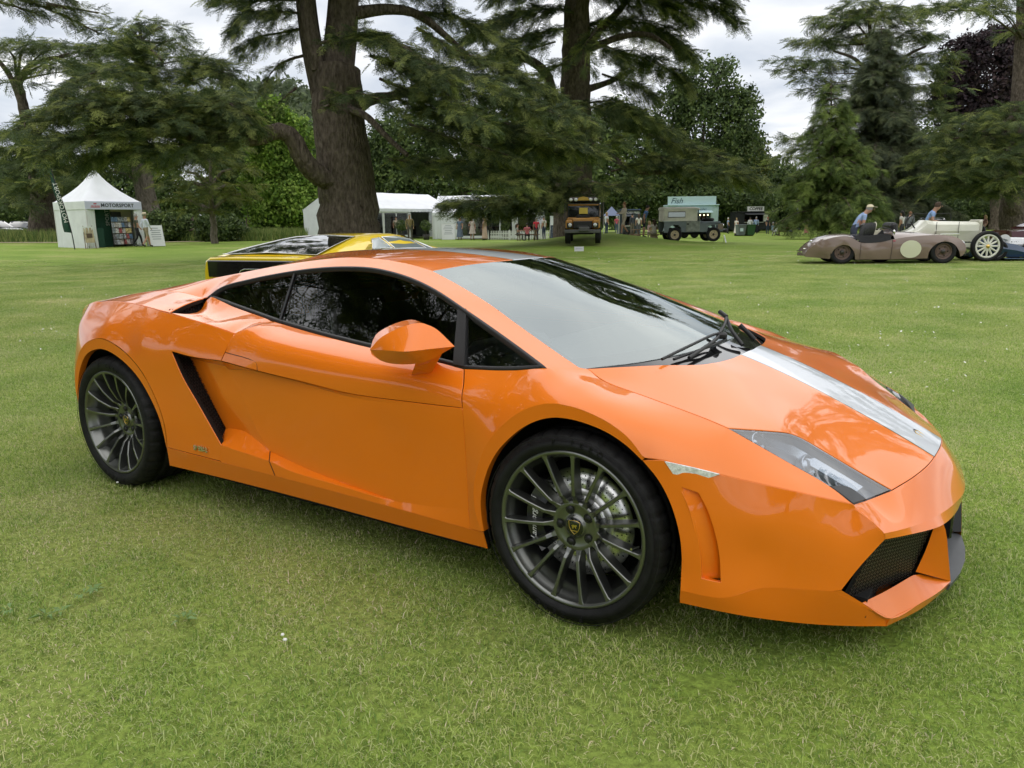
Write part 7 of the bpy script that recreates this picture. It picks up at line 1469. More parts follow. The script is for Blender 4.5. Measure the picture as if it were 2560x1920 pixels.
# topiary in pots
for px,D,lb in ((1004,56,'round potted shrub left of the marquee door'),(1066,58,'round potted shrub right of the marquee door'),(1264,60.5,'round potted shrub behind the picket fence')):
    t=frame(px,D,0,name='potted_shrub',label=lb,cat='plant',group='potted shrubs by the marquees'); mb=MB(); mb.lathe([(.01,0),(.2,0),(.26,.4),(.22,.4)],'Z',(0,0,0),14); mb.build('pot',mat('dark pot',(.05,.045,.04),.7),t)
    mb=MB(); mb.tube([(0,0,.3),(0,0,.75)],.03,6); mb.build('stem',M_bark2,t); rr=np.random.default_rng(px); d=rr.normal(0,1,(260,3)); d/=np.linalg.norm(d,axis=1)[:,None]; mesh_obj('foliage',leaf_mesh(np.array([0,0,1.0])+d*rr.uniform(.6,1,(260,1))*.42,d,.13,L_gr,px,.3),None,t)
# white notice on a stand, catering vans
nb=frame(1353,58,0,name='notice_board',label='white notice board on a post behind the picnic table',cat='sign'); mb=MB(); mb.tube([(0,0,0),(0,0,1.3)],.03,6); mb.build('post',M_pole,nb); mb=MB(); mb.box((0,-.03,1.45),(.6,.03,.55)); mb.build('panel',mat('pale notice',(.6,.63,.75),.6),nb)
def trailer(label,px,D,ang,L,H,z0,colr,hatch,name='catering_trailer',roof=None):
    t=frame(px,D,ang,name=name,label=label,cat='food stall'); m=mat('stall paint %.2f %.2f'%colr[:2],colr,.5,noise=(3,.1))
    x0,x1,h0,h1=hatch
    mb=MB(); mb.box((L/2,1.0,z0+.05),(L,2.0,.1)); mb.box((x0/2,.02,(z0+H)/2),(x0,.05,H-z0)); mb.box(((x1+L)/2,.02,(z0+H)/2),(L-x1,.05,H-z0)); mb.box(((x0+x1)/2,.02,(z0+h0)/2),(x1-x0,.05,h0-z0)); mb.box(((x0+x1)/2,.02,(h1+H)/2),(x1-x0,.05,H-h1)); mb.box((L/2,2.0,(z0+H)/2),(L,.05,H-z0)); mb.box((.02,1,(z0+H)/2),(.05,2,H-z0)); mb.box((L-.02,1,(z0+H)/2),(.05,2,H-z0)); mb.build('body',m,t)
    mb=MB(); mb.box((L/2,.95,H+.03),(L+.1,2.2,.07),bev=.02); mb.build('roof',m,t)
    mb=MB(); mb.box(((x0+x1)/2,-.12,h0),(x1-x0+.1,.35,.05)); mb.build('counter',M_pole,t)
    mb=MB(); mb.box(((x0+x1)/2,-.35,h1+.12),(x1-x0+.1,.8,.04),rx=.25); mb.build('hatch_flap',m,t)
    mb=MB(); mb.box(((x0+x1)/2,1.7,(h0+h1)/2+.1),(x1-x0,.1,h1-h0)); mb.build('back_shelf',M_dark,t)
    for i_ in range(5): mb=MB(); mb.box((x0+(x1-x0)*(i_+.5)/5,1.4,h0+.2),(.2,.2,.3),bev=.03); mb.build('supplies',mat('supplies %d'%(i_%3),[(.5,.45,.4),(.25,.12,.08),(.15,.2,.2)][i_%3],.6),t)
    for x in (L*.35,L*.55):
        mb=MB(); mb.lathe([(.02,-.08),(.3,-.08),(.34,-.02),(.34,.08),(.3,.14)],'Y',(x,.05,.34),18); mb.build('wheel',M_rub,t)
    return t
cf=trailer('black trailer with a white COFFEE sign on its roof',1839,88,.06,4.5,2.25,.35,(.016,.018,.022),(.95,3.0,1.15,1.95))
mb=MB(); mb.box((2.25,.2,2.62),(1.9,.06,.5)); mb.build('roof_sign',mat('sign white',(.75,.75,.74),.5),cf); text_obj('COFFEE',.44,mat('sign black',(.01,.01,.01),.5),cf,basis((2.25,.165,2.62),(1,0,0),(0,0,1)),.004,'sign_lettering',bold=.012,shear=.2)
mb=MB(); mb.box((3.35,-.02,1.6),(.5,.02,.75)); mb.build('menu_board',mat('menu white',(.6,.6,.58),.6),cf)
lf=trailer('dark catering trailer with LOADED FRIES on its fascia',1548,66,-.02,1.75,2.25,.35,(.035,.045,.055),(.35,1.1,1.0,1.75)); text_obj('LOADED FRIES',.235,mat('white print',(.7,.7,.7),.7),lf,basis((.95,-.01,2.08),(1,0,0),(0,0,1)),.003,'sign_lettering',bold=.004,spacing=.92)
mb=MB(); mb.box((.88,-.012,2.3),(1.7,.03,.14)); mb.build('fascia',mat('blue fascia',(.05,.09,.18),.5),lf)
fv=trailer('pale blue fish stall with curly lettering and a row of bulbs',1667,64,-.03,4.1,2.6,.5,(.42,.56,.58),(.6,3.5,1.3,1.98)); 
mb=MB(); mb.box((2.0,.3,2.95),(3.9,.06,.75)); mb.build('roof_sign',mat('pale blue sign',(.47,.62,.63),.5),fv); text_obj('Fish',.62,mat('navy print',(.03,.07,.10),.6),fv,basis((.75,.26,2.97),(1,0,0),(0,0,1)),.004,'sign_lettering',shear=.35)
mb=MB()
for i_ in range(22): mb.box((.9+i_*.105,-.012,2.30+.02*math.sin(i_*2.1)),(.05,.006,.09+.05*((i_*7)%3)/2),ry=.3)
mb.build('worn_script',mat('navy print',(.03,.07,.10),.6),fv)
for i_ in range(9):
    mb=MB(); mb.lathe([(.0005,-.06),(.045,-.04),(.055,0),(.03,.05),(.0005,.06)],'Z',(.8+i_*.31,.1,1.83),8); mb.build('bulb',mat('lit bulb',(1,.8,.5),.4,emis=((1,.75,.4,1),4)),fv)
gz_=frame(1528,58,0,name='gazebo',label='small blue pointed gazebo beside the dark fries trailer',cat='gazebo'); mb=MB(); mb.loft([[(-.55,-.5,1.75),(.55,-.5,1.75),(.55,.6,1.75),(-.55,.6,1.75)],[(-.02,0,2.4),(.02,0,2.4),(.02,.03,2.4),(-.02,.03,2.4)]],smooth=False); mb.build('canopy',mat('blue grey canvas',(.22,.26,.40),.8),gz_)
for x in (-.5,.5):
    for y in (-.45,.55): mb=MB(); mb.tube([(x,y,0),(x,y,1.76)],.025,6); mb.build('leg',M_pole,gz_)
# wheelie bins
for px,cc,lb in ((1851,(.13,.15,.16),'grey wheelie bin with pale sticker'),(1874,(.03,.09,.035),'green wheelie bin beside the grey one')):
    t=frame(px,74.5,.1,name='wheelie_bin',label=lb,cat='bin',group='wheelie bins'); m=mat('bin %.2f'%cc[1],cc,.5); mb=MB(); mb.loft([[(-.3,-.3,.08),(.3,-.3,.08),(.3,.3,.08),(-.3,.3,.08)],[(-.4,-.4,.98),(.4,-.4,.98),(.4,.4,.98),(-.4,.4,.98)]],smooth=False,caps=True); mb.build('body',m,t)
    mb=MB(); mb.box((0,0,1.02),(.86,.86,.09),bev=.03); mb.build('lid',m,t); mb=MB(); mb.lathe([(.01,-.45),(.1,-.45),(.1,.45),(.01,.45)],'X',(0,.32,.1),12); mb.build('wheels',M_rub,t)
    if cc[0]>.1: mb=MB(); mb.box((-.05,-.375,.6),(.3,.02,.35),rx=-.1); mb.build('sticker',mat('pale sticker',(.5,.62,.65),.6),t)
# two feather flags by the young cedar
for px,D,cc,lb,h_ in ((1999,72,(.55,.60,.72),'white and blue feather flag left of the coral dress',2.9),(2030,74,(.05,.16,.16),'thin teal feather flag behind the young cedar',2.8)):
    t=frame(px,D,0,name='feather_flag',label=lb,cat='flag'); mb=MB(); q=crom([(0,0,0),(0,0,1.4),(-.12,0,2.4),(-.4,0,h_)],.2); mb.tube(q,[.02]*len(q),5); mb.build('pole',M_blk,t)
    mb=MB(); q=q[q[:,2]>.6]; w_=.55 if cc[0]>.3 else .22; rg=[[(p[0],0,p[2]),(p[0]-w_*.5,.03*math.sin(p[2]*5),p[2]-.05),(p[0]-w_*(.6+.4*math.sin(p[2]*2)),.06*math.sin(p[2]*4),p[2]-.1),(p[0]-w_*.5,.03*math.sin(p[2]*5)+.012,p[2]-.05)] for p in q]; mb.loft(rg); mb.build('banner',mat('flag cloth %.2f'%cc[0],cc,.8,noise=(3,.4)),t)
# crowd barrier behind the cream racer
br_=frame(2262,34,0,name='crowd_barrier',label='dark metal barrier frame behind the cream racing car',cat='barrier'); mb=MB(); mb.tube([(0,0,0),(0,0,1.35),(.06,0,1.4),(1.8,0,1.4),(1.86,0,1.35),(1.86,0,0)],.02,6); mb.build('frame',M_blk,br_)
for i_ in range(9): mb=MB(); mb.tube([(.18*(i_+1),0,.1),(.18*(i_+1),0,1.4)],.006,4); mb.build('bar',M_blk,br_)
# info cards on the lawn
for px,D,ang,w_,h_,lb in ((1447.6,33.2,.0,.40,.20,'small white card standing on the lawn before the mustard off-roader'),(1812,42,1.1,.22,.42,'small leaning card at the nose of the grey off-roader')):
    t=frame(px,D,ang,name='info_card',label=lb,cat='sign'); mb=MB(); mb.box((0,0,h_/2+.02),(w_,.015,h_),rx=-.3); mb.build('card',mat('white card',(.72,.73,.78),.5),t); mb=MB(); mb.tube([(0,.1,0),(0,.02,h_*.8)],.008,4); mb.build('stake',M_blk,t)
    mb=MB(); 
    for i_ in range(4): mb.box((0,-.012-(.5-i_/4)*h_*.0,h_*.75-i_*h_*.16),(w_*.7,.004,h_*.05),rx=-.3)
    mb.build('printed_lines',mat('blue grey print',(.35,.38,.5),.7),t)
# sandy path and rough meadow behind the left stalls
pth=[gp(x,D) for x,D in ((-60,50),(120,49),(300,48),(480,49.5),(640,52),(760,56))]
mb=MB(); v=[]; 
for p in pth: v+=[(p.x,p.y,gz(p.x,p.y)+.03),(p.x+f0.x*1.3,p.y+f0.y*1.3,gz(p.x+f0.x*1.3,p.y+f0.y*1.3)+.03)]
mb.add(v,[(2*i_,2*i_+2,2*i_+3,2*i_+1) for i_ in range(len(pth)-1)]); o=mb.build('path',mat('sandy path',(.42,.36,.22),.9,noise=(4,.2))); tag(o,'pale sandy path behind the left stalls',kind='structure')
r=np.random.default_rng(8); n=26000; u=r.random(n); px_=-80+u*860; D_=51.5+r.random(n)**1.5*34; P=np.array([tuple(gp(400,50)) for _ in range(1)]); a=(px_-1280)/FPX
X2=CP.x+f0.x*D_+r0.x*a*D_*1.0; Y2=CP.y+f0.y*D_+r0.y*a*D_*1.0; Z2=gz(X2,Y2); h_=r.uniform(.35,.95,n); w_=r.uniform(.02,.05,n); az=r.uniform(0,6.28,n); dx,dy=np.cos(az)*h_*.3,np.sin(az)*h_*.3
V=np.stack([np.stack([X2-w_*r0.x,Y2-w_*r0.y,Z2],1),np.stack([X2+dx,Y2+dy,Z2+h_],1),np.stack([X2+w_*r0.x,Y2+w_*r0.y,Z2],1)],1).reshape(-1,3); b=np.arange(n)*3
me=np_mesh('meadow',V,np.stack([b,b+1,b+2],1)); 
for nm,cc in (('meadow green',(.14,.20,.045)),('meadow pale',(.24,.27,.08)),('meadow dark',(.09,.14,.03))): me.materials.append(mat(nm,cc,.8))
me.polygons.foreach_set('material_index',r.integers(0,3,n).astype(np.int32)); o=mesh_obj('meadow_grass',me); tag(o,'tall rough meadow grass behind the path on the left','grass',kind='stuff')
# woodland belt closing the view far behind
r=np.random.default_rng(78); n=9000; px_=-500+r.random(n)*3600; D_=126+r.random(n)*14; a=(px_-1280)/FPX; H_=8.5+2.5*np.sin(px_/90)+1.5*np.sin(px_/37)
X2=CP.x+f0.x*D_+r0.x*a*D_; Y2=CP.y+f0.y*D_+r0.y*a*D_; Z2=-.5+H_*r.random(n)
me=leaf_mesh(np.stack([X2,Y2,Z2],1),r.normal(0,1,(n,3)),1.5,L_gr,12,.12); o=mesh_obj('far_wood',me); tag(o,'far dark woodland belt behind the park trees','woodland',kind='stuff')
# ---------------------------------------------------------------- other vehicles
M_dglass=mat('dark reflecting glass',(.012,.014,.014),.03,coat=1,coat_rough=.01); M_pglass=mat('sky-toned pale glass',(.30,.35,.36),.06,metal=.35,coat=1)  # the pale glass has a sky reflection put into its base colour
def carwheel(parent,x,y,R_,w_,rimc,hub=True,spokes=0,side=-1,tyre=.30,rimm=None):
    """y = outer face; side=-1: outer face toward -y"""
    t=empty('wheel',(x,y,R_),0 if side<0 else math.pi); t.parent=parent; rr=R_*(1-tyre)
    mb=MB(); mb.lathe([(rr,.01),(rr+.01,-.008),(R_*.93,-.010),(R_*.985,.01),(R_,.03),(R_,w_-.03),(R_*.97,w_),(rr,w_)],'Y',(0,0,0),40); mb.build('tyre',M_rub,t)
    m=rimm or mat('rim %.2f %.2f'%rimc[:2],rimc,.45)
    if spokes:
        mb=MB(); mb.lathe([(rr*1.0,.012),(rr*.97,.0),(rr*.86,.0),(rr*.84,.03),(rr*.86,.06),(rr,.06)],'Y',(0,0,0),40); mb.build('rim',m,t)
        for q in range(spokes):
            a=2*math.pi*q/spokes; mb=MB(); mb.tube([(rr*.16*math.cos(a),.02,rr*.16*math.sin(a)),(rr*.88*math.cos(a),.03,rr*.88*math.sin(a))],[.032,.024],7); mb.build('spoke',m,t)
        mb=MB(); mb.lathe([(.0005,-.05),(rr*.12,-.045),(rr*.18,.0),(rr*.2,.05)],'Y',(0,0,0),20); mb.build('hub_cap',M_gold,t)
    else:
        mb=MB(); mb.lathe([(.0005,.035),(rr*.30,.03),(rr*.34,.05),(rr*.62,.045),(rr*.72,.03),(rr*.78,.05),(rr*.9,.02),(rr*.97,-.004),(rr*1.0,.008)],'Y',(0,0,0),32); mb.build('rim',m,t)
        if hub: mb=MB(); mb.lathe([(.0005,-.012),(rr*.20,-.006),(rr*.28,.03)],'Y',(0,0,0),16); mb.build('hub',mat('hub dark',(.05,.045,.04),.4),t)
        for q in range(5):
            a=2*math.pi*q/5; mb=MB(); mb.lathe([(.0005,.036),(.018,.036)],'Y',(rr*.55*math.cos(a),0,rr*.55*math.sin(a)),8); mb.build('rim_hole',M_well,t)
    return t
def ringcar(parent,name,st,m,smooth=True):
    """closed loft along x; each station (x,[(y,z)...]) half section mirrored"""
    mb=MB(); rg=[]
    for x,h in st: rg.append([(x,y,z) for y,z in h]+[(x,-y,z) for y,z in h[::-1]])
    mb.loft(rg,caps=True,smooth=smooth); o=mb.build(name,m,parent)
    bm=bmesh.new(); bm.from_mesh(o.data)
    for e_ in bm.edges:
        if len(e_.link_faces)==2 and e_.calc_face_angle(0)>R(32): e_.smooth=False
    bm.to_mesh(o.data); bm.free(); return o
# --- yellow fastback coupe
YH=FA-.40; q0=gp(655,9.75); yc=empty('fastback_coupe',(q0.x+math.cos(YH)*2.2,q0.y+math.sin(YH)*2.2,0),YH,label='yellow 1970s fastback coupe with wide rear glass parked behind the orange car',cat='car')
M_yel=paintmat('yellow paint',(.84,.60,.012,1))
hs=lambda w,zt,zb=.24:[(-w*.88,zb),(-w*.97,zb+.08),(-w,.50),(-w*.985,.70),(-w*.95,zt-.045),(-w*.86,zt),(-w*.4,zt+.008)]
ringcar(yc,'body',[(-2.21,hs(.86,.86,.34)),(-2.19,hs(.88,.875,.30)),(-2.05,hs(.905,.885)),(-1.3,hs(.925,.885)),(0,hs(.925,.87)),(1.0,hs(.925,.86)),(1.7,hs(.91,.80)),(2.15,hs(.87,.70)),(2.28,hs(.82,.62,.3))],M_yel)
gs=lambda w,z,b=.86:[(-b,.845),(-(b+w)/2-.015,(z+.845)/2+.02),(-w,z-.022),(-w*.9,z),(-w*.4,z+.012)]
ringcar(yc,'cabin',[(-2.02,gs(.74,.888,.82)),(-1.5,gs(.66,.985)),(-1.0,gs(.60,1.068)),(-.62,gs(.575,1.112)),(-.2,gs(.565,1.132)),(.15,gs(.565,1.130)),(.42,gs(.57,1.105)),(.8,gs(.63,1.0)),(1.22,gs(.72,.862))],M_yel)
def pane(parent,name,pts,m,d=.006): mb=MB(); mb.prism(pts,d); return mb.build(name,m,parent)
mb=MB(); n=9; xs=np.linspace(-1.98,-.76,n); zz=[np.interp(x,[-2.02,-1.5,-1.0,-.62],[.888,.985,1.068,1.112])+.022 for x in xs]; ww=[.80-.26*((x+1.98)/1.22) for x in xs]
mb.add([(x,-w*.93,z-.012) for x,z,w in zip(xs,zz,ww)]+[(x,0,z+.012) for x,z in zip(xs,zz)]+[(x,w*.93,z-.012) for x,z,w in zip(xs,zz,ww)],[(i_,i_+1,n+i_+1,n+i_) for i_ in range(n-1)]+[(n+i_,n+i_+1,2*n+i_+1,2*n+i_) for i_ in range(n-1)],True); mb.build('rear_window',M_dglass,yc)
mb=MB(); q=[(x,-w*.93,z-.010) for x,z,w in zip(xs,zz,ww)]+[(xs[-1],0,zz[-1]+.014)]+[(x,w*.93,z-.010) for x,z,w in zip(xs,zz,ww)][::-1]+[(xs[0],0,zz[0]+.014)]; mb.tube(q+[q[0]],.005,5,caps=False); mb.build('rear_window_trim',M_chr,yc)
for s in (-1,1):
    def SW(x,u): # on cabin side, u 0 bottom..1 top
        w=np.interp(x,[-1.0,-.62,-.2,.15,.42,.8,1.22],[.60,.575,.565,.565,.57,.63,.72]); z=np.interp(x,[-1.0,-.62,-.2,.15,.42,.8,1.22],[1.068,1.112,1.132,1.130,1.105,1.0,.862])-.022; y0,z0=.86,.845; ym,zm=(y0+w)/2+.015,(z+.023+.845)/2+.02
        p=np.array([y0,z0])*(1-u*2)+np.array([ym,zm])*u*2 if u<.5 else np.array([ym,zm])*(2-2*u)+np.array([w,z])*(2*u-1)
        return (x,s*(p[0]+.022),p[1]+.006)
    for nm,pts in (('quarter_window',[SW(-.80,.30),SW(-.30,.26),SW(-.36,.86),SW(-.58,.82)]),('side_window',[SW(-.24,.25),SW(.62,.2),SW(.46,.80),SW(.1,.88),SW(-.28,.88)]),('vent_window',[SW(.66,.2),SW(.90,.18),SW(.54,.74)])):
        mb=MB(); mb.add(pts,[tuple(range(len(pts)))]); mb.build(nm,M_pglass,yc); mb=MB(); mb.tube(pts+[pts[0]],.009,5,caps=False); mb.build('window_frame',M_chr,yc)
    mb=MB(); q=[SW(-1.0,.30),SW(-.88,.28),SW(-.72,.52),SW(-.84,.5)]; mb.add(q,[(0,1,2,3)]); mb.build('vent_panel',M_blk,yc)
    for i_ in range(5): u=i_/4; mb=MB(); mb.tube([np.array(q[0])*(1-u)+np.array(q[3])*u+[0,s*.006,.004],np.array(q[1])*(1-u)+np.array(q[2])*u+[0,s*.006,.004]],.006,4); mb.build('vent_slat',M_yel,yc)
mb=MB(); mb.box((-2.205,0,.735),(.04,1.58,.215),bev=.012); mb.build('rear_panel',M_blkg,yc); mb=MB(); mb.tube([(-2.232,.28,.655),(-2.232,.24,.715),(-2.232,.18,.735),(-2.232,-.5,.735)],.008,5); mb.build('panel_trim',M_chr,yc)
for s in (-1,1): mb=MB(); mb.box((-2.215,s*.55,.56),(.03,.38,.11),bev=.01); mb.build('tail_lamp',mat('red tail lamp',(.25,.01,.01),.15,coat=1),yc)
mb=MB(); mb.box((-2.20,0,.42),(.12,1.7,.14),bev=.04); mb.build('rear_bumper',M_blkg,yc)
mb=MB(); mb.add([(.44,-.55,1.105),(1.20,-.69,.872),(1.20,.69,.872),(.44,.55,1.105)],[(0,1,2,3)]); mb.build('windscreen',M_dglass,yc)
for x in (-1.32,1.33):
    for s in (-1,1): carwheel(yc,x,s*.90,.33,.2,(.5,.5,.5),side=s,rimm=M_chr)
# --- tan roadster with pale roundel
XK=frame(2207,21.9,-.15,name='roadster',label='taupe-brown vintage open roadster with blank cream roundel on its front wing',cat='car'); M_tan=paintmat('taupe paint',(.205,.145,.120,1),rough=.4)
def jx(a,b): return ((a-1222)/284*1.0,(530+(a-855)*15/735-b)/284)
def jc(pts,y): 
    yy=y if isinstance(y,(list,tuple)) else [y]*len(pts); return np.array([(jx(a,b)[0],-v,jx(a,b)[1]) for (a,b),v in zip(pts,yy)])
topL=jc([(590,468),(598,428),(640,385),(700,347),(780,322),(870,314),(930,335)],[.50,.52,.60,.68,.74,.75,.74]); topD=jc([(930,335),(985,366),(1060,371),(1140,362),(1215,349)],[.74,.73,.725,.725,.72]); topF=jc([(1215,349),(1300,337),(1450,326),(1600,330),(1690,352),(1745,400),(1757,445),(1738,482),(1718,492)],[.72,.72,.71,.68,.66,.66,.66,.68,.70])
arF=jc([(1718,492),(1695,440),(1650,392),(1590,375),(1530,392),(1488,440),(1478,500)],[.70,.74,.765,.77,.77,.765,.74]); sillj=jc([(1478,500),(1200,500),(955,496)],.72); arR=jc([(955,496),(940,440),(905,395),(862,380),(815,392),(780,430),(766,487)],[.72,.76,.775,.78,.775,.76,.70]); botR=jc([(766,487),(680,477),(590,468)],[.68,.58,.50])
side_pts=jc([(700,420),(870,350),(1050,430),(1250,430),(1400,420),(1600,350),(1700,420)],[.69,.785,.765,.765,.765,.76,.72])
for s in (False,True):
    mesh_obj('side_body',panel_mesh('side_body',[topL,topD,topF,arF,sillj,arR,botR],pts=side_pts,direction=(0,-1,.0),gap=0,thick=.05,step=.06,bstep=.03,fit_step=.09,mirror=s,lam=2e-4),M_tan,XK)
def jtop(name,rows,m):
    """rows: (x, y_edge, z_edge, z_mid)"""
    mb=MB(); rg=[]
    for x,y,z,zm in rows: rg.append([(x,-y+2*y*t/10,z+(zm-z)*(1-((t-5)/5)**2)**.8) for t in range(11)])
    mb.loft(rg,closed=False); return mb.build(name,m,XK)
X=lambda a:(a-1222)/284
jtop('bonnet',[(X(1235),.70,.66,.86),(X(1300),.70,.70,.865),(X(1450),.69,.74,.84),(X(1600),.665,.735,.78),(X(1690),.65,.665,.70),(X(1745),.62,.50,.53),(X(1757),.6,.36,.38),(X(1735),.6,.22,.22)],M_tan)
jtop('tail_deck',[(X(585),.48,.22,.22),(X(600),.52,.36,.38),(X(640),.60,.50,.56),(X(700),.68,.64,.70),(X(780),.74,.73,.79),(X(880),.75,.76,.82),(X(940),.735,.71,.80)],M_tan)
mb=MB(); mb.box((X(1080),0,.45),(1.0,1.36,.3)); mb.build('cockpit_floor',M_dark,XK)
mb=MB(); q=crom([(X(945),-.735,.70),(X(990),-.74,.60),(X(1060),-.735,.575),(X(1140),-.735,.60),(X(1205),-.735,.655)],.03); u_=crom([(X(945),-.66,.78),(X(1000),-.67,.77),(X(1080),-.67,.775),(X(1150),-.67,.80),(X(1205),-.68,.79)],.03); n=len(q); u_=u_[np.linspace(0,len(u_)-1,n).astype(int)]; mb.add([*q,*u_],[(i_,i_+1,n+i_+1,n+i_) for i_ in range(n-1)],True); mb.add([*u_,*(u_+[0,.9,.02])],[(i_,i_+1,n+i_+1,n+i_) for i_ in range(n-1)],True); mb.build('tonneau_cover',mat('black tonneau cloth',(.015,.015,.017),.8,bump=(14,.6)),XK)
mb=MB(); mb.prism([(X(1115),-.6,.78),(X(1150),-.6,.92),(X(1165),-.6,.78)],(0,.3,0)); mb.build('tonneau_fold',mat('black tonneau cloth',(0,0,0),.8),XK)
mb=MB(); 
for i_ in range(5): mb.tube([(X(1000+i_*18),-.52+.02*i_,.74),(X(1012+i_*17),-.54,.95),(X(1040+i_*12),-.50,1.10-.012*abs(i_-3))],[.075,.075,.06],8)
mb.box((X(1045),-.30,.92),(.2,.48,.36),bev=.06,ry=.1); mb.build('folded_seat',mat('black ribbed leather',(.022,.022,.024),.45),XK)
mb=MB(); a_=np.linspace(0,2*math.pi,21); mb.tube([(X(1105)+.10*math.sin(t)*.4,-.28+.20*math.cos(t),.94+.18*math.sin(t)) for t in a_],.013,6,caps=False)
for t in (0,2.1,4.2): mb.tube([(X(1105),-.28,.94),(X(1105)+.04*math.sin(t),-.28+.2*math.cos(t),.94+.18*math.sin(t))],.01,5)
mb.build('steering_wheel',mat('cream rim',(.62,.58,.46),.5),XK)
mb=MB(); mb.box((X(1215),0,.80),(.12,1.2,.16),bev=.05); mb.build('dashboard',M_tan,XK); mb=MB(); mb.box((X(1120),-.5,.84),(.20,.02,.13),bev=.03); mb.build('cream_fitting',mat('cream rim',(.62,.58,.46),.5),XK)
mb=MB(); mb.tube([(X(1235),-.66,.80),(X(1235)-.1,-.62,.92),(X(1235)-.12,0,.98),(X(1235)-.1,.62,.92),(X(1235),.66,.80)],.015,6); mb.build('folded_windscreen_frame',M_blk,XK); mb=MB(); mb.add([(X(1235)-.01,-.6,.82),(X(1235)-.11,-.58,.93),(X(1235)-.12,.58,.94),(X(1235)-.01,.6,.82)],[(0,1,2,3)]); mb.build('windscreen',M_clear,XK)
mb=MB(); mb.tube([(X(1228),-.68,.78),(X(1224),-.70,.84)],.012,5); mb.lathe([(.0005,0),(.045,.0),(.055,.03),(.03,.06),(.0005,.065)],'X',(X(1224)-.03,-.70,.87),14); mb.build('wing_mirror',M_chr,XK)
rd=mesh_obj('number_roundel',panel_mesh('number_roundel',[np.array([(X(1350)+.265*math.cos(t),-.7685-.0012,.40+.235*math.sin(t)) for t in np.linspace(0,2*math.pi,25)])],pts=[(X(1350),-.7735,.40)],direction=(0,-1,0),gap=0,thick=.004,lam=1e-4),mat('cream roundel',(.60,.60,.44),.45,coat=.5),XK)
for nm,pts in (('door_seam',[(X(1216),-.728,.655),(X(1214),-.772,.5),(X(1210),-.75,.14)]),('door_seam',[(X(987),-.738,.58),(X(985),-.772,.45),(X(985),-.745,.14)])): mb=MB(); mb.tube(crom(pts,.04),.005,4); mb.build(nm,mat('dark seam brown',(.02,.014,.012),.7),XK)
mb=MB(); mb.lathe([(.0005,.05),(.07,.045),(.095,.0),(.085,-.05)],'X',(X(1742),-.50,.52),18); mb.build('headlamp',M_chr,XK); mb=MB(); mb.lathe([(.0005,.05),(.07,.045),(.095,.0),(.085,-.05)],'X',(X(1742),.50,.52),18); mb.build('headlamp',M_chr,XK)
mb=MB(); mb.box((X(640),-.35,.62),(.10,.07,.07),bev=.03); mb.tube([(X(575),-.3,.33),(X(575),.3,.33)],.02,6); mb.tube([(X(590),-.5,.42),(X(575),-.5,.42)],.02,6); mb.build('tail_fittings',M_chr,XK)
mb=MB(); mb.box((X(1700),0,.77),(.5,.05,.03),bev=.01); mb.build('bonnet_trim',M_chr,XK)
mb=MB()
for x_ in (1221,1228,1235): mb.box((X(x_),-.74,.625),(.012,.006,.045))
mb.build('red_marks',mat('red print',(.5,.09,.12),.6),XK)
for x,zr in ((X(855),.33),(X(1590),.335)):
    carwheel(XK,x,-.735,zr,.15,(.11,.07,.055),side=-1,tyre=.36); carwheel(XK,x,.735,zr,.15,(.16,.10,.075),side=1,tyre=.36)
mb=MB(); mb.box((X(1200),0,.25),(2.1,1.30,.28)); mb.build('underbody',M_well,XK)
# --- cream edwardian racer behind it
CR=frame(2318,22.6,-.10,name='vintage_racer',label='cream open vintage racing car with big wooden-spoked wheels behind the roadster',cat='car'); M_crm=mat('cream paint',(.66,.66,.56),.3,coat=.7,noise=(3,.05))
ringcar(CR,'bonnet',[(-.05,[(-.30,.55),(-.40,.85),(-.38,1.03),(-.22,1.13)]),(1.18,[(-.27,.55),(-.34,.85),(-.33,1.02),(-.2,1.10)])],M_crm,False)
ringcar(CR,'scuttle',[(-1.05,[(-.45,.50),(-.47,.62),(-.46,.70),(-.3,.71)]),(-.5,[(-.42,.55),(-.47,.75),(-.45,.86),(-.3,.92)]),(-.25,[(-.36,.55),(-.44,.82),(-.42,1.05),(-.25,1.16)]),(-.05,[(-.30,.55),(-.40,.85),(-.38,1.03),(-.22,1.13)])],M_crm)
mb=MB(); mb.box((1.22,0,.82),(.08,.72,.62),bev=.03); mb.box((1.24,0,1.13),(.16,.5,.05),bev=.02); mb.build('radiator',mat('radiator shell',(.55,.54,.45),.35,metal=.3),CR); mb=MB(); mb.box((.55,0,.45),(2.9,.7,.12)); mb.box((-1.3,0,.55),(1.1,.8,.3),bev=.05); mb.build('chassis',mat('cream paint',(0,0,0)),CR)
for x in (.0,.6): mb=MB(); mb.box((x,-.395,.85),(.012,.01,.5)); mb.build('bonnet_strap',M_blk,CR)
mb=MB(); mb.tube([(-.45,-.1,.9),(-.62,-.15,1.12)],.02,6); a_=np.linspace(0,2*math.pi,19); mb.tube([(-.64+.06*math.sin(t),-.15+.2*math.cos(t),1.13+.17*math.sin(t)) for t in a_],.014,6,caps=False); mb.build('steering_wheel',M_blk,CR)
mb=MB(); mb.box((-1.1,0,.88),(.2,.75,.45),bev=.06,ry=-.2); mb.build('seat',M_seat,CR)
for x in (1.30,-1.55):
    for s in (-1,1): carwheel(CR,x,s*.68,.425,.13,(.66,.66,.58),spokes=12,side=s,tyre=.22)
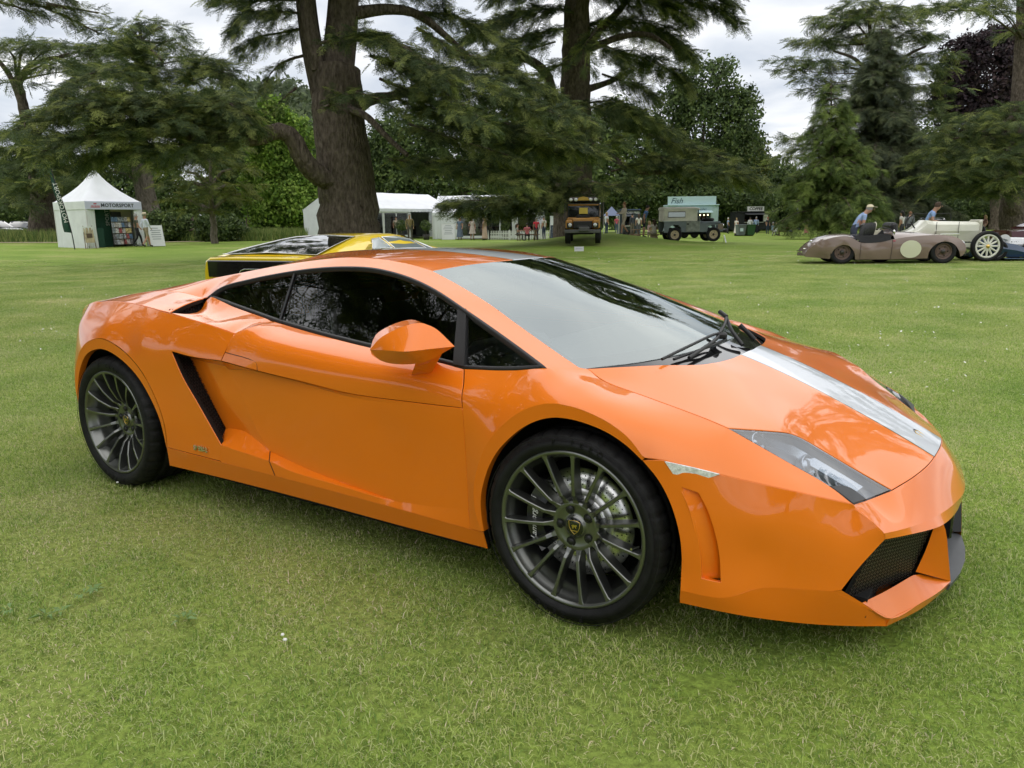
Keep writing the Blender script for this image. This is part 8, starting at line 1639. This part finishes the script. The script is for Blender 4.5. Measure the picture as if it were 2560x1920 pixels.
# --- low blue racer nose, white single-seater and maroon coupe at the right edge
BL_=frame(2497,22.6,-.35,name='blue_racer',label='low dark blue sports racer with white number roundel at the right edge',cat='car'); M_blu=paintmat('navy paint',(.018,.045,.10,1))
ringcar(BL_,'body',[(-.9,[(-.70,.12),(-.78,.4),(-.70,.60),(-.35,.66)]),(-.3,[(-.70,.12),(-.78,.38),(-.70,.56),(-.35,.60)]),(.25,[(-.70,.12),(-.76,.30),(-.66,.46),(-.35,.48)]),(.62,[(-.66,.12),(-.70,.2),(-.6,.30),(-.35,.31)]),(.78,[(-.62,.10),(-.64,.14),(-.58,.18),(-.35,.18)])],M_blu)
mb=MB(); mb.lathe([(.0005,.0),(.15,.0)],'Z',(0,0,0),24); me=mb.mesh('number_roundel'); me.transform(basis((.02,-.30,.585),(.9,0,-.3),(.25,0,.95)).to_4x4()); mesh_obj('number_roundel',me,mat('white roundel',(.7,.7,.7),.5),BL_); text_obj('8',.22,mat('sign black',(.01,.01,.01),.5),BL_,basis((.02,-.30,.60),(0,-1,0),(.9,0,-.3)),.002,'number',bold=.01)
mb=MB(); mb.box((.45,-.645,.30),(.16,.03,.05),bev=.01,rz=.3); mb.build('indicator',mat('amber lens',(.6,.18,.05),.3,coat=1),BL_); mb=MB(); mb.box((.35,-.1,.075),(.8,1.5,.03),bev=.01); mb.build('front_splitter',M_blu,BL_)
for s in (-1,1): carwheel(BL_,-.25,s*.74,.30,.2,(.12,.12,.12),side=s)
mb=MB(); mb.box((-.55,-.45,.83),(.06,.3,.28),bev=.02,ry=-.3); mb.build('roll_hoop_panel',M_blk,BL_); text_obj('ZL0',.13,mat('white print',(.7,.7,.7),.7),BL_,basis((-.52,-.45,.84),(0,-1,0),(-.3,0,1)),.002,'panel_lettering')
WF=frame(2562,23.4,-.2,name='single_seater',label='white racing single-seater cut off by the right edge',cat='car'); M_wht=mat('white race paint',(.72,.73,.74),.3,coat=.8)
ringcar(WF,'body',[(-.85,[(-.28,.2),(-.34,.45),(-.28,.6),(-.12,.64)]),(.1,[(-.34,.16),(-.42,.4),(-.34,.58),(-.15,.60)]),(1.2,[(-.36,.16),(-.45,.4),(-.36,.62),(-.15,.7)])],M_wht); text_obj('RARP',.10,mat('sign black',(.01,.01,.01),.5),WF,basis((-.45,-.345,.47),(1,0,0),(0,0,1)),.002,'livery_lettering')
for x in (-.05,1.6):
    for s in (-1,1): carwheel(WF,x,s*.78,.29,.25,(.2,.2,.2),side=s)
MC=frame(2570,27,-.1,name='maroon_coupe',label='dark maroon coupe roof beyond the white single-seater',cat='car'); M_mar=paintmat('maroon paint',(.06,.006,.012,1))
ringcar(MC,'body',[(-1.0,[(-.7,.3),(-.8,.5),(-.76,.74),(-.4,.78)]),(.4,[(-.7,.3),(-.82,.5),(-.78,.84),(-.4,.88)]),(1.8,[(-.7,.3),(-.82,.5),(-.78,.86),(-.4,.9)])],M_mar); ringcar(MC,'cabin',[(-.3,[(-.74,.8),(-.7,.84),(-.65,.88),(-.4,.9)]),(.35,[(-.74,.84),(-.62,1.12),(-.5,1.2),(-.3,1.22)]),(1.7,[(-.74,.84),(-.62,1.15),(-.5,1.24),(-.3,1.26)])],M_mar)
mb=MB(); mb.add([(-.24,-.62,.90),(.33,-.5,1.17),(.33,.5,1.17),(-.24,.62,.90)],[(0,1,2,3)]); mb.build('windscreen',M_dglass,MC); mb=MB(); mb.add([(.1,-.742,.87),(1.6,-.742,.87),(1.5,-.65,1.12),(.45,-.66,1.08)],[(0,1,2,3)]); mb.build('side_window',M_pglass,MC)
for x in (-.4,2.0): 
    for s in (-1,1): carwheel(MC,x,s*.78,.31,.18,(.3,.3,.3),side=s)
gc=frame(2336,60,.3,name='parked_car',label='small silver car far behind the cream racer',cat='car'); 
def simple_car(t,m,L=4.3,W=1.75,H=1.45):
    w=W/2
    ringcar(t,'body',[(-L/2,[(-w*.85,.3),(-w*.92,.55),(-w*.85,.80),(-w*.4,.84)]),(-L*.44,[(-w,.25),(-w,.6),(-w*.93,.9),(-w*.4,.94)]),(0,[(-w,.25),(-w,.6),(-w*.95,.92),(-w*.4,.95)]),(L*.40,[(-w,.25),(-w,.55),(-w*.9,.80),(-w*.4,.84)]),(L/2,[(-w*.85,.3),(-w*.9,.5),(-w*.8,.68),(-w*.4,.7)])],m)
    ringcar(t,'cabin',[(-L*.42,[(-w*.86,.9),(-w*.8,.95),(-w*.7,1.0),(-w*.4,1.02)]),(-L*.25,[(-w*.88,.9),(-w*.74,H*.93),(-w*.6,H),(-w*.3,H+.02)]),(L*.05,[(-w*.88,.9),(-w*.74,H*.93),(-w*.6,H),(-w*.3,H+.02)]),(L*.25,[(-w*.86,.88),(-w*.82,.9),(-w*.7,.92),(-w*.4,.93)])],M_dglass)
    mb=MB(); mb.box((-L*.1,0,H+.015),(L*.30,W*.62,.03),bev=.01); mb.build('roof',m,t)
    for s in (-1,1): mb=MB(); mb.box((L/2-.06,s*w*.66,.66),(.12,.26,.12),bev=.03); mb.build('headlamp',M_chr,t)
    mb=MB(); mb.box((L/2-.01,0,.48),(.06,W*.6,.2),bev=.02); mb.build('grille',M_blk,t); mb=MB(); mb.box((L/2+.02,0,.42),(.02,.5,.11)); mb.build('number_plate',mat('plate white',(.7,.7,.65),.5),t)
    for x in (-L*.3,L*.31):
        for s in (-1,1): carwheel(t,x,s*w*.97,.32,.2,(.4,.4,.4),side=s)
simple_car(gc,mat('silver paint',(.45,.47,.5),.3,metal=.6,coat=1))
for px,D,an,cc,lb in ((-2,70,-.3,(.02,.025,.03),'dark parked car cut off by the left edge'),(50,76,-1.45,(.04,.055,.08),'dark blue parked car seen head-on at the far left'),(100,78,-1.5,(.35,.37,.4),'silver parked car half hidden by the cedar trunk')):
    t=frame(px,D,an,name='parked_car',label=lb,cat='car',group='cars parked beyond the meadow'); simple_car(t,mat('far paint %.2f'%cc[0],cc,.3,coat=1))
# --- mustard off-roader, head-on
LR=frame(1459,39.2,-1.70,name='off_roader',label='mustard and black expedition off-roader with roof rack facing the lawn',cat='car'); M_mus=mat('mustard paint',(.36,.17,.025),.45,coat=.4,noise=(4,.15))
# local +X points toward the viewer
mb=MB(); mb.box((-.55,0,.95),(2.6,1.6,.62),bev=.05); mb.box((1.05,0,.98),(.75,1.05,.50),bev=.06); mb.build('body',M_mus,LR)
for s in (-1,1): mb=MB(); mb.box((1.12,s*.66,.93),(.85,.32,.42),bev=.05); mb.build('front_wing',M_mus,LR); mb=MB(); mb.box((1.56,s*.62,.88),(.03,.26,.24),bev=.02); mb.build('wing_front',M_blk,LR); mb=MB(); mb.lathe([(.0005,.05),(.075,.04),(.09,.0)],'X',(1.575,s*.60,.90),16); mb.build('headlamp',mat('lamp glass',(.6,.62,.6),.1,coat=1),LR)
mb=MB(); mb.box((1.47,0,.90),(.1,.92,.36),bev=.03); mb.build('grille',M_blk,LR); mb=MB(); mb.box((1.66,0,.60),(.14,1.72,.16),bev=.02); mb.build('bumper',mat('grey steel',(.12,.12,.12),.5,metal=.5),LR); mb=MB(); mb.box((1.76,.08,.70),(.2,.5,.22),bev=.03); mb.build('winch',mat('winch steel',(.10,.10,.10),.5,metal=.4),LR)
mb=MB(); mb.box((1.54,0,.83),(.02,.5,.13)); mb.build('number_plate',mat('plate dark',(.04,.04,.04),.6),LR)
mb=MB(); mb.lathe([(.16,-.07),(.2,-.1),(.32,-.09),(.36,0),(.32,.09),(.2,.1)],'Z',(0,0,0),24); me=mb.mesh('spare_tyre'); me.transform(Matrix.Translation((1.0,0,1.30))@Matrix.Rotation(.12,4,'Y')); mesh_obj('spare_tyre',me,M_rub,LR)
mb=MB(); mb.box((.48,0,1.55),(.06,1.48,.62),ry=-.12); mb.build('windscreen',M_dglass,LR); mb=MB(); mb.box((.535,.0,1.55),(.02,.42,.34),ry=-.12); mb.build('screen_sign',mat('yellow card',(.55,.42,.06),.6),LR)
for z in (1.24,1.86): mb=MB(); mb.box((.5,0,z),(.09,1.56,.09),bev=.02); mb.build('screen_frame',M_mus,LR)
for s in (-1,1): mb=MB(); mb.box((.5,s*.75,1.55),(.09,.07,.66),bev=.02); mb.build('screen_pillar',M_blk,LR); mb=MB(); mb.box((-.8,s*.78,1.56),(2.4,.04,.56)); mb.build('side_panel',M_mus,LR); mb=MB(); mb.tube([(1.5,s*.86,1.0),(.55,s*.9,1.95)],.02,6); mb.build('limb_riser',M_blk,LR)
mb=MB(); mb.box((-.7,0,1.90),(2.5,1.58,.06),bev=.02); mb.build('roof',mat('dark roof',(.03,.028,.025),.6),LR)
mb=MB()
for s in (-1,1): mb.tube([(.75,s*.82,2.12),(-2.0,s*.82,2.12)],.02,5)
for x in (.75,0,-.7,-1.4,-2.0): mb.tube([(x,-.82,2.02),(x,.82,2.02)],.018,5)
mb.build('roof_rack',M_blk,LR); mb=MB(); mb.box((-.6,0,2.14),(2.2,1.4,.18),bev=.05); mb.build('roof_load',mat('grey canvas load',(.10,.09,.085),.85,noise=(4,.3)),LR)
for y in (-.6,-.36,.36,.6): mb=MB(); mb.lathe([(.0005,.03),(.07,.025),(.09,-.02),(.05,-.07)],'X',(.80,y,2.10),14); mb.build('spot_lamp',mat('lamp glass',(0,0,0)),LR)
mb=MB(); mb.prism([(.80,-.28,2.06),(.80,.28,2.06),(.80,.22,2.2),(.80,0,2.25),(.80,-.22,2.2)],(.03,0,0)); mb.build('rack_plaque',mat('gold plaque',(.42,.27,.05),.5),LR)
mb=MB(); mb.tube([(-.1,.95,.9),(-.1,.95,2.35)],.04,6); mb.build('snorkel',mat('grey steel',(.1,.1,.1)),LR)
for x in (1.10,-1.25):
    for s in (-1,1): carwheel(LR,x,s*.84,.40,.24,(.05,.045,.04),side=s,tyre=.45)
mb=MB(); mb.box((0,0,.55),(3.0,1.0,.2)); mb.build('chassis',M_well,LR)
# --- grey series off-roader, side-on
SR=frame(1725,43.4,.0,name='off_roader',label='grey vintage short off-roader with cream hardtop parked side-on',cat='car'); M_gr=mat('faded grey paint',(.145,.175,.185),.6,noise=(3,.12)); M_crh=mat('cream hardtop',(.62,.60,.53),.7,noise=(3,.15))
ys=-.78
side=[(-1.62,.50),(-1.62,1.10),(.20,1.10),(.20,.98),(1.55,.92),(1.60,.55),(1.42,.55),(1.38,.80),(1.20,.90),(.98,.90),(.78,.80),(.72,.52),(-.66,.52),(-.72,.80),(-.9,.92),(-1.12,.92),(-1.32,.80),(-1.40,.50)]
for s in (-1,1): mb=MB(); mb.prism([(x,s*.78,z) for x,z in side],(0,-s*.05,0)); mb.build('body_side',M_gr,SR)
mb=MB(); mb.box((.88,0,1.00),(1.30,1.0,.16),bev=.04); mb.build('bonnet',M_gr,SR); mb=MB(); mb.lathe([(.16,-.07),(.2,-.09),(.3,-.08),(.34,0),(.3,.08),(.2,.09)],'Z',(.95,0,1.17),24); mb.build('spare_tyre',M_rub,SR)
mb=MB(); mb.box((1.6,0,.78),(.06,1.3,.42),bev=.02); mb.build('front_panel',M_gr,SR); mb=MB(); mb.box((1.45,ys-.005,.80),(.28,.02,.30)); mb.build('wing_plate',mat('bare brown panel',(.22,.17,.13),.6),SR)
mb=MB(); mb.box((-.72,ys-.0,1.42),(1.78,.05,.62)); mb.box((-.72,-ys,1.42),(1.78,.05,.62)); mb.box((-1.60,0,1.42),(.05,1.5,.62)); mb.build('hardtop_side',M_crh,SR); ringcar(SR,'hardtop_roof',[(-1.66,[(-.80,1.72),(-.78,1.80),(-.6,1.85),(-.3,1.87)]),(.05,[(-.80,1.72),(-.78,1.80),(-.6,1.85),(-.3,1.87)]),(.32,[(-.78,1.70),(-.76,1.76),(-.6,1.80),(-.3,1.81)])],M_crh)
mb=MB(); mb.box((-.95,ys-.03,1.46),(.92,.02,.28),bev=.008); mb.build('side_window',M_pglass,SR); mb=MB(); mb.tube([(-1.41,ys-.03,1.32),(-.49,ys-.03,1.32),(-.49,ys-.03,1.60),(-1.41,ys-.03,1.60),(-1.41,ys-.03,1.32)],.02,5); mb.build('window_rubber',M_blk,SR)
for y in (-.74,.74): mb=MB(); mb.tube([(.34,y,1.0),(.22,y,1.74)],.03,6); mb.build('screen_pillar',M_gr,SR)
mb=MB(); mb.add([(.35,-.7,1.05),(.35,.7,1.05),(.24,.7,1.7),(.24,-.7,1.7)],[(0,1,2,3)]); mb.build('windscreen',M_clear,SR)
mb=MB(); mb.box((-.05,ys-.012,.82),(.74,.03,.56),bev=.01); mb.build('door',mat('sage patched paint',(.22,.24,.21),.7,noise=(5,.35)),SR); mb=MB(); mb.box((-.33,ys-.035,.95),(.10,.03,.08)); mb.build('door_handle',M_blk,SR)
mb=MB(); mb.box((1.78,0,.55),(.14,1.5,.16),bev=.02); mb.box((1.9,-.1,.58),(.18,.5,.2),bev=.04); mb.build('bumper',M_blk,SR); mb=MB(); mb.lathe([(.0005,.05),(.08,.04),(.09,.0)],'X',(1.64,-.52,.86),14); mb.build('headlamp',M_chr,SR); mb=MB(); mb.box((-.1,0,.45),(3.0,.9,.16)); mb.build('chassis',M_well,SR)
mb=MB(); mb.box((-.3,0,.95),(.6,1.3,.4),bev=.05); mb.build('seats',M_seat,SR)
for x in (-1.02,1.09):
    for s in (-1,1): carwheel(SR,x,s*.80,.385,.20,(.50,.41,.26),side=s,tyre=.40)
po=frame(1634+1,44,0,name='wooden_post',label='short pale wooden post beside the grey off-roader',cat='post'); mb=MB(); mb.box((0,.25,.22),(.34,.34,.44),bev=.02); mb.build('post_block',mat('pale timber',(.38,.30,.2),.8,noise=(8,.25)),po)
